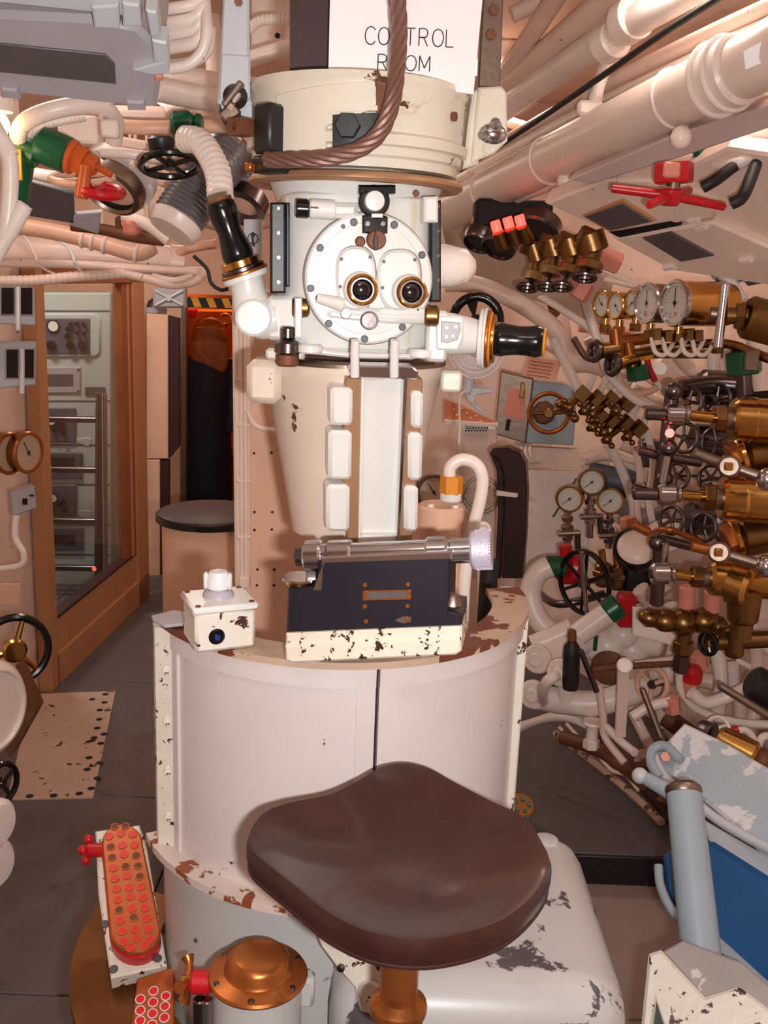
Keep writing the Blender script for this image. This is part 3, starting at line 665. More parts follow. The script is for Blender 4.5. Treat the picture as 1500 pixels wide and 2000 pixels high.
# ================================================================ periscope well, seat, pedals
def loft(b, secs, close=True):
    n = len(secs[0]); vs = [q for s_ in secs for q in s_]; fs = []
    for j in range(len(secs) - 1):
        for i in range(n): fs.append((j * n + i, j * n + (i + 1) % n, (j + 1) * n + (i + 1) % n, (j + 1) * n + i))
    fs.append(tuple(range(n))[::-1]); fs.append(tuple((len(secs) - 1) * n + i for i in range(n)))
    return b.add(vs, fs)
def rrect(cx, cy, w_, d_, r, z, n=5):
    out = []
    for k, (sx, sy) in enumerate(((1, 1), (-1, 1), (-1, -1), (1, -1))):
        for i in range(n + 1):
            a = math.pi / 2 * (k + i / n); out.append((cx + sx * (w_ / 2 - r) + r * math.cos(a), cy + sy * (d_ / 2 - r) + r * math.sin(a), z))
    return out
def rbox(c, size, r, b=None):
    b = b or B(); cx, cy, cz = c; w_, d_, h_ = size; secs = []
    for i in range(5):
        a = math.pi / 2 * i / 4; k = r * (1 - math.sin(a)); secs.append(rrect(cx, cy, w_ - 2 * k, d_ - 2 * k, max(r - k, .002), cz - h_ / 2 + r * (1 - math.cos(a)) * 1.0))
    top = []
    for i in range(5):
        a = math.pi / 2 * i / 4; k = r * (1 - math.cos(a)); top.append(rrect(cx, cy, w_ - 2 * k, d_ - 2 * k, max(r - k, .002), cz + h_ / 2 - r + r * math.sin(a)))
    return loft(b, secs + top)
W0 = V((-.064, 1.515, 0)); WR = .286; D = math.radians
well = T('periscope_well', 'white cylindrical periscope well housing with two curved front panels', 'periscope well', W0)
def arcwall(name, a0, a1, r0, r1, z0, z1, m, parent=None, seg=24):
    b = B(); vs = []; fs = []
    for k in range(seg + 1):
        a = D(a0 + (a1 - a0) * k / seg); c, s_ = math.cos(a), math.sin(a)
        vs += [W0 + V((r * c, r * s_, z)) for r, z in ((r1, z0), (r1, z1), (r0, z1), (r0, z0))]
    for k in range(seg):
        i = 4 * k
        for j in range(4): fs.append((i + j, i + 4 + j, i + 4 + (j + 1) % 4, i + (j + 1) % 4))
    fs += [(0, 1, 2, 3), tuple(4 * seg + j for j in (3, 2, 1, 0))]
    b.add(vs, fs); return b.out(name, m, parent or well)
zb, zt_ = .752, 1.098
pL = arcwall('front_panel', 217, 282.3, WR - .012, WR, zb, zt_, wellw)
pR = arcwall('front_panel', 283.3, 352, WR - .012, WR, zb, zt_, wellw)
for par, a0, a1 in ((pL, 217, 282.3), (pR, 283.3, 352)):
    arcwall('panel_frame', a0, a1, WR, WR + .007, zt_ - .028, zt_, wellw, par)
    arcwall('panel_frame', a0, a0 + (4.6 if a0 > 250 else 3), WR, WR + .005, zb, zt_ - .0281, wellw, par, 4)
    arcwall('panel_frame', a1 - (5 if a0 < 250 else 3), a1, WR, WR + .005, zb, zt_ - .0281, wellw, par, 4)
arcwall('seam_strip', 282.3, 283.3, WR - .012, WR - .004, zb, zt_, dkred, None, 2)
arcwall('top_rim', 212, 372, WR - .045, WR + .012, zt_, zt_ + .010, mat('worn_rim_paint', (196, 168, 146), .45, var=.15, chip=.58, chipcol=(110, 58, 40), cscale=9, bump=.2), None, 40)
arcwall('inner_wall', 352, 372, WR - .012, WR, zb, zt_, wellw)
arcwall('bottom_flange', 206, 350, WR - .01, WR + .030, zb - .012, zb, mat('rusty_flange_paint', (216, 200, 190), .4, var=.08, chip=.42, chipcol=(140, 76, 46), cscale=22, bump=.15), None, 36)
B().lathe([(0, .0), (WR + .03, .0), (WR + .03, .04), (WR - .004, .06), (WR - .004, zb - .013), (0, zb - .013)], W0, seg=64).out('base_drum', baseg, well)
B().lathe([(0, zb - .011), (WR - .014, zb - .011), (WR - .014, zb - .008), (0, zb - .008)], W0, seg=48).out('pit_shade_disc', dark, well)  # black disc that paints the shade inside the well
# side flanges
def edge_strip(a, x0, w_, bolts, off):
    c, s_ = math.cos(D(a)), math.sin(D(a)); p = W0 + V((c, s_, 0)) * (WR - .004); o = V((c, s_, 0))
    return p, o
p, o = edge_strip(217, 0, 0, 0, 0); ln = V((.35, -.94, 0))
e = B().prism([p + V((-.034, .006, zb)), p + V((.004, -.006, zb)), p + V((.004, -.006, zt_)), p + V((-.034, .006, zt_))], ln * -.02, .001).out('edge_flange', chipw, well)
for z in (.80, .875, .955, 1.035): screw(well, p + V((-.016, .003, z)) + ln * .002, ln, .008, chipw)
B().box(p + V((.008, -.004, (zb + zt_) / 2)), (.012, .012, zt_ - zb), .004).out('edge_bead', wellw, well)
p, o = edge_strip(351, 0, 0, 0, 0)
B().box(p + V((.006, -.004, (zb + zt_) / 2)), (.016, .03, zt_ - zb), .003).out('edge_flange', chipw, well)
B().box(p + V((-.016, -.022, (zb + zt_) / 2)), (.012, .010, zt_ - zb), .003).out('edge_bead', wellw, well)
PZ0 = PZ(325, 1215, zt_ + .012)
B().prism([PZ(296, 1207, zt_ + .014), PZ(340, 1196, zt_ + .014), PZ(362, 1200, zt_ + .014), PZ(362, 1222, zt_ + .014), PZ(322, 1226, zt_ + .014), PZ(300, 1216, zt_ + .014)], (0, 0, .004), .001).out('corner_tab', grey, well)
# big casing at the right of the base
rbox((.155, 1.35, .34), (.41, .44, .68), .06).out('motor_casing', baseg2, well)
q = PZ(1066, 1640, .68); B().lathe([(0, 0), (.022, 0), (.021, .003), (.016, .005), (0, .005)], q - V((0, 0, .002)), UP, 20).out('casing_cap', baseg, well)
# ---- micrometer box on the rim
MB = Pl(P(728, 1180, 1.195), nf(-9)); mbn = MB.n
mbx = T('rangefinder_box', 'black and chrome rangefinder box on a flaking white plinth on the well rim', 'instrument', MB.w(728, 1290))
mb_pl = mat('flaking_plinth_paint', (230, 220, 200), .45, var=.1, chip=.36, chipcol=(60, 34, 28), cscale=75, bump=.5, bscale=40)
MB.slab('plinth_step', [(556, 1262), (900, 1246), (901, 1272), (890, 1280), (570, 1296), (557, 1290)], .09, mb_pl, mbx, .003, .012)
MB.slab('plinth', [(558, 1238), (902, 1224), (902, 1250), (557, 1266)], .085, mb_pl, mbx, .003, .008)
bs = mat('black_box_sheen', (46, 43, 52), .38, .5, var=.2, bump=.04, vscale=12)
MB.slab('box_body', [(562, 1150), (620, 1147), (622, 1095), (880, 1088), (878, 1196), (902, 1200), (902, 1224), (558, 1238)], .075, bs, mbx, .003, .002)
MB.slab('chrome_edge', [(616, 1150), (625, 1150), (628, 1088), (884, 1076), (882, 1094), (634, 1102)], .06, steel, mbx, .002, .003)
t0, t1 = MB.w(622, 1086, -.02), MB.w(882, 1076, -.02)
B().cyl(t0, t1, .0155, seg=28, bev=.002).out('chrome_tube', steel, mbx)
dx = (t1 - t0).normalized()
B().cyl(t0 + dx * .012, t0 + dx * .045, .0195, seg=28, bev=.003).out('tube_collar', steel, mbx)
B().cyl(t1 - dx * .032, t1 - dx * .004, .0195, seg=28, bev=.003).out('tube_collar', steel, mbx)
B().cyl(t1, t1 + dx * .026, .016, seg=28).out('spindle', steel, mbx)
kb = B(); kb.cyl(t1 + dx * .024, t1 + dx * .050, .0245, seg=64, bev=.003)
for k in range(44):
    a = 2 * math.pi * k / 44; u = rotv(UP, dx, a); kb.box(t1 + dx * .037 + u * .0245, (.02, .0016, .0016), R=fr((0, 0, 0), dx.cross(u), dx))
kb.out('knurled_knob', mat('knob_lilac_grey', (198, 190, 204), .42, .3, bump=.3, bscale=300), mbx)
B().cyl(t0 - dx * .018, t0 + dx * .006, .021, seg=26, bev=.003).out('end_disc', steel, mbx)
B().cyl(t0 - dx * .030, t0 - dx * .018, .0125, seg=22, bev=.002).out('end_boss', dsteel, mbx)
q = MB.w(585, 1130, -.02)
B().lathe([(0, 0), (.024, .0), (.024, .003), (.0, .004)], q, UP, 26).out('round_plate', steel, mbx)
B().lathe([(0, -.012), (.014, -.012), (.020, -.004), (.020, 0), (0, 0)], q, UP, 22).out('bevel_cup', brass, mbx)
B().box(q + V((.016, .004, .012)), (.016, .016, .026), .003).out('clamp', steel, mbx)
MB.slab('nameplate', [(708, 1154), (803, 1152), (803, 1171), (708, 1173)], .001, copper, mbx, .0003, .0028)
MB.slab('nameplate_face', [(712, 1157), (799, 1155), (799, 1168), (712, 1170)], .001, plateg, mbx, .0002, .0033)
for x, y in ((713, 1142), (797, 1141), (713, 1158), (713, 1168), (797, 1156), (797, 1166), (713, 1184), (796, 1183), (715, 1213), (794, 1209)):
    MB.disc('rivet', x, y, 4.6, .002, copper, mbx, .002, .0005, 10)
MB.slab('scratch_patch', [(770, 1212), (786, 1204), (803, 1205), (803, 1214), (788, 1218)], .001, wornsteel, mbx, .0002, .0026)
B().cyl(MB.w(884, 1184, -.01), MB.w(886, 1160, -.01), .013, .010, 18, .003).out('step_bolt', wornsteel, mbx)
# ---- indicator box
ib = T('indicator_box', 'white junction box with clear indicator lamp and black button on the rim', 'box', P(428, 1255, 1.26))
ir = Matrix.Rotation(math.radians(24), 4, 'Z'); c = P(428, 1215, 1.275)
B().box(c, (.082, .074, .056), .005, R=ir).out('box_body', chipw, ib)
B().box(c + V((0, 0, .031)), (.088, .080, .010), .003, R=ir).out('lid', white, ib)
for sx in (-1, 1):
    for sy in (-1, 1): screw(ib, c + ir.to_3x3() @ V((sx * .036, sy * .032, .036)), UP, .004, rust)
B().lathe([(0, 0), (.022, 0), (.020, .006), (.016, .010), (0, .010)], c + V((-.002, .006, .035)), UP, 22).out('lamp_base', grey, ib)
B().lathe([(.012, 0), (.016, .004), (.017, .016), (.012, .026), (0, .029)], c + V((-.002, .006, .044)), UP, 22).out('lamp_dome', clearp, ib)
for s_ in (-1, 1): B().box(c + V((-.002 + s_ * .016, .002, .058)), (.006, .012, .024), .003).out('lamp_guard', clearp, ib)
bn = (ir.to_3x3() @ V((0, -1, 0))).normalized(); q = c + bn * .036 + V((-.014, 0, -.006))
bn2 = (ir.to_3x3() @ V((0, -1, 0)))
B().cyl(q, q + bn2 * .010, .011, seg=20, bev=.002).out('push_button', black, ib)
B().cyl(q + bn2 * .0095, q + bn2 * .012, .004, seg=12).out('button_pip', mat('blue_pip', (40, 60, 120), .3, bump=0), ib)
# ---- cylinder standing in the well with a hose
cy = T('hydraulic_cylinder', 'tan hydraulic cylinder with amber hexagonal nut standing inside the well', 'cylinder', P(868, 1200, 1.62))
q = P(862, 985, 1.62); zc = q.z; B().lathe([(0, .70), (.040, .70), (.040, zc - .004), (.036, zc), (0, zc)], (q.x, q.y, 0), seg=28).out('cylinder_body', pinkc, cy)
q2 = P(880, 978, 1.60); B().cyl(q2, q2 + UP * .014, .018, seg=18, bev=.002).out('collar', white, cy)
B().hexa(q2 + UP * .012, q2 + UP * .042, .019).out('hexagonal_nut', amber, cy)
for dx_ in (-.018, .022): bolt(cy, q + V((dx_, -.02, 0)), UP, .006, cream)
pipe('cream_hose', [(878, 935, 1.60), (880, 912, 1.60), (900, 898, 1.60), (928, 905, 1.60), (942, 932, 1.60), (938, 975, 1.60), (922, 1040, 1.60), (910, 1110, 1.60), (904, 1200, 1.60), (902, 1262, 1.60)], .0105, cream, 'cream hose looping from the amber nut down into the well', 'hose')
# ---- seat
zs_ = .982
seat = T('saddle_stool', 'worn brown leather saddle seat on a bracket before the well', 'stool', PZ(780, 1700, zs_ - .08))
out_px = [(482, 1636), (510, 1598), (560, 1580), (640, 1566), (695, 1542), (742, 1514), (790, 1506), (838, 1516), (890, 1544), (960, 1578), (1025, 1606), (1060, 1650), (1078, 1696), (1046, 1752), (985, 1802), (900, 1832), (810, 1842), (720, 1828), (640, 1790), (580, 1742), (520, 1694), (488, 1664)]
op = cat_rom([PZ(x, y, zs_) for x, y in out_px], 4, True); cc = sum(op, V()) / len(op); cc = PZ(790, 1680, zs_)
b = B(); secs = []
for k, dz in ((.90, -.030), (.985, -.028), (1.0, -.018), (1.0, -.004), (.985, .003), (.93, .002), (.8, -.004), (.6, -.010), (.4, -.013), (.2, -.014), (.02, -.014)):
    secs.append([cc + (q - cc) * k + V((0, 0, dz + .010 * max(0, (q - cc).normalized().y) * k * k)) for q in op])
loft(b, secs); b.out('leather_cover', leather, seat, ang=60)
B().tube([cc + (q - cc) * .975 + V((0, 0, -.0295)) for q in op], .003, 6, 1, True).out('stitched_edge', dkred, seat)
sp = PZ(786, 1850, zs_ - .03); px_ = V((sp.x, sp.y + .04, 0))
B().lathe([(0, .845), (.030, .845), (.031, .851), (.030, .856), (.020, .863), (.0195, .955), (0, .955)], px_, seg=28).out('brass_spindle', copper, seat)
SB = Pl((0, 1.06, 0), (-.35, -1, .12))
SB.slab('bracket', [(590, 1762), (640, 1776), (720, 1830), (752, 1850), (756, 1960), (770, 1985), (735, 1988), (700, 1978), (690, 1930), (655, 1890), (625, 1850)], .02, chipw, seat, .004)
SB.disc('bracket_boss', 726, 1936, 26, .008, chipw, seat, 0, .003)
SB.disc('bracket_pin', 668, 1888, 8, .008, dsteel, seat, 0, .002)
B().box(PZ(770, 1790, zs_ - .05), (.10, .12, .018), .004).out('seat_pan', chipw, seat)
B().box((sp.x - .01, 1.115, .905), (.05, .20, .03), .006).out('support_arm', baseg, seat)
# ---- brass-domed motor
dm = T('domed_motor', 'grey motor body with round bronze dome cover beside the pedals', 'motor', PZ(505, 1990, .5))
q = PZ(504, 1905, .70); K = .66
B().lathe([(r_ * K, h_ * K) for r_, h_ in [(0, -.93), (.085, -.93), (.088, -.90), (.088, -.004), (.080, 0), (0, 0)]], q, UP, 32).out('motor_body', baseg, dm)
B().lathe([(r_ * K, h_ * K) for r_, h_ in [(0, 0), (.098, 0), (.099, .004), (.096, .009), (.085, .012), (.068, .016), (.064, .022), (.062, .038), (.056, .046), (.045, .050), (0, .052)]], q, UP, 40).out('bronze_dome', copper, dm)
for k in range(6):
    a = .5 + k * math.pi / 3; screw(dm, q + K * V((.086 * math.cos(a), .086 * math.sin(a), .011)), UP, .0045, dsteel)
B().cyl(q + K * V((-.135, .0, -.02)), q + K * V((-.09, 0, -.02)), .0155, seg=18, bev=.004).out('red_gland', red, dm)
for k in range(3):
    a = 2 * math.pi * k / 3 + .6; u = V((0, math.cos(a), math.sin(a))); p0 = q + K * V((-.142, 0, -.02))
    B().tube([p0 + u * .005, p0 + u * .021, p0 + u * .031 + V((-.004, 0, 0))], [.006, .005, .009], 10, 3).out('wing', copper, dm)
B().cyl(q + K * V((-.155, 0, -.02)), q + K * V((-.13, 0, -.02)), .008, seg=14, bev=.002).out('wing_hub', brass, dm)
for k, (dx_, l) in enumerate(((-.115, .09), (-.10, .06))): B().cyl(q + K * V((dx_, -.01, -.05)), q + K * V((dx_, -.01, -.05 - l)), .009, seg=12, bev=.002).out('terminal', (dsteel, steel)[k], dm)
B().box(q + K * V((.085, .03, -.05)), (.035, .025, .045), .005).out('side_lug', baseg, dm)
# ---- pedals and platform
def disc_sector(a0, a1, r0, r1, z, th, m, name, parent=None, **k):
    b = B(); n = 30; vs = []
    for i in range(n + 1):
        a = D(a0 + (a1 - a0) * i / n)
        for r, zz in ((r0, z), (r1, z), (r1, z - th), (r0, z - th)): vs.append(W0 + V((r * math.cos(a), r * math.sin(a), zz)))
    fs = []
    for i in range(n):
        for j in range(4): fs.append((4 * i + j, 4 * i + 4 + j, 4 * i + 4 + (j + 1) % 4, 4 * i + (j + 1) % 4)[::-1])
    fs += [(0, 1, 2, 3), tuple(4 * n + j for j in (3, 2, 1, 0))]
    b.add(vs, fs); return b.out(name, m, parent, **k)
pf = T('pedal_platform', 'curved bronze foot platform at the foot of the well', 'platform', W0 + V((-.4, 0, .0)))
disc_sector(160, 238, .30, .435, .47, .02, bronzepl, 'platform_plate', pf)
for a in (165, 200, 232): B().cyl(W0 + V((.37 * math.cos(D(a)), .37 * math.sin(D(a)), 0)), W0 + V((.37 * math.cos(D(a)), .37 * math.sin(D(a)), .45)), .018, seg=12).out('support_post', blackm, pf)
PED = Pl(PZ(255, 1880, .50), (.04, -.36, .93))
def pedal(label, outer, dots, body, off, name='foot_pedal', redside=True, rr=8.6, plate=None):
    c = PED.w(*outer[0], off); root = T(name, label, 'pedal', PED.w(255, 1800, -.02))
    if plate: PED.slab('base_plate', plate, .03, chipw, root, .003, off - .035)
    p_ = PED.slab('pedal_plate', outer, .012, pedalc, root, .003, off)
    if redside: PED.slab('pedal_body', [(x, y + 12) for x, y in outer], .03, red, root, .002, off - .0125)
    for x, y in dots:
        o_ = PED.w(x, y, off); B().ring(o_, PED.n, rr * .00088, rr * .00072, .0014, 14).out('stud_ring', pedalc if redside else clearp, p_)
        B().cyl(o_, o_ + PED.n * .0012, rr * .00076, seg=12).out('stud', studr if random.random() > .14 else rust, p_)
    return root
studr = mat('bright_red_stud', (226, 26, 26), .4, var=.05, bump=0)
o1 = []
for i in range(13): a = math.pi * (1 + i / 12); o1.append((239 + 40 * math.cos(a), 1648 + 40 * math.sin(a)))
for i in range(13): a = math.pi * i / 12; o1.append((264 + 50 * math.cos(a), 1815 + 44 * math.sin(a)))
dots = []
for j in range(11):
    y0 = 1630 + j * 20.5; cx = 238 + (y0 - 1648) * .15
    dots += [(cx - 22 - j * .3, y0 + 4), (cx + 1, y0 - 2 + (j % 2) * 3), (cx + 24 + j * .3, y0)]
dots += [(224, 1615), (245, 1614), (255, 1851), (282, 1848)]
pd = pedal('orange copper foot pedal with rows of red studs and a red knob', o1, dots, None, .06, plate=[(186, 1622), (272, 1610), (284, 1640), (326, 1885), (216, 1910), (192, 1745)])
q = PED.w(172, 1660, .03); B().cyl(q, q + V((.04, 0, 0)), .012, seg=14).out('red_spindle', red, pd)
for k in range(3):
    a = 2 * math.pi * k / 3 + .5; B().ball(q + V((-.004, .020 * math.cos(a), .020 * math.sin(a))), .009, 10).out('knob_lobe', red, pd)
for x, y in ((205, 1805), (308, 1872), (222, 1893)): screw(pd, PED.w(x, y, .026), PED.n, .007)
d2 = [(274, 1952), (274, 1974), (274, 1994), (300, 1936), (299, 1958), (298, 1980), (297, 2002), (324, 1946), (322, 1966), (321, 1988)]
pedal('flat copper foot plate with white ringed red studs near the bronze dome', [(268, 1910), (335, 1888), (342, 1892), (340, 2060), (250, 2060)], d2, None, .02, redside=False, rr=9)
pedal('striped edge of a small foot tread on the far side of the well', [(302, 1520), (312, 1505), (318, 1600), (308, 1590)], [], None, .02, redside=False)
# ================================================================ left side
def ribbed(name, pts, r, m, label, amp=.12, pitch=.012, cat='hose', seg=18, parent=None):
    c = cat_rom([P(*q) for q in pts], 10); L = [0]
    for i in range(1, len(c)): L.append(L[-1] + (c[i] - c[i - 1]).length)
    n = max(4, int(L[-1] / pitch)) * 4; pp = []; rr = []; j = 0
    for k in range(n + 1):
        s_ = L[-1] * k / n
        while j < len(L) - 2 and L[j + 1] < s_: j += 1
        t = (s_ - L[j]) / max(L[j + 1] - L[j], 1e-6); pp.append(c[j].lerp(c[j + 1], t)); rr.append(r * (1 - amp * (.0, .5, 1, .5)[k % 4]))
    return B().tube(pp, rr, seg, 1).out(name, m, parent, label, cat, ang=60)
# ---- grey overhead cabinet
oc = T('overhead_cabinet', 'pale grey metal cabinet hung from the ceiling with a dark plate underneath', 'cabinet', P(150, 130, 1.5))
OC = Pl(P(150, 130, 1.45), (.06, -.62, -.78))
OC.slab('cabinet_body', [(-120, 20), (180, 36), (268, 52), (300, 84), (318, 130), (306, 214), (250, 212), (-120, 172)], .16, grey, oc, .008)
OC.slab('cabinet_lid', [(-120, -40), (0, 12), (180, 30), (262, 40), (250, 0), (240, -60)], .05, lgrey, oc, .006, .012)
OC.slab('dark_plate', [(-120, 72), (0, 86), (205, 107), (224, 126), (226, 165), (0, 142), (-120, 126)], .004, plateg, oc, .001, .003)
for pg in ([(178, 14), (232, 10), (234, 58), (184, 56)], [(238, 6), (272, 10), (276, 52), (240, 54)]): OC.slab('clamp_lug', pg, .03, lgrey, oc, .0025, .024)
for pg in ([(284, 20), (306, 24), (312, 70), (294, 74)], [(296, 78), (326, 84), (330, 124), (300, 122)], [(258, 138), (328, 118), (330, 146), (300, 148)]): OC.slab('side_bracket', pg, .03, lgrey, oc, .0025, .012)
for pg in ([(0, 173), (34, 176), (40, 196), (4, 194)], [(246, 198), (282, 200), (284, 218), (250, 218)]): OC.slab('latch', pg, .012, grey, oc, .003, .008)
OC.slab('salmon_nut', [(302, 148), (318, 149), (318, 160), (302, 160)], .01, salmon, oc, .002, .008)
# ---- cable loops beside the cabinet
for i, (y0, y1, xo) in enumerate(((16, 30, 402), (44, 60, 396), (66, 82, 392), (92, 106, 396), (128, 138, 405))):
    pipe('cable_loop', [(300, y0 + 6, 1.62), (340, y0, 1.60 + i * .004), (378, y0 - 8, 1.6), (xo, y0 - 30, 1.6), (xo + 6, y0 - 70, 1.62)], .0085 + .001 * (i % 2), cream, ('first', 'second', 'third', 'fourth', 'fifth')[i] + ' cream cable down the row leaving the grey overhead cabinet', 'cable', 'cables from the overhead cabinet')
pipe('cable_loop', [(330, 134, 1.58), (368, 126, 1.58), (395, 100, 1.58), (404, 60, 1.58), (402, 20, 1.6), (398, -30, 1.62)], .0085, cream, 'outermost cream cable curling round the bundle beside the overhead cabinet', 'cable', 'cables from the overhead cabinet')
pipe('overhead_pipe', [(318, 150, 1.95), (430, 166, 2.1), (560, 182, 2.4)], .024, cream, 'thick cream pipe with a sleeve leading right behind the hanger arm')
pipe('overhead_pipe', [(300, 172, 1.85), (420, 196, 2.0), (560, 214, 2.3)], .022, cream, 'thick cream pipe under the sleeved pipe leading behind the hanger arm')
pipe('overhead_pipe', [(330, 215, 2.1), (360, 205, 2.1), (430, 196, 2.3)], .012, cream, 'thin cream pipe rising towards the hanger arm')
pipe('overhead_pipe', [(480, 118, 2.2), (566, 92, 2.2), (640, 80, 2.2)], .016, cream, 'cream pipe between the hanger arm and the dark panel')
ribbed('ribbed_conduit', [(484, 60, 2.2), (505, 42, 2.2), (540, 38, 2.2), (600, 42, 2.2)], .011, cream, 'thin ribbed cream conduit arching to the dark panel', .14, .008)
pipe('overhead_pipe', [(410, 30, 2.3), (420, 130, 2.3), (418, 200, 2.3)], .02, cream, 'upright cream pipe at the left of the hanger arm')
bx = T('wall_socket_box', 'small cream socket box high behind the hanger arm', 'box', P(540, 70, 2.5)); q = Pl((0, 2.5, 0), (0, -1, 0))
q.rect('socket_back', 490, -40, 575, 110, .04, cream, bx, .004); q.rect('socket_cover', 530, 52, 553, 84, .01, cream2, bx, .003, .006); q.disc('socket_hole', 542, 70, 5, .004, dark, bx, .006)
# ---- bent white pipe and green valve group
pipe('bent_pipe', [(42, 282, 1.78), (36, 262, 1.76), (52, 236, 1.74), (100, 216, 1.74), (160, 206, 1.76), (205, 212, 1.8), (226, 240, 1.84), (222, 280, 1.86)], .0145, cream, 'thick cream pipe bending over the green valve')
bd = T('pipe_band', 'cream clamp band round the bent pipe over the green valve', 'clamp', P(215, 240, 1.8))
B().torus(P(208, 216, 1.8), P(214, 220, 1.8) - P(200, 210, 1.8), .0165, .004, 24, 8).out('band', cream, bd); B().box(P(216, 252, 1.80), (.03, .02, .03), .004).out('band_foot', cream, bd)
ribbed('ribbed_conduit', [(58, 274, 1.80), (75, 250, 1.78), (120, 236, 1.78), (165, 228, 1.8)], .008, cream, 'thin ribbed cream conduit beneath the bent pipe', .12, .007)
gv = T('green_valve', 'dark green valve with orange union and red handwheel under the overhead cabinet', 'valve', P(90, 330, 1.8))
GY = 1.78
B().cyl(P(42, 282, GY), P(30, 400, GY + .03), .026, .021, 18, .004).out('valve_body', green, gv)
B().cyl(P(10, 278, GY), P(75, 306, GY), .022, seg=16, bev=.003).out('valve_cross', green, gv)
B().cyl(P(76, 280, GY), P(136, 306, GY), .031, seg=24, bev=.004).out('green_bonnet', green, gv)
B().cyl(P(134, 304, GY), P(146, 309, GY), .029, seg=20, bev=.002).out('orange_flange', orange, gv)
B().hexa(P(144, 308, GY), P(168, 318, GY), .026).out('orange_nut', orange, gv)
B().cyl(P(166, 316, GY), P(190, 326, GY), .017, seg=14, bev=.003).out('orange_gland', orange, gv)
B().cyl(P(168, 320, GY - .02), P(160, 388, GY - .02), .010, .012, 12, .003).out('orange_arm', orange, gv)
B().cyl(P(186, 324, GY), P(218, 342, GY), .006, seg=10).out('valve_stem', orange, gv)
B().box(P(36, 322, GY - .028), (.012, .004, .05), .001).out('yellow_tag', amber, gv)
wheel('red_handwheel', '', P(198, 372, GY), (.15, -.28, .95), .042, .0085, red, 3, parent=gv)
pipe('bent_pipe', [(-10, 250, 1.6), (6, 278, 1.6), (20, 320, 1.6), (18, 400, 1.6), (8, 470, 1.6), (-15, 510, 1.6)], .0125, cream, 'cream pipe bending down past the green valve body')
wl = T('tan_ring', 'pale tan ring lying above the red handwheel', 'ring', P(160, 348, 1.84)); B().torus(P(160, 348, 1.84), (0, -.25, .97), .052, .007, 32, 8).out('ring', pinkc, wl)
lamp('bulkhead_lamp', 'glowing round lamp beside the green valve', P(-8, 243, 1.72), .22, warm, .022)
pipe('overhead_pipe', [(230, 246, 1.95), (300, 250, 1.95), (440, 246, 2.0)], .013, pinkc, 'tan pipe running through the green union')
gu = T('green_union', 'lumpy green pipe union on the tan pipe', 'pipe fitting', P(364, 258, 1.94))
B().cyl(P(334, 246, 1.945), P(380, 242, 1.95), .026, .024, 14, .008).out('union_body', green, gu); B().cyl(P(380, 243, 1.95), P(396, 243, 1.95), .019, seg=12, bev=.004).out('union_nut', green, gu)
B().box(P(160, 256, 2.0), (.075, .06, .05), .006).out('white_box', cream, None, 'small white box among pipes behind the green valve', 'box')
pipe('overhead_pipe', [(198, 296, 1.9), (250, 300, 1.9), (308, 308, 1.92), (340, 300, 1.95), (362, 268, 2.0)], .0095, cream, 'cream pipe end under the tan pipe')
pipe('overhead_pipe', [(225, 275, 2.0), (300, 288, 2.0), (380, 300, 2.0)], .010, cream2, 'cream pipe behind the black overhead handwheel')
hw_ = wheel('overhead_handwheel', 'black handwheel hanging under a dark cap among the ceiling pipes', P(332, 322, 1.82), (.12, -.30, -.94), .056, .0065, black, 4, stem=.05)
B().cyl(P(316, 296, 1.83), P(314, 268, 1.83), .022, .024, 10, .004).out('dark_cap', blackm, hw_)
# ---- round vent
vt = T('ceiling_vent', 'round vent with dark ring on a bolted cream flange', 'vent', P(235, 365, 2.0)); vn = V((-.25, -.62, -.74)); vc = P(226, 358, 2.0)
B().lathe([(0, -.02), (.072, -.02), (.072, 0), (0, 0)], vc + vn * -.01, vn, 30).out('flange', cream, vt)
B().lathe([(.046, 0), (.062, 0), (.064, .012), (.058, .026), (.05, .03), (.046, .024)], vc, vn, 36).out('dark_ring', wornsteel, vt)
B().lathe([(0, 0), (.047, 0), (.046, .01), (0, .012)], vc, vn, 30).out('vent_disc', pinkc, vt)
fm = fr(vc, vn)
for k in range(7):
    a = k * 2 * math.pi / 7; bolt(vt, fm @ V((.0675 * math.cos(a), .0675 * math.sin(a), -.008)), vn, .0065, cream)
vt2 = T('ceiling_vent', 'second round vent half hidden behind the raised periscope grip', 'vent', P(480, 385, 2.1)); vc = P(482, 388, 2.1)
B().lathe([(.032, 0), (.048, 0), (.048, .03), (.034, .032), (.032, 0)], vc, vn, 30).out('dark_ring', dsteel, vt2); B().lathe([(0, 0), (.034, 0), (.033, .012), (0, .014)], vc, vn, 26).out('vent_disc', pinkc, vt2)
for i, pg in enumerate(([(36, 362), (60, 356), (144, 378), (146, 438), (38, 420)], [(140, 420), (198, 415), (192, 458), (135, 440)])):
    Pl(P(90, 400, 2.1), (.1, -.7, -.7)).slab('ceiling_plate', pg, .01, (plateg, grey)[i], None, .002, label=('dark brown plate under the green valve', 'grey plate beside the dark brown plate and the vent')[i], cat='plate')
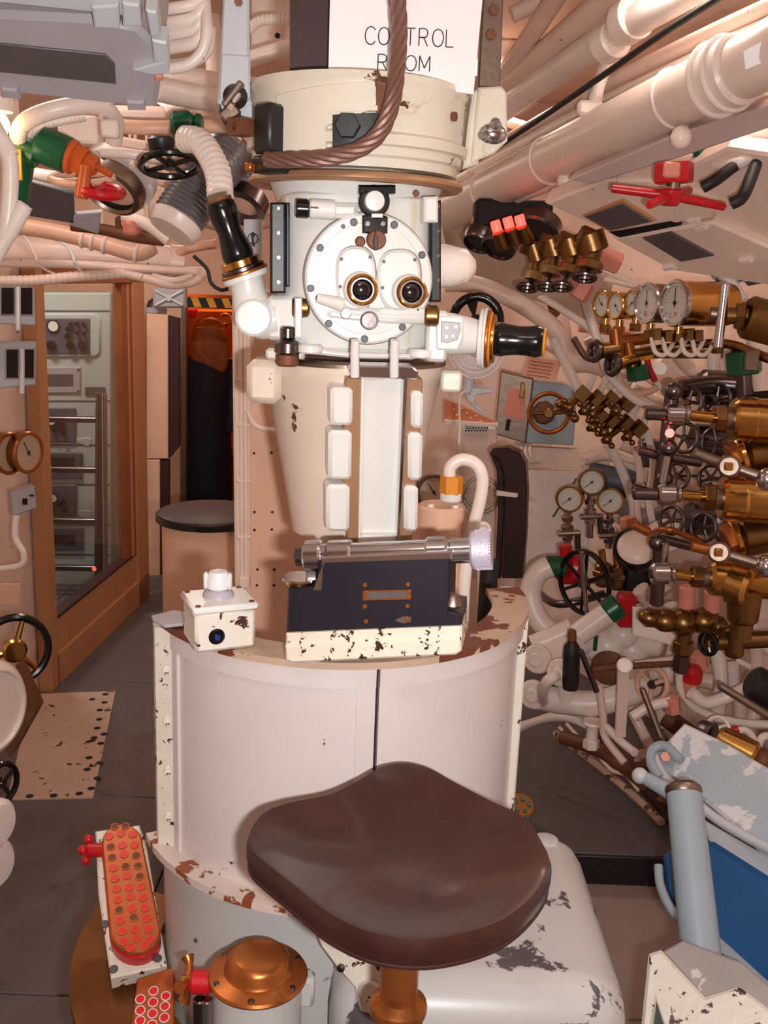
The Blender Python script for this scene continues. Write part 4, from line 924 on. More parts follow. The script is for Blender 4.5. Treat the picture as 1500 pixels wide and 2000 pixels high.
# ---- grey flexible duct and white hose
ribbed('flexible_duct', [(446, 300, 2.05), (420, 330, 2.0), (380, 380, 1.98), (345, 432, 1.96)], .050, mat('duct_grey', (122, 122, 126), .32, .5, var=.08, bump=.03), 'wide grey corrugated duct slanting down from the ceiling', .06, .009, 'duct', 26)
B().cyl(P(348, 428, 1.96), P(334, 452, 1.95), .052, .047, 24, .004).out('duct_collar', cream, None, 'cream end collar of the grey corrugated duct', 'collar')
ribbed('flexible_duct', [(470, 290, 2.2), (462, 330, 2.2), (470, 372, 2.2)], .036, MATS['duct_grey'], 'narrower grey corrugated duct behind the raised grip', .06, .009, 'duct', 22)
ribbed('white_hose', [(362, 272, 1.66), (388, 276, 1.64), (408, 300, 1.62), (426, 340, 1.6), (430, 384, 1.58)], .021, cream, 'white ribbed hose bending down to the raised black grip', .07, .010)
kp = T('key_plate', 'small white plate with a key symbol beside the raised grip', 'plate', P(494, 462, 1.9)); KP = Pl((0, 2.06, 0), (0, -1, 0)); KP.rect('bracket_stem', 488, 500, 498, 572, .004, lgrey, kp, 0, -.002)
KP.rect('plate', 476, 428, 513, 506, .006, lgrey, kp, .002); B().torus(KP.w(494, 466, .003), (0, -1, 0), .010, .001, 24, 5).out('circle_mark', ink, kp)
KP.slab('key_mark', [(494, 452), (499, 459), (495, 465), (498, 482), (492, 480), (491, 465), (489, 458)], .002, ink, kp, 0, .003)
# ---- conduit band across the top left
Y0 = 2.7
pipe('conduit', [(-60, 490, Y0), (100, 492, Y0), (250, 502, Y0 + .05), (352, 512, Y0 + .1)], .040, cream2, 'thickest cream pipe of the horizontal bundle above the doorway')
B().cyl(P(330, 510, Y0 + .09), P(362, 514, Y0 + .1), .045, seg=20, bev=.004).out('pipe_flange', cream2, None, 'flange at the end of the thickest pipe above the doorway', 'flange')
pipe('conduit', [(-60, 430, 2.5), (80, 448, 2.5), (180, 470, 2.5), (265, 494, 2.5), (300, 480, 2.5)], .020, pinkc, 'tan pipe with white bands sloping over the thick cream pipe')
for i, (x, y) in enumerate(((163, 466), (182, 471), (206, 478), (268, 494))):
    B().torus(P(x, y, 2.5), P(x + 20, y + 6, 2.5) - P(x, y, 2.5), .021, .004, 20, 6).out('pipe_band', cream, None, ('first', 'second', 'third', 'last')[i] + ' white band down the slope of the tan pipe above the doorway', 'band', 'bands on the tan pipe')
pipe('conduit', [(-60, 513, 2.6), (140, 516, 2.6), (300, 526, 2.65), (404, 531, 2.7)], .011, cream2, 'slim cream pipe along the underside of the thick pipe')
ribbed('wrapped_conduit', [(-60, 548, 2.55), (60, 548, 2.55), (150, 540, 2.55), (240, 534, 2.6)], .014, cream2, 'string-wrapped cream conduit above the grey windows', .14, .014, 'pipe', 12)
pipe('conduit', [(240, 534, 2.6), (290, 545, 2.6), (330, 556, 2.6), (375, 552, 2.65), (400, 535, 2.7)], .011, cream2, 'cream cable sagging over the locker')
pipe('conduit', [(300, 540, 2.62), (340, 548, 2.6), (372, 540, 2.65)], .009, cream2, 'short cream cable sagging below the slim pipe')
pipe('thin_wire', [(30, 440, 2.62), (60, 480, 2.62), (80, 520, 2.58), (120, 540, 2.55)], .003, cream, 'thin white wire drooping over the thick pipe', 'wire')
pipe('thin_wire', [(70, 452, 2.6), (130, 480, 2.6), (150, 520, 2.58), (168, 536, 2.56)], .004, clearp, 'pale plastic tube drooping across the pipe bundle', 'tube')
pipe('black_cable', [(378, 500, 1.9), (404, 525, 1.9), (412, 552, 1.9), (430, 566, 1.9), (446, 564, 1.9)], .0035, rubber, 'thin black cable curving behind the raised grip', 'cable')
pipe('conduit', [(330, 505, 2.78), (370, 486, 2.75), (424, 476, 2.7)], .012, pinkc, 'short tan pipe below the duct collar')
# ---- left wall fittings
LW = Pl((-1.17, 3.0, 0), (.55, -.83, 0))
wn = T('gauge_window_box', 'grey box with two dark upright windows under the wrapped conduit', 'instrument box', LW.w(35, 640)); LW.slab('box_body', [(-30, 556), (68, 560), (70, 636), (-30, 632)], .05, lgrey, wn, .004)
wn2 = T('gauge_window_box', 'grey box with two dark windows lower on the left wall', 'instrument box', LW.w(40, 756)); LW.slab('box_body', [(-30, 668), (72, 668), (70, 752), (-30, 762)], .05, lgrey, wn2, .004)
for par, xs, y0, y1 in ((wn, ((3, 27), (41, 63)), 562, 614), (wn2, ((13, 35), (45, 66)), 683, 738)):
    for a, c_ in xs:
        f_ = LW.rect('window_frame', a - 3, y0 - 2, c_ + 3, y1 + 3, .006, grey, par, .002, .004); LW.rect('pane', a, y0, c_, y1, .004, black, f_, 0, .006)
    B().cyl(LW.w(xs[0][1] + 8, y0 - 2, .01), LW.w(xs[0][1] + 8, y1 + 30, .01), .008, seg=8).out('latch_rod', clearp, par)
for i, (x, y) in enumerate(((20, 886), (56, 884))):
    gauge('wall_gauge', ('aged brass wall gauge at the edge beside its twin', 'aged brass wall gauge next to the door jamb')[i], LW.w(x, y, .05), (.93, -.36, 0), .064, .045, obrass, (-.6, .5)[i], bez=copper, dial=dialo, marks=False, group='brass gauges on the left wall')
sb = T('switch_box', 'small grey switch box with cables under the wall gauges', 'switch box', LW.w(44, 1005)); LW.slab('box_body', [(22, 964), (68, 950), (72, 992), (26, 1010)], .05, grey, sb, .004, .03)
LW.rect('switch', 44, 974, 54, 986, .01, black, sb, .002, .035); LW.rect('label_strip', 58, 966, 66, 970, .004, black, sb, 0, .0325)
pipe('wall_conduit', [(32, 1008, 2.9), (30, 1050, 2.9), (46, 1080, 2.9), (40, 1104, 2.9), (-10, 1112, 2.9)], .010, cream, 'cream conduit curling down from the grey switch box')
LW.rect('tan_plate', -20, 1140, 41, 1184, .006, pinkc, None, .002, label='tan metal plate above the black handwheel on the left wall', cat='plate')
WH = P(28, 1270, 2.45)
wheel('left_handwheel', 'large black handwheel with brass spokes beside the door', WH, (.55, -.82, .1), .098, .0105, black, 3, brass, brass, .032, a0=1.31, stem=.06)
cs = T('round_casing', 'cream drum shaped casing below the brass-spoked handwheel', 'casing', P(5, 1470, 2.2)); ca = V((.92, -.38, .05)); q = P(-30, 1385, 2.2)
B().lathe([(0, -.2), (.118, -.2), (.122, -.02), (.118, .018), (.104, .034), (.096, .036), (.092, .026), (0, .024)], q, ca, 44).out('casing_drum', cream, cs)
B().prism([P(30, 1300, 2.32), P(70, 1390, 2.32), P(20, 1480, 2.30), P(10, 1470, 2.30), P(54, 1392, 2.32)], (0, .06, 0)).out('casing_band', rust, cs)
wheel('small_handwheel', 'small black handwheel low on the left by the perforated plate', P(4, 1530, 2.0), (.9, -.4, .1), .05, .007, black, 4, stem=.05)
for i, (x, y, r) in enumerate(((-6, 1610, .05), (-8, 1690, .05))):
    B().lathe([(0, -.05), (r, -.05), (r, 0), (r * .8, .01), (0, .012)], P(x, y, 1.75), ca, 26).out('pipe_flange', cream, None, ('cream round pipe flange under the small black handwheel', 'lowest cream round pipe flange at the left wall')[i], 'flange')
# ---- perforated plate on the floor
mt = T('perforated_floor_plate', 'chipped cream floor plate with holes along its edge', 'floor plate', PZ(120, 1460, 0)); zc = .006
cp = mat('worn_floor_cream', (198, 168, 148), .5, var=.12, chip=.30, chipcol=(34, 22, 20), cscale=14, bump=.2)
B().prism([PZ(62, 1358, 0), PZ(226, 1352, 0), PZ(182, 1560, 0), PZ(14, 1564, 0)], (0, 0, zc), .001).out('plate', cp, mt)
for x, y in ((206, 1356), (180, 1366), (204, 1372), (195, 1387), (194, 1405), (190, 1422), (203, 1434), (184, 1441), (197, 1452), (174, 1480), (195, 1490), (170, 1503), (190, 1520), (155, 1550), (105, 1554), (58, 1555), (178, 1540)):
    q = PZ(x, y, zc); B().lathe([(0, 0), (.0115, 0), (.012, .0015), (.010, .0025), (0, .002)], q - V((0, 0, .001)), UP, 12).out('hole', dark, mt)
# ---- glazed door frame
A_, B_ = V((-1.261, 3.609, 0)), V((-1.174, 4.737, 0)); td = (B_ - A_).normalized(); dn = V((td.y, -td.x, 0)); zh = 1.53
df = T('glazed_partition', 'brown framed glazed partition in front of the radio rack', 'partition', A_)
def dbox(name, s0, s1, z0, z1, th, m, off=0, bev=.003):
    L = (B_ - A_).length; a = A_ + td * s0 * L; c = A_ + td * s1 * L
    return B().prism([a + V((0, 0, z0)) + dn * off, c + V((0, 0, z0)) + dn * off, c + V((0, 0, z1)) + dn * off, a + V((0, 0, z1)) + dn * off], dn * th, bev).out(name, m, df)
dbox('near_post', -.05, .015, 0, zh + .1, .05, woodl, -.03); dbox('near_post_strip', .015, .03, .25, zh, .03, wood, -.03)
dbox('kick_board', 0, 1.0, 0, .13, .05, woodl, -.03); dbox('bottom_rail', 0.02, .96, .13, .26, .036, woodl, -.03); dbox('sill', .0, .96, .26, .275, .05, dkred, -.04)
dbox('far_post', .86, 1.0, .0, zh + .06, .05, woodl, -.03); dbox('wood_strip', .755, .81, .27, zh, .04, wood, -.03); dbox('pale_strip', .81, .83, .27, zh, .044, woodl, -.03); dbox('wood_strip', .83, .88, .27, zh, .04, mat('red_wood', (150, 66, 34), .3, var=.2, bump=.05), -.03)
dbox('head_rail', 0, 1.0, zh, zh + .07, .05, wood, -.03)
B().prism([A_ + V((0, 0, .27)), A_ + td * .8 + V((0, 0, .27)), A_ + td * .8 + V((0, 0, zh)), A_ + V((0, 0, zh))], dn * .004).out('glass_pane', GLASS, df)
for s_, z in ((.85, 1.2), (.85, .75), (.85, .5), (.78, 1.32), (.78, .9)): screw(df, A_ + td * s_ * 1.13 + dn * .013 + V((0, 0, z)), dn, .006, brass)
# ---- radio rack
RK = Pl((0, 4.95, 0), (.04, -1, 0))
rk = T('radio_rack', 'pale green-grey radio rack with dark meter panels behind the glass', 'equipment rack', RK.w(150, 1145))
RK.rect('rack_body', 40, 572, 217, 1146, .5, rackg, rk, .006)
for y in (606, 782, 868, 945, 1024, 1082): RK.rect('rack_groove', 42, y, 214, y + 3, .004, dgrey, rk, 0, .002)
RK.slab('panel_surround', [(60, 612), (186, 612), (196, 622), (196, 690), (186, 698), (60, 698)], .02, rackg, rk, .008, .012)
def rpanel(x0, y0, x1, y1, knobs, meter=None):
    p_ = RK.rect('meter_panel', x0, y0, x1, y1, .012, dgrey, rk, .004, .017)
    for x, y, r in knobs: RK.disc('knob', x, y, r, .03, black, p_, .016, .004, 14)
    if meter: RK.disc('meter', meter[0], meter[1], meter[2], .008, dialw, p_, .018, .002); B().torus(RK.w(meter[0], meter[1], .024), RK.n, meter[2] * RK.m(*meter[:2]), .004, 20, 6).out('meter_rim', black, p_)
rpanel(72, 622, 176, 692, [(140, 632, 4), (152, 632, 4), (165, 633, 4), (135, 642, 5), (153, 650, 4), (165, 651, 4), (134, 656, 6), (102, 674, 9), (139, 674, 8), (163, 675, 9)], (104, 637, 11))
RK.rect('speaker_panel', 72, 717, 157, 768, .008, grey, rk, .004, .010); RK.rect('speaker_grille', 80, 731, 143, 754, .004, plateg, rk, 0, .012)
for x, y in ((153, 722), (153, 764)): RK.disc('screw', x, y, 2, .003, dsteel, rk, .010)
rpanel(72, 797, 147, 864, [(112, 820, 5), (122, 828, 6), (108, 838, 5), (126, 844, 5)], (100, 822, 9))
rpanel(72, 884, 160, 936, [])
RK.rect('dark_slot', 80, 893, 146, 918, .003, dark, rk, 0, .02)
rpanel(72, 947, 149, 1010, [(118, 985, 5), (123, 978, 6), (129, 995, 5), (104, 995, 4)], (103, 973, 9))
rpanel(72, 1031, 162, 1076, [])
RK.rect('dark_slot', 80, 1044, 146, 1064, .003, dark, rk, 0, .02)
RK.rect('name_strip', 166, 756, 205, 772, .004, plateg, rk, .001, .008)
for y in (858, 1000): RK.slab('handle_recess', [(148, y), (170, y - 4), (178, y), (178, y + 10), (170, y + 14), (148, y + 6)], .006, rackg, rk, .003, .006)
cr = T('chrome_guard_rail', 'chrome guard rail with four cross bars before the radio rack', 'rail', RK.w(200, 1195, .25))
B().cyl(RK.w(196, 768, .22), RK.w(193, 1150, .22), .022, seg=14).out('upright', dsteel, cr); B().cyl(RK.w(204, 770, .24), RK.w(206, 1192, .24), .014, seg=14).out('upright', steel, cr)
for y in (819, 917, 1017, 1109): B().cyl(RK.w(60, y - 1, .2), RK.w(196, y + 1, .2), .016, seg=12).out('cross_bar', dsteel, cr)
RK.disc('red_pilot_lamp', 186, 1109, 4, .02, redlamp, cr, .22)
# ---- locker, hatch surround, person
LK = Pl((0, 5.1, 0), (0, -1, 0))
lk = T('wall_locker', 'tall tan wall locker with dark side next to the hatch', 'locker', LK.w(310, 900))
LK.slab('locker_door', [(286, 612), (328, 616), (328, 896), (286, 896)], .04, pinkc, lk, .004)
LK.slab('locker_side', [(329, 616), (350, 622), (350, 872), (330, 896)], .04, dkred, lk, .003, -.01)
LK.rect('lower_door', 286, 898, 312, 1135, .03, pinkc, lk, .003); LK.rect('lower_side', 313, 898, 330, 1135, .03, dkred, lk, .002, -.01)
LK.disc('latch', 278, 908, 5, .02, dsteel, lk, 0)
lt = T('red_lamp_cap', 'dark red capped lamp on top of the tan locker', 'lamp', LK.w(305, 612)); q = LK.w(305, 612, -.1)
B().cyl(q, q + UP * .03, .055, seg=20, bev=.004).out('grey_collar', grey, lt); B().lathe([(.05, .03), (.04, .06), (.02, .075), (0, .078)], q, UP, 18).out('cap', dkred, lt)
gb = T('ribbed_box', 'grey junction box with a cross ribbed cover above the hatch', 'box', LK.w(330, 600)); LK.rect('box_body', 298, 563, 362, 602, .05, grey, gb, .01)
for s_ in (-1, 1): B().cyl(LK.w(330 - 26, 582 - 14 * s_, .004), LK.w(330 + 26, 582 + 14 * s_, .004), .006, seg=8).out('cover_rib', lgrey, gb)
LK.disc('cover_boss', 330, 582, 6, .012, lgrey, gb, 0)
HP = Pl((0, 5.56, 0), (0, -1, 0))
hz = T('hazard_strip', 'black and yellow hazard strip over the hatch', 'hazard tape', HP.w(410, 600)); HP.slab('strip_back', [(364, 580), (458, 584), (458, 604), (364, 600)], .02, blackm, hz)
for k in range(3): HP.slab('yellow_stripe', [(372 + k * 30, 581 + k), (386 + k * 30, 581 + k), (394 + k * 30, 600 + k), (380 + k * 30, 600 + k)], .004, yellow, hz, 0, .003)
HP.slab('hatch_frame', [(354, 600), (364, 600), (362, 1010), (352, 1010)], .05, wornsteel, None, .004, label='worn steel edge of the hatch opening', cat='frame')
pn = T('person', 'person with long brown hair in dark patterned top and jeans walking through the hatch', 'person', (P(405, 900, 6.0).x, 6.0, .06)); yp = 6.0
def pp_(x, y, dy=0): return P(x, y, yp + dy)
b = B(); nseg = 20
for cx, y, wpx, dpt in (): pass
secs = []
for x, y, w_, d_ in ((405, 1100, 44, .11), (405, 1000, 46, .12), (404, 930, 47, .13), (404, 880, 49, .14), (404, 830, 45, .12), (404, 790, 46, .12), (404, 740, 49, .12), (405, 705, 47, .11), (408, 688, 30, .09), (411, 678, 14, .06), (412, 664, 12, .055)):
    c = pp_(x, y); s_ = S(x, y, yp); secs.append([c + V((w_ * s_ * math.cos(a), d_ * math.sin(a), 0)) for a in [2 * math.pi * i / nseg for i in range(nseg)]])
loft(B(), [s_ for s_ in secs[4:]]).out('upper_body', cloth, pn, ang=70); loft(B(), secs[:5]).out('jeans', denim, pn, ang=70)
for s_ in (-1, 1):
    xl_ = pp_(405 + s_ * 22, 1100); B().tube([xl_, V((xl_.x, yp + .02, .5)), V((xl_.x + s_ * .01, yp, .08))], [.09, .075, .06], 14, 4).out('leg', denim, pn)
    B().tube([pp_(405 + s_ * 44, 700), pp_(405 + s_ * 50, 745), pp_(405 + s_ * 50, 800, -.03), pp_(405 + s_ * 44, 845, -.06)], [.05, .045, .04, .03], 12, 4).out('arm', cloth if s_ > 0 else skin, pn)
    B().box(V((xl_.x + s_ * .01, yp - .05, .03)), (.09, .24, .06), .02).out('shoe', black, pn)
hd = pp_(412, 660, .02); B().ball(hd, (.075, .09, .10), 18).out('head', skin, pn)
B().ball(hd + V((0, -.012, .006)), (.10, .10, .116), 20).out('hair', hairm, pn)
loft(B(), [[pp_(410, y, -.06) + V((w_ * math.cos(a), d_ * math.sin(a), 0)) for a in [2 * math.pi * i / 14 for i in range(14)]] for y, w_, d_ in ((738, .07, .03), (712, .11, .05), (684, .12, .065), (660, .108, .08), (640, .08, .07))]).out('hair_back', hairm, pn, ang=70)
# things in the far compartment
HB = Pl((0, 7.2, 0), (0, -1, 0))
HB.rect('orange_locker', 366, 606, 460, 700, .2, mat('orange_wood', (210, 120, 50), .45, var=.2, bump=.1), None, .01, label='orange lit locker front beyond the hatch', cat='locker')
q = HB.w(440, 624, .05); B().torus(q, (0, -1, 0), .035, .012, 20, 8).out('round_fitting', steel, None, 'round pale fitting on the orange lit locker', 'fitting')
HB.rect('red_box', 360, 604, 384, 620, .05, red, None, .01, .06, label='small red box on the orange lit locker', cat='box')
# ---- cabinet behind the periscope
CB = Pl((0, 2.08, 0), (0, -1, 0))
cbn = T('rear_cabinet', 'tan sheet metal cabinet standing behind the periscope yoke', 'cabinet', CB.w(560, 1300))
CB.slab('cabinet_panel', [(486, 566), (690, 574), (690, 1876), (486, 1868)], .3, pinkc, cbn, .004)
CB.slab('corner_post', [(452, 560), (488, 562), (488, 1866), (466, 1866)], .3, cream2, cbn, .005, .02)
for x in (470, 478): B().cyl(CB.w(x, 600, .028), CB.w(x + 3, 1128, .028), .0045, seg=8).out('thin_pipe', cream2, cbn)
for y in (742, 830, 940, 1050): CB.rect('pipe_clip', 462, y - 4, 490, y + 4, .012, cream2, cbn, .003, .032)
CB.rect('pipe_end_box', 466, 1128, 486, 1150, .02, cream2, cbn, .003, .04)
B().tube([CB.w(482, 800, .03), CB.w(496, 828, .03), CB.w(520, 838, .03), CB.w(550, 842, .02)], .006, 8, 4).out('bent_pipe', cream2, cbn)
for x, y in ((496, 885), (530, 884), (497, 1000), (532, 1000), (497, 1035), (531, 1034), (503, 1112), (536, 1112), (502, 1143), (535, 1143), (497, 1250)): CB.disc('screw', x, y, 2.6, .002, dark, cbn, .0, .0, 8)
# ---- drum can with dark lid
dc = T('dark_lidded_drum', 'tan drum with a black rimmed dark lid beside the rear cabinet', 'drum', P(410, 1140, 2.9)); q = P(412, 1000, 2.9); zt2 = q.z
B().lathe([(0, .0), (.145, .0), (.145, zt2 - .02), (0, zt2 - .02)], (q.x, q.y, 0), seg=36).out('drum_body', pinkc, dc)
B().lathe([(0, zt2 - .02), (.158, zt2 - .02), (.16, zt2 - .01), (.158, zt2), (.150, zt2 + .004), (0, zt2 + .004)], (q.x, q.y, 0), seg=40).out('lid', dkred, dc)
B().lathe([(.153, zt2 - .024), (.163, zt2 - .022), (.163, zt2 - .004), (.153, zt2 - .002)], (q.x, q.y, 0), seg=40).out('rim_band', black, dc)
# ================================================================ right side, overhead
WN = V((-.926, -.379, 0)); WT = V((-.379, .926, 0))
DL = [(2300, -330, 1.35), (1900, -100, 1.6), (1580, 60, 1.9), (1480, 118, 2.0), (1320, 192, 2.2), (1200, 250, 2.4), (1075, 312, 2.7), (955, 372, 3.05), (880, 412, 3.3)]
dct = T('overhead_duct', 'large cream lagged pipe running along the ceiling at the right', 'pipe', P(1200, 250, 2.4))
B().tube([P(*q) for q in DL], .059, 28, 6).out('pipe_body', mat('lagged_cream', (236, 216, 202), .36, var=.05, bump=.5, bscale=22), dct)
def band(x, y, Y, x2, y2, Y2, R, r, name='band', m=cream, parent=dct): B().torus(P(x, y, Y), P(x2, y2, Y2) - P(x, y, Y), R, r, 30, 8).out(name, m, parent)
band(1320, 192, 2.2, 1200, 250, 2.4, .060, .004); band(1075, 312, 2.7, 955, 372, 3.05, .060, .004); band(955, 372, 3.05, 880, 412, 3.3, .060, .004)
B().cyl(P(1450, 132, 2.03), P(1385, 162, 2.11), .067, seg=30, bev=.006).out('sleeve', cream, dct); band(1425, 143, 2.06, 1385, 162, 2.11, .069, .006, 'sleeve_ridge'); band(1400, 155, 2.09, 1385, 162, 2.11, .069, .006, 'sleeve_ridge')
Pl(P(1480, 118, 1.93), (-.3, -.9, -.3)).slab('paper_label', [(1452, 100), (1500, 76), (1500, 118), (1456, 136)], .002, signw, dct)
for x, y, Y in ((1330, 268, 2.14), (1105, 352, 2.62)): B().ball(P(x, y, Y), (.022, .02, .024), 12).out('band_knot', cream, dct)
lab = [('overhead_pipe', [(1600, 20, 2.0), (1480, 62, 2.1), (1330, 132, 2.3), (1170, 206, 2.6), (1020, 284, 3.0), (900, 350, 3.4)], .019, cream, 'cream pipe lying just above the large lagged pipe'),
 ('overhead_pipe', [(1600, -30, 2.0), (1480, 22, 2.1), (1330, 92, 2.3), (1170, 172, 2.6), (1020, 256, 3.0), (900, 328, 3.4)], .016, cream2, 'slim cream pipe directly under the black cable'),
 ('overhead_pipe', [(1420, -60, 2.1), (1260, 30, 2.3), (1180, 78, 2.45), (1080, 145, 2.7), (985, 212, 3.0), (900, 275, 3.3)], .034, cream, 'thick cream pipe under the two-lobed saddle clamp'),
 ('overhead_pipe', [(1260, -50, 2.3), (1160, 22, 2.5), (1060, 108, 2.75), (985, 172, 3.0), (900, 245, 3.3)], .033, cream2, 'cream pipe beside the thick pipe above the steel hanger arm'),
 ('overhead_pipe', [(1120, -60, 2.4), (1070, 20, 2.6), (1015, 100, 2.8), (975, 160, 3.0), (930, 220, 3.2)], .024, cream2, 'steep cream pipe passing behind the steel hanger arm'),
 ('overhead_pipe', [(1000, 30, 2.7), (1060, 0, 2.7), (1120, -30, 2.7)], .02, cream2, 'short cream pipe crossing high behind the steel hanger arm'),
 ('overhead_pipe', [(1150, 225, 2.7), (1080, 260, 2.9), (985, 235, 3.2)], .016, cream2, 'cream pipe end tucked behind the black cable'),
 ('orange_pipe', [(1062, 20, 2.9), (1030, 70, 3.0), (985, 150, 3.1)], .015, orange, 'orange painted pipe behind the steel hanger arm'),
 ('overhead_pipe', [(1496, 172, 2.08), (1470, 182, 2.11), (1370, 228, 2.25), (1260, 282, 2.4), (1100, 352, 2.7), (960, 408, 3.1)], .014, cream, 'slim cream pipe strapped under the large lagged pipe'),
 ('black_cable', [(1460, -40, 2.0), (1300, 62, 2.2), (1160, 160, 2.45), (1010, 262, 2.8), (900, 332, 3.1)], .0072, rubber, 'black cable stretched along the cream ceiling pipes')]
for n_, pts, r, m_, l in lab: pipe(n_, pts, r, m_, l, 'cable' if 'cable' in n_ else 'pipe', seg=16)
sd_ = T('saddle_clamp', 'two-lobed cream saddle clamp over the thick ceiling pipes', 'clamp', P(1210, 60, 2.35))
for x, y, Y, R in ((1232, 38, 2.35, .048), (1192, 82, 2.42, .042)):
    a = P(x - 34, y + 22, Y + .06) - P(x, y, Y); B().cyl(P(x, y, Y) - a * .4, P(x, y, Y) + a * .4, R, seg=24, bev=.006).out('clamp_lobe', cream, sd_)
ct = T('pipe_cleat', 'white painted cleat bar across the slim ceiling pipes', 'clamp', P(1165, 180, 2.5))
B().tube([P(1188, 118, 2.5), P(1168, 170, 2.48), P(1160, 215, 2.5)], .016, 10, 3).out('cleat_bar', cream, ct); B().box(P(1152, 212, 2.49), (.06, .03, .035), .008).out('cleat_foot', cream, ct); B().box(P(1188, 112, 2.5), (.05, .03, .03), .008).out('cleat_head', cream, ct)
TR = Pl(P(1300, 300, 2.25), (-.5, -.55, -.67)); TR.slab('cable_trough', [(1110, 352), (1320, 262), (1560, 190), (1800, 118), (1800, 158), (1560, 232), (1330, 308), (1150, 362)], .03, mat('pinkish_grey_paint', (204, 182, 176), .42, var=.08, bump=.15), None, .004, label='long pinkish grey trough under the large lagged pipe', cat='trough')
# ---- overhead lockers
LP_ = Pl(P(1250, 430, 2.45), (-.42, -.5, -.76))
ol = T('overhead_locker', 'cream overhead locker with a wood framed grey plate', 'locker', LP_.w(1220, 420))
LP_.slab('locker_door', [(1062, 398), (1180, 352), (1280, 352), (1400, 405), (1392, 428), (1192, 456)], .05, cream2, ol, .006)
LP_.slab('plate_frame', [(1136, 422), (1216, 390), (1282, 432), (1190, 454)], .01, woodl, ol, .002, .006); LP_.slab('plate_face', [(1142, 424), (1216, 398), (1272, 434), (1192, 450)], .006, plateg, ol, .001, .008)
LP_.slab('hinge_gap', [(1190, 454), (1310, 432), (1330, 440), (1210, 464)], .01, dark, ol, 0, .001)
for x, y in ((1340, 432), (1354, 446)): LP_.slab('hinge', [(x, y), (x + 22, y - 5), (x + 28, y + 3), (x + 6, y + 8)], .006, cream, ol, .001, .005)
ol2 = T('overhead_locker', 'cream overhead locker with a long dark plate', 'locker', LP_.w(1350, 490))
LP_.slab('locker_door', [(1194, 466), (1392, 434), (1540, 499), (1700, 570), (1640, 580), (1312, 530)], .05, cream2, ol2, .006)
LP_.slab('dark_plate', [(1254, 466), (1310, 454), (1394, 500), (1330, 512)], .006, plateg, ol2, .001, .005)
for x, y in ((1290, 524), (1440, 510)): LP_.slab('catch', [(x, y), (x + 24, y - 5), (x + 30, y + 4), (x + 8, y + 8)], .012, cream, ol2, .003, .010)
LP_.slab('sloping_ceiling_sheet', [(1300, 350), (1420, 290), (1560, 310), (1760, 330), (1760, 580), (1560, 500), (1400, 424)], .04, cream2, None, .006, -.02, label='plain cream sloping panel behind the black hoses', cat='panel')
for x in (1420, 1475): pass
# ---- red cross-handle valve
rv = T('red_cross_valve', 'red cross-handled valve hanging below the overhead lockers', 'valve', P(1315, 400, 2.1)); RY_ = 2.12
B().hexa(P(1317, 318, RY_), P(1316, 358, RY_), .040).out('hexagonal_cap', red, rv); B().cyl(P(1316, 357, RY_), P(1312, 374, RY_), .014, seg=12).out('stem', wornsteel, rv); B().box(P(1312, 332, RY_ - .04), (.034, .01, .03), .004).out('worn_patch', salmon, rv)
B().cyl(P(1311, 370, RY_), P(1307, 402, RY_), .025, .020, 14, .004).out('hub', red, rv)
for x, y, Y in ((1194, 368, RY_ + .02), (1416, 404, RY_ + .02), (1268, 400, RY_ - .10), (1346, 372, RY_ + .12)): B().cyl(P(1309, 382, RY_), P(x, y, Y), .010, .0085, 10, .002).out('handle_arm', red, rv)
for i, pts in enumerate(([(1372, 366, 2.15), (1400, 350, 2.15), (1432, 326, 2.2), (1470, 300, 2.25)], [(1428, 398, 2.1), (1450, 385, 2.1), (1466, 350, 2.15), (1480, 310, 2.2)])):
    pipe('black_hose', pts, .0125, rubber, ('straight black hose stub beside the red cross valve', 'bent black hose stub by the ceiling edge')[i], 'hose')
pipe('grey_pipe', [(1400, 320, 2.25), (1440, 318, 2.2), (1510, 290, 2.2)], .014, cream, 'short pale pipe with fittings above the black hoses')
B().box(P(1395, 294, 2.3), (.09, .03, .03), .008, R=Matrix.Rotation(-.25, 4, 'Y')).out('green_block', green, None, 'chipped green block above the black hoses', 'block')
# ---- warning lamp and valve manifold
mn = T('valve_manifold', 'row of four tarnished brass valves with small grey handwheels', 'valve manifold', P(1100, 550, 2.7))
for i, (x, y, wx, wy) in enumerate(((1048, 502, 1030, 562), (1082, 492, 1068, 560), (1118, 490, 1096, 560), (1158, 482, 1142, 542))):
    Y = 2.75 - i * .06; k = 1 + .14 * i
    B().cyl(P(x - 8, y - 28, Y), P(x + 4, y + 10, Y), .026 * k, seg=14, bev=.004).out('valve_body', obrass, mn); B().hexa(P(x - 28, y - 22, Y), P(x - 4, y - 12, Y), .022 * k).out('valve_nut', obrass, mn)
    B().cyl(P(x + 2, y - 6, Y), P(x - 8, y + 48, Y - .02), .016 * k, seg=12, bev=.003).out('valve_neck', obrass, mn); B().hexa(P(x - 3, y + 28, Y - .015), P(x - 8, y + 46, Y - .02), .023 * k).out('gland_nut', obrass, mn)
    c = P(wx, wy, Y - .03); B().torus(c, (-.1, -.35, -.93), .026, .006, 22, 8).out('wheel_rim', dsteel, mn); B().cyl(c - V((0, 0, .003)), c + V((0, 0, .004)), .022, seg=16).out('wheel_disc', dsteel, mn); B().cyl(c, P(x - 8, y + 48, Y - .02), .006, seg=8).out('stem', dsteel, mn)
rl_ = T('warning_lamp_row', 'three glowing red lamps in brass holders under dark round covers', 'lamp', P(990, 450, 2.8))
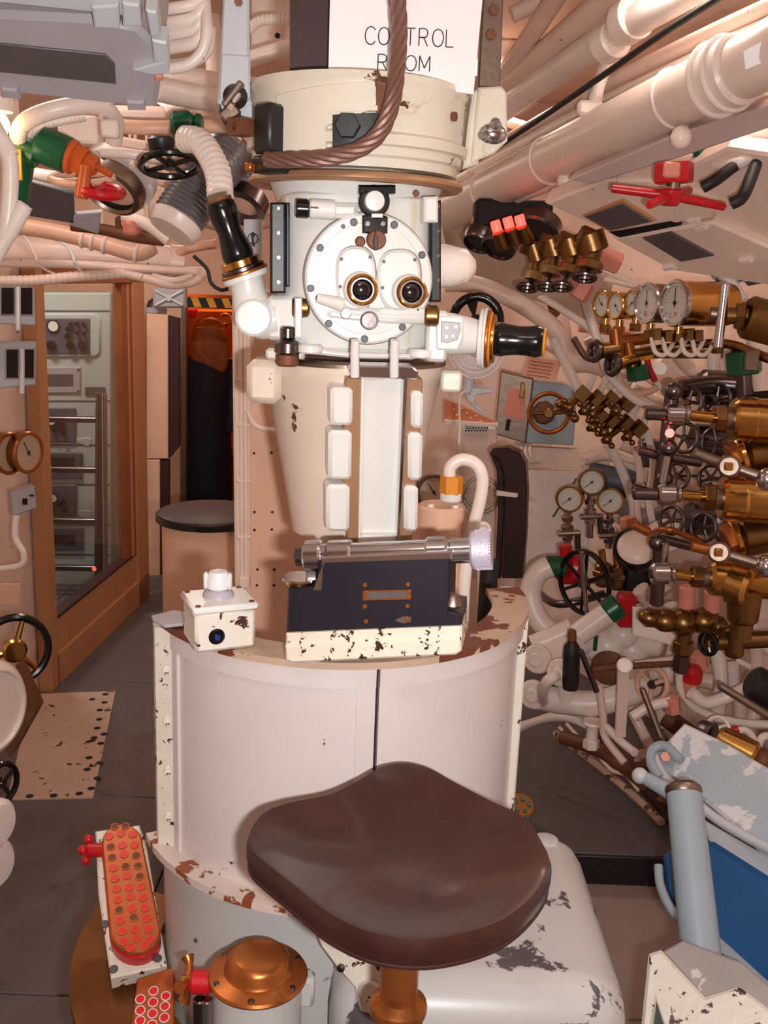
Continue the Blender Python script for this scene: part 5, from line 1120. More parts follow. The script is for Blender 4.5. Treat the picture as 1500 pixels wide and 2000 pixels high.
for i, (x, y) in enumerate(((966, 441), (990, 434), (1013, 430))):
    a, c = P(x, y - 10, 2.7), P(x + 6, y + 12, 2.7); B().cyl(a, c, .013, seg=12, bev=.003).out('lamp_glass', redlamp, rl_); B().cyl(c, P(x + 18, y + 42, 2.72), .016, .019, 14, .002).out('lamp_holder', obrass, rl_)
for i, (x, y, r, Y) in enumerate(((936, 468, .045, 2.9), (976, 478, .05, 2.85), (1052, 444, .062, 2.85))):
    B().lathe([(0, -.02), (r, -.02), (r, .012), (r * .9, .018), (r * .86, .008), (0, .006)], P(x, y, Y), V((-.35, -.5, -.79)), 30).out('round_cover', dsteel, rl_)
B().box(P(1000, 420, 2.98), (.22, .10, .08), .01).out('dark_housing', dark, rl_)
for i, (x, y, Y, l) in enumerate(((1190, 508, 2.65, 'salmon hexagonal pipe nut right of the brass manifold'), (1134, 566, 2.7, 'salmon hexagonal pipe nut below the manifold handwheels'), (945, 428, 3.0, 'salmon hexagonal pipe nut near the lagged pipe end'))):
    a = (P(x + 20, y + 8, Y) - P(x, y, Y)) if i != 1 else (P(x + 10, y - 16, Y) - P(x, y, Y)); B().hexa(P(x, y, Y) - a, P(x, y, Y) + a, .03).out('pipe_nut', salmon, None, l, 'nut')
HS = Pl(P(1000, 540, 3.3), (-.55, -.6, -.58)); HS.slab('hull_plate', [(862, 440), (1000, 400), (1130, 470), (1190, 560), (1180, 640), (1080, 600), (960, 560), (880, 530)], .02, mat('shaded_cream_plate', (206, 178, 160), .5, var=.15, bump=.2), None, .002, label='sloping cream hull plate above the round fan', cat='plate')  # cream darkened in its colour for the shade on this plate
pipe('curved_pipe', [(870, 552, 3.1), (930, 556, 3.1), (1000, 584, 3.1), (1060, 622, 3.1), (1090, 650, 3.1)], .028, cream2, 'cream pipe curving down beside the round fan', seg=16)
pipe('curved_pipe', [(1136, 556, 2.70), (1150, 610, 2.9), (1172, 680, 2.9), (1190, 730, 2.9), (1240, 780, 2.9), (1300, 805, 2.9)], .0125, cream, 'cream pipe snaking from the manifold to the brass valves')
pipe('curved_pipe', [(1030, 564, 3.36), (1110, 612, 3.15), (1160, 650, 3.1), (1180, 690, 3.1)], .012, cream, 'straight cream pipe slanting below the manifold')
pipe('curved_pipe', [(1060, 600, 3.2), (1080, 660, 3.2), (1110, 720, 3.2), (1130, 760, 3.2), (1140, 790, 3.2)], .015, cream, 'cream pipe slanting down towards the grey box')
pipe('curved_pipe', [(1090, 616, 3.4), (1110, 700, 3.4), (1160, 710, 3.4), (1240, 740, 3.4)], .035, cream2, 'broad cream pipe bend behind the slanting pipes', seg=16)
pipe('curved_pipe', [(1180, 545, 3.0), (1250, 560, 3.0), (1160, 520, 3.0)], .008, cream, 'thin cream pipe near the salmon nut')
pipe('curved_pipe', [(1060, 610, 3.28), (1075, 605, 3.26), (1090, 612, 3.24)], .014, obrass, 'small tarnished tap on the hull plate')
# ---- gauges row
GA = V((-.92, -.39, 0)).normalized()
for i, (x, y, ry, Y, l, cm, ndl) in enumerate(((1175, 594, 27, 3.0, 'smallest brass gauge at the left end of the row of five', brass, .9), (1202, 597, 27, 2.9, 'small brass gauge second in the row of five', brass, -2.4), (1234, 592, 26, 2.85, 'brass gauge squeezed between small and large ones', brass, 2.2), (1263, 592, 39, 2.7, 'large pale gauge with a red Q on its dial', steel, .1), (1318, 592, 45, 2.6, 'largest brass gauge with red letters LP on its dial', brass, .05))):
    R = ry * S(x, y, Y); c = P(x, y, Y); g = gauge('pressure_gauge', l, c, GA, R, (.06, .06, .05, .09, .17)[i], brass if i != 3 else wornsteel, ndl, 'gauges in the row', bez=steel if i > 2 else brass, dial=dialw)
    B().cyl(c - GA * .04, c - GA * .34, .009, seg=10).out('wall_mount', obrass, g)
    if i > 2:
        gm = fr(c, GA, UP)
        STK['P'] = [[(0, 0), (0, 1)], [(0, 1), (.5, 1), (.75, .88), (.75, .62), (.5, .5), (0, .5)]]; STK['Q'] = STK['O'] + [[(.6, .3), (1, -.05)]]
        b = B(); wd = 'Q' if i == 3 else 'LP'
        for k, ch in enumerate(wd):
            for ln in STK[ch]: b.tube([gm @ V((-R * .62 + v * R * .22, R * (.10 if i == 3 else .24) - (u * .18 + k * .27) * R, R * .005)) for u, v in ln], R * .016, 5, 4 if len(ln) > 2 else 1)
        b.out('dial_letters', red, g)
    B().cyl(c - V((0, 0, R)) - GA * .02, c - V((0, 0, R + .035)) - GA * .02, .012, seg=10).out('stem', brass, g); B().hexa(c - V((0, 0, R + .018)) - GA * .02, c - V((0, 0, R + .04)) - GA * .02, .017).out('stem_nut', obrass, g)
for i, x in enumerate((1283, 1305, 1340, 1362)):
    pipe('capillary_loop', [(x - 10, 660, 2.6), (x - 4, 686, 2.58), (x + 12, 694, 2.58), (x + 26, 680, 2.6), (x + 34, 664, 2.62)], .0062, cream, ('first', 'second', 'third', 'fourth')[i] + ' white capillary loop counted from the brass taps', 'pipe', 'capillary loops under the gauges')
for i, (x, y) in enumerate(((1282, 652), (1304, 655), (1345, 652), (1362, 655), (1402, 678), (1440, 680))):
    B().hexa(P(x, y - 10, 2.6), P(x, y + 12, 2.6), .016).out('pipe_union', obrass, None, ('first', 'second', 'third', 'fourth', 'fifth', 'sixth')[i] + ' brass pipe union along the header from the brass taps', 'pipe fitting', 'unions under the gauges')
pipe('brass_header', [(1240, 690, 2.66), (1330, 676, 2.66), (1420, 672, 2.6), (1500, 700, 2.5)], .012, obrass, 'brass header pipe behind the capillary loops')
for i, pg in enumerate(([(1378, 528), (1432, 516), (1450, 552), (1404, 562)], [(1424, 520), (1500, 508), (1500, 552), (1460, 560)])):
    q = Pl(P(1440, 535, 2.75), (-.6, -.6, -.5)); r_ = T('switchboard', ('dark panel with white grid above the large gauge', 'dark panel with white grid by the pale grey strut')[i], 'panel', q.w(*pg[3])); q.slab('panel', pg, .03, dgrey, r_, .003)
    cx, cy_ = sum(p[0] for p in pg) / 4, sum(p[1] for p in pg) / 4
    for t in (-.5, 0, .5): B().cyl(q.w(cx - 26, cy_ + 3 + t * 26, .002), q.w(cx + 26, cy_ - 6 + t * 26, .002), .0014, seg=6).out('grid_line', lgrey, r_)
    for t in (-.6, 0, .6): B().cyl(q.w(cx + t * 36 - 6, cy_ - 14, .002), q.w(cx + t * 36 + 6, cy_ + 15, .002), .0014, seg=6).out('grid_line', lgrey, r_)
pipe('grey_strut', [(1395, 512, 2.7), (1430, 560, 2.7), (1458, 600, 2.7)], .018, lgrey, 'pale grey strut slanting between the dark grid panels')
# T-bar and brass valve at the edge
tb = T('tee_handled_valve', 'brass valve with an upright chrome tee bar right of the gauges', 'valve', P(1430, 660, 2.4))
B().cyl(P(1417, 553, 2.35), P(1402, 680, 2.35), .011, seg=14, bev=.003).out('tee_bar', steel, tb); B().cyl(P(1386, 612, 2.37), P(1420, 616, 2.36), .016, seg=14, bev=.003).out('tee_hub', wornsteel, tb); B().cyl(P(1418, 616, 2.36), P(1470, 618, 2.35), .019, seg=16).out('spindle', obrass, tb)
B().cyl(P(1455, 618, 2.35), P(1640, 668, 2.35), .05, seg=22, bev=.008).out('valve_body', obrass, tb); B().hexa(P(1436, 617, 2.36), P(1455, 618, 2.355), .034).out('bonnet_nut', obrass, tb)
# brass cluster with green hexagon
bc = T('brass_tap_cluster', 'brass and copper tap cluster with a green hexagonal cap', 'valve', P(1215, 745, 2.85)); Y = 2.85
B().cyl(P(1202, 640, Y), P(1208, 698, Y), .020, seg=14, bev=.003).out('copper_riser', copper, bc); B().cyl(P(1168, 686, Y), P(1212, 680, Y), .022, seg=14, bev=.004).out('cross_pipe', obrass, bc)
wheel('tap_wheel', '', P(1162, 686, Y), (-.9, -.4, .1), .034, .011, dsteel, 3, parent=bc); wheel('tap_wheel', '', P(1197, 712, Y - .02), (-.9, -.4, .1), .036, .011, dsteel, 3, parent=bc)
B().cyl(P(1200, 710, Y), P(1250, 698, Y), .022, seg=14, bev=.004).out('tap_body', brass, bc); B().cyl(P(1226, 668, Y), P(1236, 716, Y), .017, seg=12).out('copper_riser', copper, bc); B().cyl(P(1206, 668, Y), P(1272, 660, Y), .016, seg=12).out('copper_bar', copper, bc)
B().hexa(P(1246, 714, Y - .02), P(1249, 742, Y - .02), .034).out('green_cap', green, bc); B().hexa(P(1261, 680, Y - .02), P(1264, 702, Y - .02), .020).out('amber_nut', amber, bc)
B().cyl(P(1208, 690, Y), P(1208, 690, Y) - WN * .42, .014, seg=12).out('wall_mount', obrass, bc)
pipe('red_pipe', [(1264, 702, 2.83), (1270, 724, 2.83), (1280, 744, 2.83)], .0085, red, 'short red pipe below the amber nut')
pipe('curved_pipe', [(1280, 744, 2.83), (1300, 770, 2.85), (1312, 790, 2.9)], .008, cream, 'thin cream pipe continuing from the red pipe')
pipe('curved_pipe', [(1210, 730, 2.9), (1216, 752, 2.9), (1240, 768, 2.9), (1270, 764, 2.9), (1290, 752, 2.9)], .010, pinkc, 'tan pipe looping under the green cap')
# ================================================================ right side, middle
BW = Pl((0, 3.7, 0), (-.1, -1, 0))
# grey control box with handwheel
gb2 = T('control_box', 'grey control box with bronze handwheel and worn brown side plate', 'control box', BW.w(1050, 870))
BW.slab('side_plate', [(978, 725), (1042, 740), (1026, 866), (966, 848)], .10, wornsteel, gb2, .004, .02); BW.slab('worn_label', [(995, 758), (1027, 762), (1024, 822), (982, 810)], .004, salmon, gb2, .001, .023)
BW.slab('slot', [(990, 818), (998, 820), (994, 842), (986, 840)], .004, dark, gb2, 0, .023); BW.slab('toggle', [(1018, 746), (1025, 748), (1023, 778), (1014, 776)], .02, obrass, gb2, .003, .035)
BW.slab('box_face', [(1041, 744), (1100, 750), (1128, 764), (1120, 870), (1026, 866)], .12, bluegrey, gb2, .004, .01)
B().lathe([(0, 0), (.045, 0), (.04, .03), (.03, .04), (0, .042)], BW.w(1062, 806, .01), BW.n, 9).out('dark_boss', rust, gb2)
wheel('bronze_wheel', '', BW.w(1072, 807, .09), V((-.25, -1, 0)), .078, .008, copper, 2, obrass, obrass, .018, parent=gb2, a0=0.1)
B().cyl(BW.w(1070, 812, .06), BW.w(1140, 772, .10), .012, seg=12).out('lever', obrass, gb2); B().cyl(BW.w(1094, 790, .14), BW.w(1122, 816, .14), .010, seg=10).out('tee_bar', obrass, gb2)
for x, y in ((1093, 789), (1123, 817)): B().ball(BW.w(x, y, .14), .017, 12).out('tee_ball', obrass, gb2)
nt = T('paper_note', 'salmon paper note with handwriting pinned above the control box', 'note', BW.w(1055, 745)); BW.slab('sheet', [(1033, 697), (1096, 706), (1086, 745), (1021, 733)], .003, paper, nt, 0, .03)
for k in range(5): B().tube([BW.w(1036 - k * 2 + j * 9, 704 + k * 6.5 + j * 1.4 + (j % 2) * 1.5, .031) for j in range(6)], .0011, 4, 3).out('writing_line', rust, nt)
BW.slab('cable_backing_sheet', [(1022, 872), (1130, 878), (1140, 915), (1022, 915)], .03, cream2, None, .003, .0, label='cream sheet panel with cables under the control box', cat='panel')
for i in range(4): pipe('control_cable', [(1012 + i * 8, 866, 3.66), (1008 + i * 9, 884, 3.62), (1020 + i * 8, 900, 3.62), (1044 + i * 5, 908 - i * 3, 3.64)], .006, cream, ('first', 'second', 'third', 'fourth')[i] + ' white cable under the control box counted from the steel strap', 'cable', 'cables under the control box')
BW.slab('bulkhead_sheet', [(1020, 918), (1152, 922), (1150, 1150), (1018, 1108)], .03, cream, None, .003, .02, label='plain cream panel behind the three small gauges', cat='panel')
sh = T('support_post', 'cream upright post behind the periscope with a vent grille', 'post', BW.w(940, 1100)); BW.slab('post', [(900, 830), (972, 836), (968, 1130), (890, 1130)], .10, cream2, sh, .004, .02)
gr = BW.rect('vent_grille', 905, 826, 953, 846, .006, cream, sh, .001, .03)
for r in range(3):
    for k in range(8): BW.disc('vent_hole', 910 + k * 5.6 + (r % 2) * 2.5, 831 + r * 5, 1.9, .003, dark, gr, .030, 0, 6)
ss = T('dotted_shelf', 'tan shelf cloth with white dots behind the periscope yoke', 'shelf', BW.w(920, 824, .08)); BW.slab('shelf_cloth', [(868, 782), (880, 784), (972, 828), (868, 820)], .02, mat('orange_cloth', (214, 128, 86), .7, bump=.05), ss, 0, .08)
for x, y in ((886, 800), (893, 810), (902, 797), (912, 806), (920, 816), (930, 812), (940, 822), (896, 820)): BW.disc('dot', x, y, 1.8, .002, signw, ss, .08, 0, 8)
BW.slab('shelf_edge', [(868, 820), (972, 828), (974, 834), (868, 830)], .05, cream, ss, .001, .10)
# fan on its clamp
fy = 2.6
fan = T('clip_fan', 'clip-on fan with black ring and clear wire guard behind the right grip', 'fan', P(930, 800, fy)); fc = P(930, 626, fy)
B().torus(fc, (-.1, -1, .05), .060, .012, 36, 10).out('fan_ring', black, fan)
for k in range(4):
    a = k * math.pi / 2 + .3; u = V((math.cos(a), 0, math.sin(a))); w2 = V((-math.sin(a), .3, math.cos(a)))
    B().prism([fc + u * .012, fc + u * .050 - w2 * .018, fc + u * .054 + w2 * .014, fc + u * .014 + w2 * .006], (0, .003, 0)).out('fan_blade', blackm, fan)
B().cyl(fc + V((0, -.015, 0)), fc + V((0, .02, 0)), .016, seg=16, bev=.004).out('fan_hub', blackm, fan)
gc = P(930, 684, fy - .06)
for R in (.022, .046, .058, .070): B().torus(gc, (-.1, -1, .05), R, .0022, 36, 5).out('guard_ring', clearp, fan)
b = B()
for k in range(60):
    a = 2 * math.pi * k / 60; u = V((math.cos(a), 0, math.sin(a))); b.cyl(gc + u * .022, gc + u * .070, .0015, seg=4)
b.out('guard_wires', clearp, fan)
B().cyl(P(918, 735, fy), P(914, 765, fy), .014, seg=12).out('fan_neck', lgrey, fan)
FC = Pl((0, fy - .01, 0), (0, -1, 0)); FC.slab('clip_jaw', [(903, 756), (958, 758), (962, 768), (930, 772), (926, 786), (944, 800), (938, 808), (912, 780)], .02, lgrey, fan, .003)
FC.disc('clip_rivet', 916, 768, 3, .003, dsteel, fan, 0); pipe('fan_cord', [(910, 764, fy - .016), (898, 776, fy - .01), (898, 830, fy), (896, 900, fy), (905, 960, 3.0), (912, 980, 3.66)], .003, cream, 'thin white cord hanging from the clip-on fan', 'cord')
# large gauge and dark strap
gauge('large_gauge', 'large aged gauge half hidden behind the looping cream hose', P(940, 966, 3.64), (-.1, -1, .1), .071, .05, wornsteel, -.8, dial=dialo)
rg = gauge('round_gauge', 'dark rimmed gauge peeping behind the tan hydraulic cylinder', P(848, 962, 2.5), (.2, -1, .1), .045, .05, dsteel, .6, dial=dialo); q = P(848, 962, 2.53); B().cyl((q.x, q.y, 0), q, .012, seg=10).out('stand_pipe', cream2, rg)
SX = Pl(P(995, 990, 3.0), (-.25, -.97, 0)); st = T('steel_strap', 'broad dark steel strap arching beside the cream panel', 'strap', P(1000, 1110, 3.0))
ap = [(956, 884), (962, 876), (990, 874), (1014, 884), (1026, 905), (1029, 960), (1026, 1050), (1020, 1130)]; ip = [(1000, 1130), (980, 1130), (984, 1050), (986, 960), (982, 920), (975, 900)]
SX.slab('strap_face', ap + ip, .06, mat('dark_strap', (78, 64, 60), .3, .7, var=.25, bump=.06), st, .004)
SX.slab('strap_edge', [(956, 884), (976, 900), (984, 925), (985, 1000), (978, 1130), (966, 1130), (972, 1000), (970, 920)], .05, MATS['dark_strap'], st, .003, -.012)
SX.slab('white_tag', [(970, 958), (1012, 964), (1010, 972), (970, 968)], .004, cream, st, .001, .006)
q = P(988, 1190, 2.0); B().lathe([(0, 0), (.028, 0), (.030, q.z), (.028, q.z + .025), (.018, q.z + .046), (0, q.z + .052)], (q.x, q.y, 0), UP, 18).out('white_bollard', cream, None, 'rounded white bollard beside the steel strap foot', 'bollard')
q = P(957, 1092, 1.93); B().cyl((q.x, q.y, 0), q, .024, .018, 16, .004).out('black_post', rubber, None, 'black post standing beside the knurled knob', 'post')
q = P(945, 1060, 2.0); B().tube([P(938, 1036, 2.0), q, (q.x + .01, q.y, .8), (q.x + .01, q.y, 0)], .014, 12, 4).out('eye_bolt_pipe', cream, None, 'cream eye bolt shank behind the knurled knob', 'pipe'); B().torus(P(943, 1034, 1.99), (0, -1, 0), .0125, .005, 20, 8).out('eye_ring', cream, None, 'cream eye ring behind the knurled knob', 'ring')
# three small gauges
for i, (x, y, dx, l, cm) in enumerate(((1112, 975, -10, 'brass cased small gauge lowest and left of three', brass), (1156, 942, -8, 'topmost of three small gauges on stems', obrass), (1192, 979, -8, 'dark cased small gauge right of three', dsteel))):
    Y = 3.3; c = P(x, y, Y); g = gauge('stem_gauge', l, c, (-.35, -.93, .05), 26 * S(x, y, Y), .06, cm, 2.3, 'three gauges on stems', bez=brass if i != 1 else obrass)
    yb_ = (1075, 1050, 1070)[i]
    B().cyl(P(x - 2, y + 24, Y + .02), P(x - 4, yb_, Y + .02), .012, seg=10).out('stem', steel, g)
    for yy, r in ((y + 34, .018), (y + 52, .020), (y + 72, .017)): B().hexa(P(x - 3, yy, Y + .02), P(x - 3, yy + 9, Y + .02), r).out('stem_nut', (obrass, steel, dsteel)[i], g)
    B().cyl(P(x - 22, y + 68, Y), P(x + 22, y + 66, Y), .010, seg=10, bev=.002).out('tap_bar', steel, g); B().cyl(P(x + 16, y + 66, Y), P(x + 17, y + 100, Y), .010, seg=10, bev=.002).out('tap_lever', dsteel, g)
B().cyl(P(1150, 930, 3.45), P(1240, 946, 3.4), .05, seg=20).out('grey_backing', dgrey, None, 'dark grey round backing behind the small gauges', 'backing')
# capped brass valve rows
vr = [(1138, 772, 1104, 800), (1166, 780, 1134, 806), (1193, 782, 1150, 812), (1225, 788, 1196, 806), (1172, 815, 1150, 838), (1197, 822, 1172, 848), (1222, 828, 1178, 862), (1247, 838, 1218, 856)]
for i, (x, y, bx_, by_) in enumerate(vr):
    Y = 3.15; t = T('capped_valve', ('first', 'second', 'third', 'fourth')[i % 4] + (' brass capped valve from the control box, upper slanting row', ' brass capped valve from the control box, lower slanting row')[i // 4], 'valve', P(x, y, Y), 'capped valves in the %s row' % ('upper', 'lower')[i // 4])
    a = (P(x + 6, y - 6, Y) - P(x - 6, y + 6, Y)); B().hexa(P(x, y, Y) - a * .8, P(x, y, Y) + a * .9, .025).out('hexagonal_cap', obrass, t); B().cyl(P(x - 8, y + 6, Y), P(bx_, by_, Y - .05), .010, seg=10).out('spindle', obrass, t)
    B().ball(P(bx_ + 8, by_ - 4, Y - .045), .016, 12).out('hub', obrass, t)
    for s_ in (-1, 1): e_ = P(bx_ + 8 + s_ * 9, by_ - 4 + s_ * 13, Y - .045); B().cyl(P(bx_ + 8, by_ - 4, Y - .045), e_, .006, seg=8).out('handle_arm', obrass, t); B().ball(e_, .010, 10).out('handle_ball', obrass, t)
for i, (x, y) in enumerate(((1152, 752), (1176, 756), (1204, 762), (1233, 768), (1238, 806), (1262, 815))): B().box(P(x, y, 3.2), (.018, .03, .07), .004, R=Matrix.Rotation(.35, 4, 'Y')).out('white_clip', cream, None, ('first', 'second', 'third', 'fourth', 'fifth', 'sixth')[i] + ' white clip behind the capped brass valves from the control box', 'clip', 'clips behind the capped valves')
# pipe tangle on the wall
tangle = [([(1185, 860, 3.3), (1215, 920, 3.3), (1236, 985, 3.3), (1236, 1040, 3.3)], .016, cream, 'cream pipe dropping below the capped valves'), ([(1236, 1020, 3.28), (1234, 1062, 3.28)], .017, pinkc, 'tan pipe end above the round mirror'),
 ([(1210, 868, 3.35), (1260, 890, 3.35), (1290, 930, 3.3)], .018, cream2, 'cream pipe fanning right under the capped valves'), ([(1190, 880, 3.4), (1230, 900, 3.4), (1270, 905, 3.35), (1300, 900, 3.3)], .009, cream, 'thin cream wire pipe sagging under the capped valves'),
 ([(1160, 700, 3.5), (1250, 760, 3.45), (1340, 800, 3.3)], .02, cream2, 'cream pipe crossing behind the green cap'), ([(1290, 700, 3.3), (1330, 740, 3.3), (1370, 770, 3.2)], .018, cream2, 'cream pipe slanting behind the capillary loops'),
 ([(1395, 690, 2.9), (1392, 740, 2.9), (1386, 770, 2.9)], .019, cream, 'upright cream pipe under the chrome tee bar'), ([(1420, 680, 2.95), (1410, 730, 2.95), (1396, 770, 2.95)], .008, cream, 'thin upright pipe beside the tee bar pipe'),
 ([(1150, 900, 3.5), (1170, 960, 3.5), (1200, 1000, 3.5), (1260, 1030, 3.5)], .03, cream2, 'broad cream pipe behind the small gauges'), ([(1170, 880, 3.55), (1200, 950, 3.55), (1280, 1000, 3.5)], .022, cream2, 'cream pipe running beside the broad pipe'),
 ([(1190, 1040, 3.4), (1230, 1080, 3.4), (1300, 1160, 3.3)], .03, cream2, 'cream pipe descending behind the round mirror'), ([(1140, 1000, 3.6), (1230, 1060, 3.5), (1300, 1080, 3.4)], .018, cream2, 'cream pipe behind the gauge stems'),
 ([(1080, 1010, 3.6), (1120, 945, 3.6), (1124, 935, 3.6)], .004, dsteel, 'thin dark wire strung to the topmost small gauge'), ([(1240, 640, 3.4), (1300, 700, 3.35), (1350, 730, 3.3)], .03, cream2, 'broad cream pipe behind the brass tap cluster'),
 ([(1130, 640, 3.3), (1180, 645, 3.3), (1230, 650, 3.3)], .014, salmon, 'salmon tinted pipe beside the brass tap cluster'), ([(1320, 690, 3.1), (1360, 730, 3.1), (1440, 740, 3.0)], .02, cream2, 'cream pipe below the brass header'),
 ([(1440, 690, 2.8), (1446, 760, 2.8)], .03, copper, 'copper pipe standing under the edge valve'), ([(1480, 660, 2.7), (1490, 760, 2.7)], .03, cream2, 'cream pipe at the right beside the copper pipe')]
for pts, r, m_, l in tangle: pipe('wall_pipe', pts, r, m_, l, seg=12)
wb = T('wall_bracket_block', 'cream bracket block on the wall behind the capillary loops', 'bracket', P(1310, 740, 3.3)); B().box(P(1315, 735, 3.3), (.16, .06, .12), .01, R=Matrix.Rotation(.5, 4, 'Y')).out('block', cream2, wb); B().cyl(P(1290, 720, 3.24), P(1290, 720, 3.2), .02, seg=12).out('boss', cream, wb)
gh = T('green_hexagon_valve', 'green hexagonal valve cap with worn grey face at the right edge', 'valve', P(1480, 740, 2.6)); B().hexa(P(1452, 686, 2.55), P(1454, 730, 2.55), .045).out('hexagonal_cap', green, gh); B().box(P(1468, 704, 2.50), (.034, .01, .05), .002).out('worn_face', wornsteel, gh); B().cyl(P(1453, 730, 2.55), P(1455, 770, 2.55), .02, seg=12).out('stem', dsteel, gh)
pipe('dark_header', [(1330, 760, 2.75), (1400, 752, 2.75), (1500, 760, 2.7)], .026, dsteel, 'dark steel header pipe above the steel handwheels')
# steel handwheels behind the rods
for i, (x, y, r, l) in enumerate(((1344, 786, .046, 'upper steel handwheel above the topmost brass valve rod'), (1400, 780, .046, 'upper steel handwheel beside the topmost brass valve body'), (1336, 855, .046, 'steel handwheel beside the red jewel on the dark post'), (1400, 866, .050, 'steel handwheel above the diagonal lever'), (1322, 930, .042, 'steel handwheel between the first and second brass valves'), (1388, 934, .042, 'steel handwheel below the diagonal lever joint'), (1312, 1016, .044, 'steel handwheel under the second brass valve rod'), (1374, 1030, .044, 'steel handwheel above the lower diagonal lever'))):
    wheel('steel_handwheel', l, P(x, y, 2.72), (-.72, -.66, .1), r, .006, dsteel, 5, group='steel handwheels behind the valve rods', stem=.14, a0=.2 * i)
for i, (x, y, l) in enumerate(((1455, 745, .1), (1440, 850, .1), (1430, 1000, .1))): B().cyl(P(x - 90, y + 10, 2.85), P(x + 40, y + 20, 2.85), .05, seg=18, bev=.01).out('valve_chest', dsteel, None, ('dark steel valve chest behind the upper handwheels', 'dark steel valve chest behind the middle handwheels', 'dark steel valve chest behind the lower handwheels')[i], 'valve chest')
# three brass valves with chrome rod joints
def bigvalve(label, xr, y0, xb, yb, xj, yj, Yv, R, tipx):
    t = T('brass_rod_valve', label, 'valve', P(xb, yb, Yv)); bdir = P(1670, yb + (1670 - xb) * .06, Yv - .02)
    B().cyl(P(xb, yb, Yv), bdir, R, R * 1.04, 30, .008).out('valve_body', brass, t); B().cyl(P(xb + 34, yb + 2, Yv), P(xb + 46, yb + 3, Yv), R * 1.07, seg=30, bev=.003).out('body_ridge', brass, t)
    B().cyl(P(xb - 14, yb - 1, Yv), P(xb, yb, Yv), R * .55, seg=16).out('neck', wornsteel, t); B().hexa(P(xb - 34, yb - 2, Yv), P(xb - 13, yb - 1, Yv), R * .62).out('packing_nut', obrass, t)
    B().cyl(P(xj + 18, yj, Yv), P(xb - 30, yb - 2, Yv), .0135, seg=14).out('valve_rod', brass, t); B().cyl(P(xj - 18, yj, Yv), P(xj + 18, yj, Yv), .026, seg=20, bev=.005).out('chrome_joint', steel, t); B().cyl(P(xj + 18, yj, Yv), P(xj + 28, yj, Yv), .020, seg=16, bev=.003).out('joint_collar', steel, t)
    B().cyl(P(tipx, yj - 1, Yv), P(xj - 16, yj, Yv), .0145, seg=12, bev=.004).out('rod_tip', dsteel, t)
    return t
v1 = bigvalve('upper brass valve with chrome rod joint and hexagonal nut', 0, 0, 1428, 818, 1318, 810, 2.4, .052, 1260)
v2 = bigvalve('middle brass valve with chrome rod joint and hexagonal nut', 0, 0, 1406, 972, 1302, 966, 2.35, .055, 1236)
v3 = bigvalve('lower brass valve with chrome rod joint before the cream elbow', 0, 0, 1384, 1128, 1290, 1120, 2.3, .043, 1270)
B().cyl(P(1424, 1135, 2.3), P(1470, 1150, 2.26), .052, seg=26, bev=.01).out('body_bulge', brass, v3); B().cyl(P(1455, 1150, 2.28), P(1450, 1215, 2.28), .042, .036, 24, .006).out('lower_body', obrass, v3); B().cyl(P(1450, 1215, 2.28), P(1446, 1245, 2.28), .026, seg=18).out('outlet', obrass, v3)
lk_ = T('linkage_post', 'dark steel linkage post joining the brass valve rods', 'linkage', P(1296, 1180, 2.42))
for a, c, r in (((1314, 756), (1300, 880), .018), ((1300, 880), (1290, 962), .020), ((1290, 1060), (1282, 1182), .018)): B().cyl(P(*a, 2.42), P(*c, 2.42), r, seg=14, bev=.004).out('post', dsteel, lk_)
for a, c, m_ in (((1304, 890), (1294, 944), steel), ((1300, 1060), (1298, 1104), steel)): B().cyl(P(*a, 2.37), P(*c, 2.37), .009, seg=12, bev=.002).out('bright_rod', m_, lk_)
for x, y in ((1316, 764), (1306, 875), (1298, 936), (1284, 1060)): B().ball(P(x, y, 2.40), .022, 12).out('knuckle', dsteel, lk_)
B().cyl(P(1308, 846, 2.385), P(1308, 846, 2.375), .011, seg=12).out('red_jewel', redlamp, lk_)
for a, c, m_ in (((1248, 880), (1288, 890), dsteel), ((1300, 892), (1370, 904), dsteel), ((1236, 952), (1280, 966), dsteel), ((1236, 1024), (1268, 1040), copper), ((1290, 1052), (1352, 1068), dsteel)): B().cyl(P(*a, 2.43), P(*c, 2.43), .012, seg=12, bev=.003).out('side_rod', m_, lk_)
for i, (a, j, e, l) in enumerate((((1354, 884), (1427, 911), (1498, 936), 'diagonal steel lever with square headed joint between upper valves'), ((1350, 1066), (1407, 1079), (1496, 1106), 'diagonal copper and steel lever with joint between lower valves'))):
    t = T('diagonal_lever', l, 'lever', P(*j, 2.25)); B().cyl(P(*a, 2.26), P(*j, 2.25), .013, seg=12, bev=.003).out('lever_arm', (wornsteel, copper)[i], t); B().cyl(P(*j, 2.25), P(*e, 2.22), .013, seg=12).out('lever_arm', wornsteel, t)
    B().cyl(P(j[0], j[1], 2.27), P(j[0] - 3, j[1], 2.21), .025, seg=20, bev=.005).out('joint_boss', wornsteel, t); B().box(P(j[0] - 4, j[1], 2.205), (.018, .012, .018), .002).out('square_end', brass, t); B().ball(P(*e, 2.22), .027, 14).out('end_ball', steel, t)
for i, (x, y, Y) in enumerate(((1462, 892, 2.45), (1452, 1052, 2.42))):
    t = T('brass_gland_body', ('brass gland body with a hexagon behind the upper diagonal lever', 'brass gland body with rings behind the lower diagonal lever')[i], 'valve', P(x, y, Y)); B().hexa(P(x - 36, y + 8, Y), P(x - 10, y - 2, Y), .045).out('hexagon', copper, t); B().ring(P(x - 12, y, Y), P(x - 40, y + 12, Y) - P(x, y, Y), .058, .040, .016, 26, .003).out('flange_ring', brass, t); B().cyl(P(x - 10, y, Y), P(x + 190, y - 40, Y), .05, seg=22, bev=.01).out('body', obrass, t)
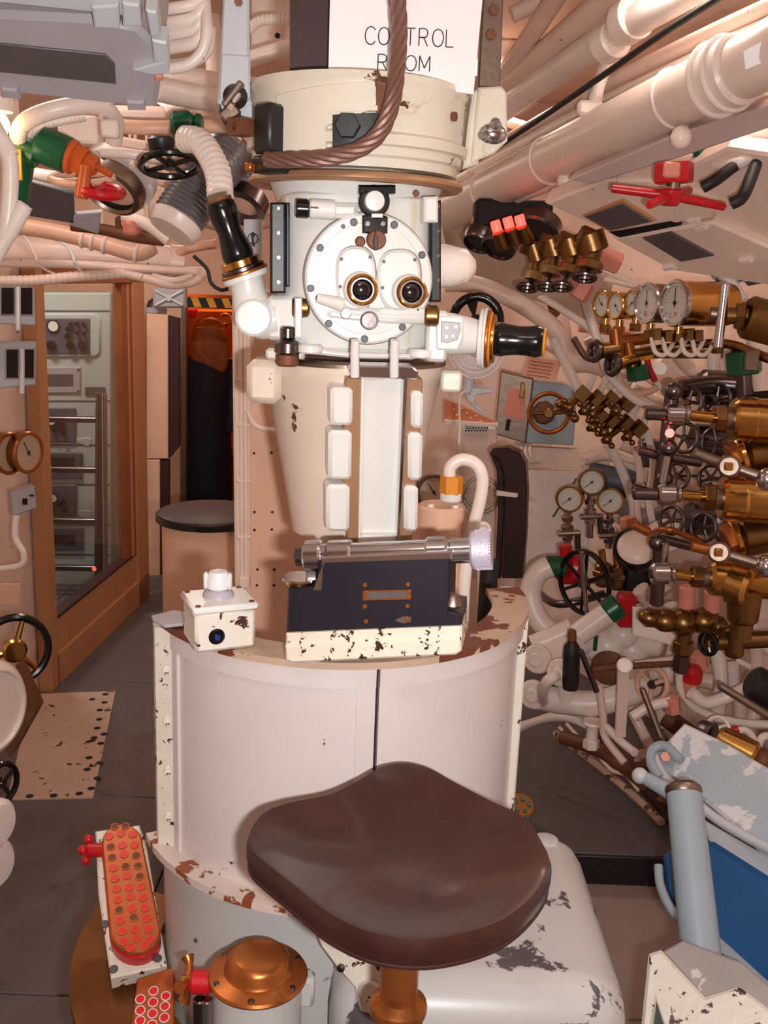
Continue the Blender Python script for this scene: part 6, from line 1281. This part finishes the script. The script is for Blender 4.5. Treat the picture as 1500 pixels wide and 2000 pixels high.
pipe('cream_elbow', [(1380, 1140, 2.5), (1400, 1110, 2.5), (1430, 1098, 2.5), (1470, 1108, 2.5), (1520, 1124, 2.5)], .024, cream, 'cream pipe elbow over the lower brass valve')
gauge('edge_gauge', 'gauge dial with long needle behind the middle brass valve', P(1434, 1030, 2.7), (-.5, -.85, 0), .062, .03, dsteel, 2.2, dial=dialw, marks=False)
mr = T('round_mirror', 'round convex mirror in a thick black rubber rim', 'mirror', P(1243, 1105, 2.8)); mc = P(1244, 1070, 2.8); ma = V((-.2, -.72, .66))
B().lathe([(0, 0), (.060, 0), (.054, .010), (.03, .02), (0, .024)], mc, ma, 30).out('mirror_face', cream2, mr); B().lathe([(.055, -.03), (.066, -.026), (.070, 0), (.066, .01), (.058, .008), (.055, -.03)], mc, ma, 32).out('black_rim', black, mr)
pipe('mirror_strut', [(1270, 1046, 2.78), (1300, 1034, 2.7), (1340, 1046, 2.7), (1370, 1060, 2.7)], .009, copper, 'thin copper strut between mirror and lower lever', 'strut')
B().lathe([(0, 0), (.058, 0), (.05, .012), (0, .018)], P(1300, 1045, 2.85), V((-.3, -.6, .7)), 24).out('grey_dish', cream2, None, 'pale dish beside the round mirror', 'dish')
B().hexa(P(1226, 1010, 3.2), P(1228, 1034, 3.2), .028).out('salmon_nut', salmon, None, 'salmon nut on the pipe above the round mirror', 'nut')
# large black handwheel with red valve
wheel('black_handwheel', 'large black spoked handwheel in front of the red valve', P(1141, 1138, 2.9), (-.78, -.62, 0), .104, .008, black, 6, dsteel, black, .018, stem=.16, a0=.5)
B().cyl(P(1136, 1078, 2.88), P(1146, 1198, 2.88), .007, seg=10).out('chrome_bar', steel, None, 'bright chrome bar across the black spoked handwheel', 'bar')
rvv = T('red_valve_body', 'red valve flange with dark green pipe end behind the black handwheel', 'valve', P(1108, 1150, 3.0)); B().cyl(P(1100, 1108, 3.02), P(1124, 1110, 3.05), .055, seg=10, bev=.01).out('red_flange', red, rvv); B().cyl(P(1066, 1106, 3.0), P(1104, 1106, 3.0), .034, seg=20, bev=.004).out('green_end', green, rvv); B().cyl(P(1104, 1065, 3.0), P(1106, 1085, 3.0), .02, seg=12).out('red_neck', red, rvv)
pipe('bent_white_pipe', [(1074, 1106, 2.98), (1050, 1120, 2.98), (1036, 1155, 2.98), (1044, 1195, 2.96), (1066, 1226, 2.94), (1092, 1244, 2.92)], .035, cream, 'thick glossy cream pipe bending down from the green pipe end', seg=20)
pipe('bent_white_pipe', [(1040, 1262, 2.85), (1080, 1246, 2.85), (1118, 1228, 2.85)], .034, cream, 'thick cream pipe stub below the bent pipe', seg=18)
pipe('bent_white_pipe', [(1128, 1240, 2.75), (1158, 1218, 2.75), (1188, 1196, 2.75)], .034, cream, 'thick glossy cream pipe rising to the red block', seg=20)
rb = T('red_block_valve', 'red valve block with dark green pipe end', 'valve', P(1222, 1225, 2.75)); B().cyl(P(1184, 1198, 2.75), P(1210, 1180, 2.75), .038, seg=20, bev=.006).out('green_end', green, rb); B().box(P(1222, 1190, 2.8), (.05, .06, .10), .008).out('red_block', red, rb)
for i, (x, y) in enumerate(((1178, 1100), (1206, 1106))): t = T('brass_tap', ('dark brass tap under the right small gauge', 'dark brass tap nearer the round mirror')[i], 'tap', P(x, y + 40, 3.2)); B().cyl(P(x, y, 3.2), P(x, y + 44, 3.2), .028, seg=14, bev=.006).out('tap_body', obrass, t); B().cyl(P(x - 3, y - 26, 3.2), P(x, y, 3.2), .012, seg=10).out('tap_stem', brass, t); B().hexa(P(x, y + 12, 3.2), P(x, y + 24, 3.2), .035).out('tap_nut', obrass, t)
# ================================================================ right side, low
def flange(name, label, x, y, Y, rpx, axis, m=cream, nb=6, th=.02):
    c = P(x, y, Y); R = rpx * S(x, y, Y); a = V(axis).normalized(); t = T(name, label, 'flange', c)
    B().cyl(c - a * th, c, R, seg=30, bev=.004).out('flange_disc', m, t); M = fr(c, a)
    for k in range(nb): an = 2 * math.pi * k / nb + .3; bolt(t, M @ V((R * .74 * math.cos(an), R * .74 * math.sin(an), 0)), a, R * .15, m)
    B().cyl(c, c + a * .012, R * .5, seg=20, bev=.004).out('flange_boss', m, t); return t
FA = V((-.45, -.88, .1))
flange('pipe_flange', 'cream bolted flange above the black bottle at the pipe bank', 1048, 1288, 2.75, 29, FA); flange('pipe_flange', 'cream bolted flange with a small elbow beside the black bottle', 1092, 1315, 2.62, 28, V((-.55, -.8, .1)))
flange('pipe_flange', 'lowest cream bolted flange near the deck edge', 1040, 1358, 2.72, 29, FA); flange('pipe_flange', 'cream bolted flange under the rusty ring', 1188, 1332, 2.8, 24, FA, th=.04)
low = [([(1052, 1288, 2.78), (1085, 1278, 2.8), (1120, 1262, 2.82), (1160, 1250, 2.85)], .036, cream, 'thick cream pipe behind the upper bolted flange'), ([(1092, 1316, 2.64), (1082, 1322, 2.6), (1068, 1332, 2.6), (1060, 1352, 2.64), (1062, 1372, 2.72)], .016, cream, 'small cream elbow pipe from the flange beside the bottle'),
 ([(1046, 1360, 2.75), (1100, 1370, 2.72), (1160, 1374, 2.7), (1213, 1360, 2.7), (1262, 1340, 2.72)], .038, cream, 'thick cream pipe running right from the lowest flange'), ([(1105, 1368, 2.7), (1106, 1340, 2.7)], .024, cream, 'cream pipe stub standing on the thick low pipe'),
 ([(1157, 1308, 2.6), (1215, 1302, 2.6), (1320, 1296, 2.6)], .009, rust, 'rusty rod lying across the pipe bank'), ([(1240, 1300, 2.65), (1320, 1290, 2.65)], .014, cream, 'cream pipe beside the rusty rod'),
 ([(1170, 1340, 2.6), (1178, 1400, 2.6), (1182, 1440, 2.6), (1220, 1490, 2.55)], .011, cream2, 'cream strut leaning by the mushroom valve'), ([(1184, 1420, 2.6), (1215, 1450, 2.55), (1240, 1470, 2.5)], .012, cream, 'short cream strut leaning towards the bench'),
 ([(990, 1436, 3.0), (1050, 1408, 2.9), (1105, 1402, 2.8), (1150, 1418, 2.75)], .012, cream, 'upper cream pipe arching over the deck edge'), ([(990, 1424, 3.05), (1030, 1412, 3.0), (1100, 1392, 2.9), (1150, 1402, 2.8)], .010, cream, 'lower cream pipe arching beside its twin over the deck edge'),
 ([(1328, 1312, 2.5), (1330, 1345, 2.5), (1352, 1378, 2.5), (1395, 1400, 2.5), (1450, 1412, 2.45), (1520, 1416, 2.4)], .011, cream, 'cream pipe sweeping down from the bronze valve'), ([(1350, 1352, 2.45), (1380, 1372, 2.45), (1428, 1358, 2.45), (1478, 1334, 2.42)], .017, cream, 'thicker cream pipe swinging up to the black end piece'),
 ([(1432, 1296, 2.6), (1433, 1345, 2.6)], .016, cream, 'short upright cream post under the black wheel'), ([(1446, 1340, 2.6), (1448, 1412, 2.6)], .019, cream2, 'stouter upright cream post near the black end piece'), ([(1440, 1290, 2.65), (1480, 1310, 2.6), (1520, 1330, 2.55)], .009, cream, 'thin cream pipe sloping right under the black wheel'),
 ([(1420, 1440, 2.3), (1450, 1425, 2.3), (1470, 1440, 2.3), (1474, 1470, 2.3)], .009, cream, 'cream pipe hook above the bright brass body'), ([(1480, 1460, 2.3), (1490, 1440, 2.3), (1520, 1434, 2.3)], .010, cream, 'cream pipe hook behind the bench back'), ([(1410, 1450, 2.3), (1420, 1434, 2.3), (1442, 1424, 2.3)], .010, red, 'red pipe piece above the bright brass body'),
 ([(1235, 1400, 2.5), (1270, 1380, 2.5), (1310, 1370, 2.5)], .014, cream, 'cream pipe passing behind the tan handwheel'), ([(1300, 1230, 3.1), (1380, 1280, 3.1), (1500, 1300, 3.0)], .025, cream2, 'cream pipe far behind the bronze valve'), ([(1290, 1320, 2.9), (1380, 1330, 2.9), (1500, 1370, 2.8)], .025, cream2, 'cream pipe low behind the salmon caps'),
 ([(1250, 1150, 3.1), (1300, 1200, 3.1), (1420, 1230, 3.0)], .03, cream2, 'cream pipe low behind the brass rod valves'), ([(1300, 1400, 2.8), (1400, 1470, 2.7), (1520, 1520, 2.6)], .03, rust, 'rust brown pipe in the dark behind the bench back'), ([(1270, 1180, 3.0), (1278, 1300, 2.95), (1300, 1420, 2.9)], .02, cream2, 'upright cream pipe behind the white valve chest'),
 ([(1460, 1180, 2.7), (1475, 1240, 2.7), (1520, 1280, 2.65)], .02, cream, 'cream pipe at the right under the lower brass valve'), ([(1480, 1110, 2.8), (1490, 1200, 2.8)], .03, cream2, 'broad upright cream pipe at the right edge')]
for pts, r, m_, l in low: pipe('low_pipe', pts, r, m_, l, seg=12)
bb = T('black_bottle', 'black bottle shaped grease pot with bronze neck on the pipe bank', 'bottle', P(1115, 1345, 2.6)); B().lathe([(0, 0), (.021, 0), (.024, .02), (.0235, .10), (.022, .125), (.012, .14), (.011, .155), (0, .155)], P(1114, 1345, 2.6), P(1118, 1235, 2.6) - P(1114, 1345, 2.6), 20).out('bottle_body', rubber, bb); B().cyl(P(1117, 1252, 2.595), P(1118, 1230, 2.595), .013, .011, 14, .003).out('bronze_neck', rust, bb)
B().cyl(P(1134, 1270, 2.55), P(1166, 1352, 2.55), .008, seg=10, bev=.002).out('dark_lever', dsteel, None, 'dark lever leaning beside the black bottle', 'lever')
wc = T('white_valve_chest', 'cream valve chest with rounded bodies under the red block', 'valve chest', P(1200, 1300, 2.85))
for x, y, r in ((1186, 1262, .055), (1235, 1270, .05), (1160, 1262, .045), (1216, 1240, .05)): B().ball(P(x, y, 2.85), r, 16).out('chest_bulb', cream, wc)
B().cyl(P(1150, 1262, 2.85), P(1290, 1258, 2.85), .038, seg=20, bev=.01).out('chest_pipe', cream, wc); Pl(P(1270, 1210, 2.7), (-.5, -.8, .3)).slab('chest_plate', [(1234, 1184), (1262, 1186), (1276, 1212), (1318, 1242), (1316, 1262), (1234, 1240)], .03, cream, wc, .003)
B().lathe([(0, 0), (.05, 0), (.052, .02), (.04, .024), (0, .024)], P(1190, 1302, 2.8), FA, 24).out('rusty_ring', rust, wc); B().box(P(1163, 1256, 2.78), (.012, .01, .05), .003).out('green_mark', green, wc)
bk = T('bracket_post', 'flat cream bracket post standing before the tan handwheel', 'bracket', P(1214, 1440, 2.55)); B().prism([P(1208, 1296, 2.55), P(1230, 1296, 2.55), P(1222, 1440, 2.55), P(1203, 1440, 2.55)], (0, .02, 0), .003).out('post', cream2, bk); B().cyl(P(1220, 1300, 2.56), P(1220, 1300, 2.52), .022, seg=18, bev=.004).out('post_eye', cream2, bk)
wheel('tan_handwheel', 'tan painted handwheel low on the pipe bank', P(1274, 1337, 2.6), (-.72, -.66, .2), .055, .008, pinkc, 3, dsteel, pinkc, .013, stem=.08)
B().cyl(P(1254, 1344, 2.5), P(1294, 1448, 2.45), .0085, .010, 12, .003).out('chrome_lever', wornsteel, None, 'worn steel lever slanting down from the tan handwheel', 'lever')
bv = T('bronze_valve', 'lumpy tarnished bronze valve with two salmon caps', 'valve', P(1333, 1300, 2.45)); Y = 2.45
for x, y, r in ((1268, 1205, (.03, .03, .022)), (1300, 1212, (.038, .035, .03)), (1335, 1215, (.04, .04, .036)), (1375, 1212, (.04, .04, .034)), (1400, 1222, (.03, .03, .026))): B().ball(P(x, y, Y), r, 14).out('body_lump', obrass, bv)
B().cyl(P(1260, 1206, Y), P(1410, 1222, Y), .024, seg=16).out('body_core', obrass, bv); B().cyl(P(1338, 1225, Y), P(1334, 1262, Y), .02, seg=14).out('neck', obrass, bv); B().hexa(P(1335, 1252, Y), P(1334, 1276, Y), .027).out('union_nut', obrass, bv); B().hexa(P(1333, 1278, Y), P(1330, 1312, Y), .022).out('lower_nut', dsteel, bv)
for x, y in ((1343, 1166), (1392, 1174)): B().cyl(P(x, y - 22, Y), P(x - 1, y + 22, Y), .022, .021, 12, .004).out('salmon_cap', salmon, bv); B().cyl(P(x - 1, y + 20, Y), P(x - 1, y + 36, Y), .016, seg=12).out('cap_stem', obrass, bv)
bw = wheel('dark_handwheel', 'small dark handwheel on a bronze spindle at the right edge', P(1383, 1257, 2.35), (-.85, -.5, .05), .033, .006, black, 4, brass, dsteel, .010, stem=.04); B().cyl(P(1386, 1257, 2.35), P(1384, 1257, 2.352), .029, seg=20).out('wheel_disc', dsteel, bw); B().cyl(P(1398, 1254, 2.38), P(1640, 1240, 2.35), .022, seg=14, bev=.004).out('spindle_body', obrass, bw); B().cyl(P(1434, 1225, 2.37), P(1434, 1282, 2.37), .024, seg=14, bev=.006).out('spindle_cross', obrass, bw)
for i, (x, y, r, m_, l) in enumerate(((1370, 1292, .026, salmon, 'salmon hexagonal nut under the small dark handwheel'), (1353, 1345, .024, salmon, 'salmon nut below the red cap'), (1320, 1378, .022, salmon, 'salmon nut on the pipe end by the tan handwheel'))): B().hexa(P(x - 8, y - 16, 2.5), P(x - 4, y + 14, 2.5), r).out('pipe_nut', m_, None, l, 'nut')
B().lathe([(0, -.02), (.024, -.02), (.026, .012), (.016, .026), (0, .03)], P(1353, 1318, 2.45), UP, 12).out('pipe_stopper', red, None, 'dull red rounded stopper between two salmon nuts', 'stopper')
B().cyl(P(1468, 1330, 2.4), P(1640, 1430, 2.4), .045, .05, 18, .01).out('black_end_piece', rubber, None, 'thick black end piece of the swinging cream pipe', 'pipe end')
B().cyl(P(1404, 1338, 2.2), P(1700, 1522, 2.1), .0095, .011, 12, .004).out('steel_lever', wornsteel, None, 'worn steel lever slanting past the black end piece', 'lever')
mv = T('mushroom_valve', 'cream mushroom topped valve at the deck edge', 'valve', P(1158, 1470, 2.65)); q = P(1158, 1414, 2.65); B().lathe([(0, 0), (.029, 0), (.031, .004), (.028, .010), (.018, .008), (0, .007)], q, UP, 24).out('mushroom_cap', cream, mv); B().cyl(q - V((0, 0, .05)), q, .017, seg=14).out('neck', cream, mv); B().hexa(q - V((0, 0, .075)), q - V((0, 0, .048)), .024).out('neck_nut', cream, mv)
bb2 = T('bright_brass_body', 'bright brass valve body behind the bench back', 'valve', P(1440, 1490, 2.15)); B().cyl(P(1402, 1440, 2.2), P(1476, 1480, 2.15), .032, .036, 24, .008).out('body', brass, bb2); B().cyl(P(1366, 1424, 2.25), P(1392, 1436, 2.22), .026, .03, 20, .004).out('end_disc', dsteel, bb2); B().ball(P(1490, 1486, 2.15), .03, 14).out('end_cap', rust, bb2)
wheel('cream_handwheel', 'small cream handwheel beside the red pipe piece', P(1402, 1422, 2.3), (-.6, -.7, .3), .032, .005, cream, 3)
# deck edge curb and wires
cu = T('deck_kerb', 'rusty cream kerb along the deck edge under the pipe bank', 'kerb', PZ(1190, 1520, 0)); kp_ = [(1085, 1432), (1180, 1505), (1250, 1565), (1292, 1606)]
kb_ = [PZ(x, y, .03) for x, y in kp_]; B().tube(kb_, .013, 8, 4).out('kerb_bar', mat('rusty_kerb', (196, 160, 138), .6, var=.2, chip=.42, chipcol=(96, 52, 36), cscale=24, bump=.5), cu)
for i, o in enumerate((8, 22)): B().tube([PZ(x + o, y - 6 - o * .5 + 5 * ((k % 2) * 2 - 1), .07 + .02 * i) for k, (x, y) in enumerate([(1085, 1436), (1120, 1462), (1150, 1480), (1185, 1508), (1215, 1530), (1238, 1548)])], .006, 8, 5).out('kerb_wire', cream2, cu)
random.seed(3)
for i in range(9): t_ = random.random(); a = PZ(1230 + 70 * t_, 1480 + 110 * t_, .05); B().ball(a + V((.06 * random.random(), 0, .02)), (.03 + .02 * random.random(), .03, .025), 8).out('rubble_lump', (rust, MATS['rusty_kerb'])[i % 2], cu)
B().prism([V((.80, 3.3, 0)), V((1.05, 3.0, 0)), V((1.18, 2.2, 0)), V((1.05, 2.3, 0)), V((.9, 2.75, 0))], (0, 0, .04)).out('bilge_tray', mat('bilge_dirt', (84, 58, 48), .7, var=.35, bump=.5), None, 'dirty brown tray under the low pipe bank', 'tray')
# ---- bench with grey post and blue cushion
bn_ = T('operator_bench', 'blue-grey steel bench with a round post and blue vinyl cushion', 'bench', PZ(1380, 1960, .0))
pt, pbm = P(1336, 1548, 1.62), P(1372, 1890, 1.42); ax_ = (pt - pbm).normalized()
B().cyl(pbm - ax_ * .02, pt, .0335, .031, 30, .003).out('post', bluegrey, bn_); B().lathe([(.031, -.002), (.0325, .002), (.031, .010), (.022, .017), (.010, .020), (0, .0205)], pt, ax_, 30).out('post_cap', wornsteel, bn_)
B().lathe([(0, 0), (.055, 0), (.055, .012), (.04, .018), (0, .018)], pbm - ax_ * .02, ax_, 24).out('post_foot', bluegrey, bn_)
BB = Pl(P(1400, 1530, 1.85), (-.42, -.42, .80)); bp = mat('worn_backrest_paint', (172, 186, 196), .35, var=.08, chip=.50, chipcol=(222, 222, 224), cscale=5, bump=.06)
BB.slab('backrest', [(1270, 1478), (1300, 1448), (1336, 1410), (1420, 1450), (1580, 1545), (1850, 1700), (1850, 1880), (1580, 1720), (1480, 1650), (1380, 1565), (1300, 1510)], .03, bp, bn_, .006)
B().tube([BB.w(1275, 1470, .012), BB.w(1300, 1520, .014), BB.w(1350, 1560, .014), BB.w(1400, 1600, .014), BB.w(1460, 1636, .014), BB.w(1560, 1690, .014), BB.w(1840, 1860, .014)], .010, 12, 5).out('rail', lgrey, bn_)
B().tube([BB.w(1290, 1520, .02), BB.w(1272, 1490, .02), BB.w(1276, 1464, .02), BB.w(1300, 1458, .02), BB.w(1330, 1486, .02)], .011, 12, 5).out('loop_bracket', bluegrey, bn_)
B().hexa(BB.w(1300, 1478, .0), BB.w(1300, 1478, .02), .011).out('salmon_bolt', salmon, bn_)
B().ball(P(1250, 1515, 1.72), .0155, 16).out('ball_knob', lgrey, bn_); B().cyl(P(1254, 1516, 1.72), P(1312, 1548, 1.68), .012, .016, 14).out('knob_stalk', bluegrey, bn_)
BC = Pl(P(1430, 1800, 1.62), (-.62, -.45, .64)); BC.slab('cushion', [(1290, 1668), (1312, 1650), (1390, 1640), (1580, 1760), (1800, 1900), (1800, 2220), (1580, 2030), (1500, 1962), (1400, 1870), (1320, 1790), (1296, 1740)], .05, blue, bn_, .012)
B().tube([BC.w(1286, 1690, .01), BC.w(1290, 1730, .01), BC.w(1310, 1775, .01), BC.w(1340, 1808, .01)], .009, 10, 4).out('cushion_rim', bluegrey, bn_)
BB.slab('apron', [(1372, 1598), (1500, 1672), (1580, 1716), (1840, 1868), (1840, 1940), (1580, 1780), (1500, 1728), (1384, 1640)], .02, lgrey, bn_, .003, -.03)
BC.slab('side_rail', [(1380, 1830), (1400, 1826), (1580, 1990), (1760, 2150), (1760, 2210), (1580, 2040), (1500, 1970)], .02, bluegrey, bn_, .003, .03)
BF = Pl(P(1380, 1940, 1.30), (-.35, -.62, .70)); BF.slab('bench_frame', [(1266, 1862), (1290, 1854), (1376, 1946), (1444, 1926), (1580, 2030), (1580, 2120), (1330, 2120), (1280, 1950), (1262, 2080), (1244, 2080), (1256, 1960)], .05, chipw, bn_, .005)
BF.slab('frame_deck', [(1294, 1858), (1334, 1836), (1450, 1880), (1580, 1990), (1580, 2040), (1444, 1932), (1376, 1950)], .03, mat('dusty_grey', (158, 150, 146), .6, var=.15, chip=.3, chipcol=(206, 198, 190), cscale=16, bump=.2), bn_, .003, -.02)
BF.slab('green_side', [(1278, 1944), (1340, 2090), (1262, 2090)], .02, mat('dark_green_side', (30, 48, 40), .5, bump=.05), bn_, .002, -.02)
B().cyl((BF.w(1300, 2060).x + .05, 1.25, -.09), (BF.w(1300, 2060).x + .05, 1.25, .40), .03, seg=12).out('bench_leg', blackm, bn_)
# green-studded pedal behind the well
gp = T('studded_pedal', 'dark bronze foot pad with green studs behind the well', 'pedal', P(1018, 1600, 1.95)); GP = Pl(P(1018, 1580, 1.9), (.0, -.5, .85)); GP.disc('pad', 1016, 1578, 28, .012, bronzepl, gp, 0, .003)
for x, y in ((1006, 1566), (1022, 1562), (1034, 1572), (1010, 1582), (1026, 1584), (1014, 1596), (1030, 1596)): GP.disc('stud', x, y, 4.6, .003, green, gp, .012, .001, 10)
B().cyl(GP.w(1016, 1590) - V((0, 0, .02)), V((GP.w(1016, 1590).x, GP.w(1016, 1590).y, 0)), .02, seg=12).out('pad_stem', blackm, gp)
# ================================================================ further pipes and brackets in the gaps
more = [([(1496, 262, 2.5), (1450, 278, 2.5), (1380, 300, 2.5), (1300, 320, 2.6)], .03, cream, 'cream pipe tucked between the trough and the sloping sheet'),
 ([(90, 300, 2.2), (150, 320, 2.2), (260, 330, 2.2), (330, 350, 2.2)], .02, cream2, 'cream pipe above the vent flange'),
 ([(60, 232, 2.1), (140, 224, 2.15), (330, 226, 2.2), (430, 232, 2.3)], .018, cream2, 'cream pipe high behind the bent pipe'),
 ([(60, 340, 2.3), (140, 350, 2.3), (230, 330, 2.3)], .016, cream, 'cream pipe behind the tan ring'),
 ([(140, 440, 2.35), (200, 448, 2.35), (260, 462, 2.35), (320, 470, 2.35)], .013, rust, 'rust brown pipe above the sloping tan pipe'),
 ([(240, 420, 2.3), (290, 440, 2.3), (330, 470, 2.3)], .014, cream, 'cream pipe under the vent flange'),
 ([(430, 250, 2.4), (480, 300, 2.4), (520, 420, 2.4)], .03, cream2, 'cream pipe hidden behind the corrugated ducts'),
 ([(400, 430, 2.45), (450, 440, 2.45), (530, 430, 2.45)], .018, cream2, 'cream pipe behind the raised black grip'),
 ([(1150, 660, 3.4), (1200, 760, 3.4), (1260, 850, 3.35), (1320, 900, 3.3)], .022, cream, 'cream pipe running down behind the capped valves'),
 ([(1240, 870, 3.25), (1250, 930, 3.25), (1244, 990, 3.25), (1252, 1050, 3.25)], .012, cream2, 'slim upright pipe left of the linkage post'),
 ([(1262, 840, 3.2), (1276, 900, 3.2), (1268, 980, 3.2), (1280, 1040, 3.2)], .012, cream, 'slim wavy pipe beside the linkage post'),
 ([(1140, 900, 3.45), (1190, 890, 3.45), (1250, 920, 3.4), (1280, 960, 3.4)], .02, cream2, 'cream pipe sweeping under the capped valves'),
 ([(1210, 990, 3.35), (1260, 1010, 3.35), (1300, 1000, 3.3)], .026, mat('shaded_grey_pipe', (150, 134, 128), .45, var=.15, bump=.15), 'shade-toned grey pipe behind the dark cased small gauge'),  # shadow among the pipes painted into this grey
 ([(1150, 1080, 3.4), (1210, 1140, 3.35), (1290, 1150, 3.3)], .018, cream, 'cream pipe behind the dark brass taps'),
 ([(1046, 1150, 3.70), (1090, 1180, 3.3), (1180, 1160, 3.3)], .014, dsteel, 'dark rod behind the black spoked handwheel'),
 ([(1310, 1180, 2.9), (1320, 1240, 2.9), (1300, 1330, 2.85)], .02, cream, 'upright cream pipe left of the bronze valve neck'),
 ([(1400, 1270, 2.75), (1410, 1330, 2.7), (1400, 1400, 2.7)], .022, cream, 'upright cream pipe under the dark handwheel'),
 ([(1470, 1240, 2.6), (1480, 1300, 2.6), (1470, 1420, 2.55)], .018, cream2, 'upright cream pipe beside the black end piece'),
 ([(1100, 1440, 2.9), (1180, 1470, 2.75), (1260, 1530, 2.6)], .022, rust, 'rusty pipe lying behind the deck kerb'),
 ([(1230, 1380, 2.75), (1260, 1440, 2.7), (1290, 1500, 2.6)], .016, cream2, 'cream pipe sinking behind the bench back'),
 ([(1340, 700, 3.2), (1380, 760, 3.15), (1440, 800, 3.1)], .014, cream, 'slim cream pipe under the brass header'),
 ([(1120, 660, 3.35), (1150, 700, 3.35), (1200, 690, 3.3)], .012, wornsteel, 'worn metal pipe behind the tap wheels'),
 ([(960, 640, 3.6), (1040, 660, 3.6), (1100, 690, 3.6)], .02, cream2, 'cream pipe behind the right black grip'),
 ([(1000, 560, 3.5), (1080, 575, 3.4), (1150, 590, 3.3)], .016, cream2, 'cream pipe below the manifold handwheels')]
for i, (pts, r, m_, l) in enumerate(more):
    o = pipe('service_pipe', pts, r, m_, l, seg=12)
    if i in (1, 3, 4, 5, 6, 7):
        q = P(*pts[1]); B().cyl(q, (q.x, q.y, 2.32), .004, seg=8).out('hanger_rod', cream2, o)
for i, (x, y, Y, sx, sz, m_, l) in enumerate(((268, 446, 2.4, .09, .05, rust, 'small brown bracket beside the vent flange'), (300, 400, 2.4, .10, .08, cream2, 'cream bracket behind the corrugated duct'), (258, 446, 2.3, .03, .03, salmon, 'salmon block under the vent flange'), (1268, 885, 3.3, .07, .09, dsteel, 'dark bracket behind the capped valves'), (1255, 1130, 3.2, .12, .16, blackm, 'black block behind the dark brass taps'))):
    b = T('mounting_block', l, 'block', P(x, y, Y) - V((0, 0, sz / 2))); B().box(P(x, y, Y), (sx, .06, sz), .006).out('block_body', m_, b)
    if i < 3: q = P(x, y, Y); B().cyl(q, (q.x, q.y, 2.32), .004, seg=8).out('hanger_rod', cream2, b)
    for s_ in (-1, 1): bolt(b, P(x, y, Y) + V((s_ * sx * .35, -.03, sz * .3)), (0, -1, 0), .006, m_)
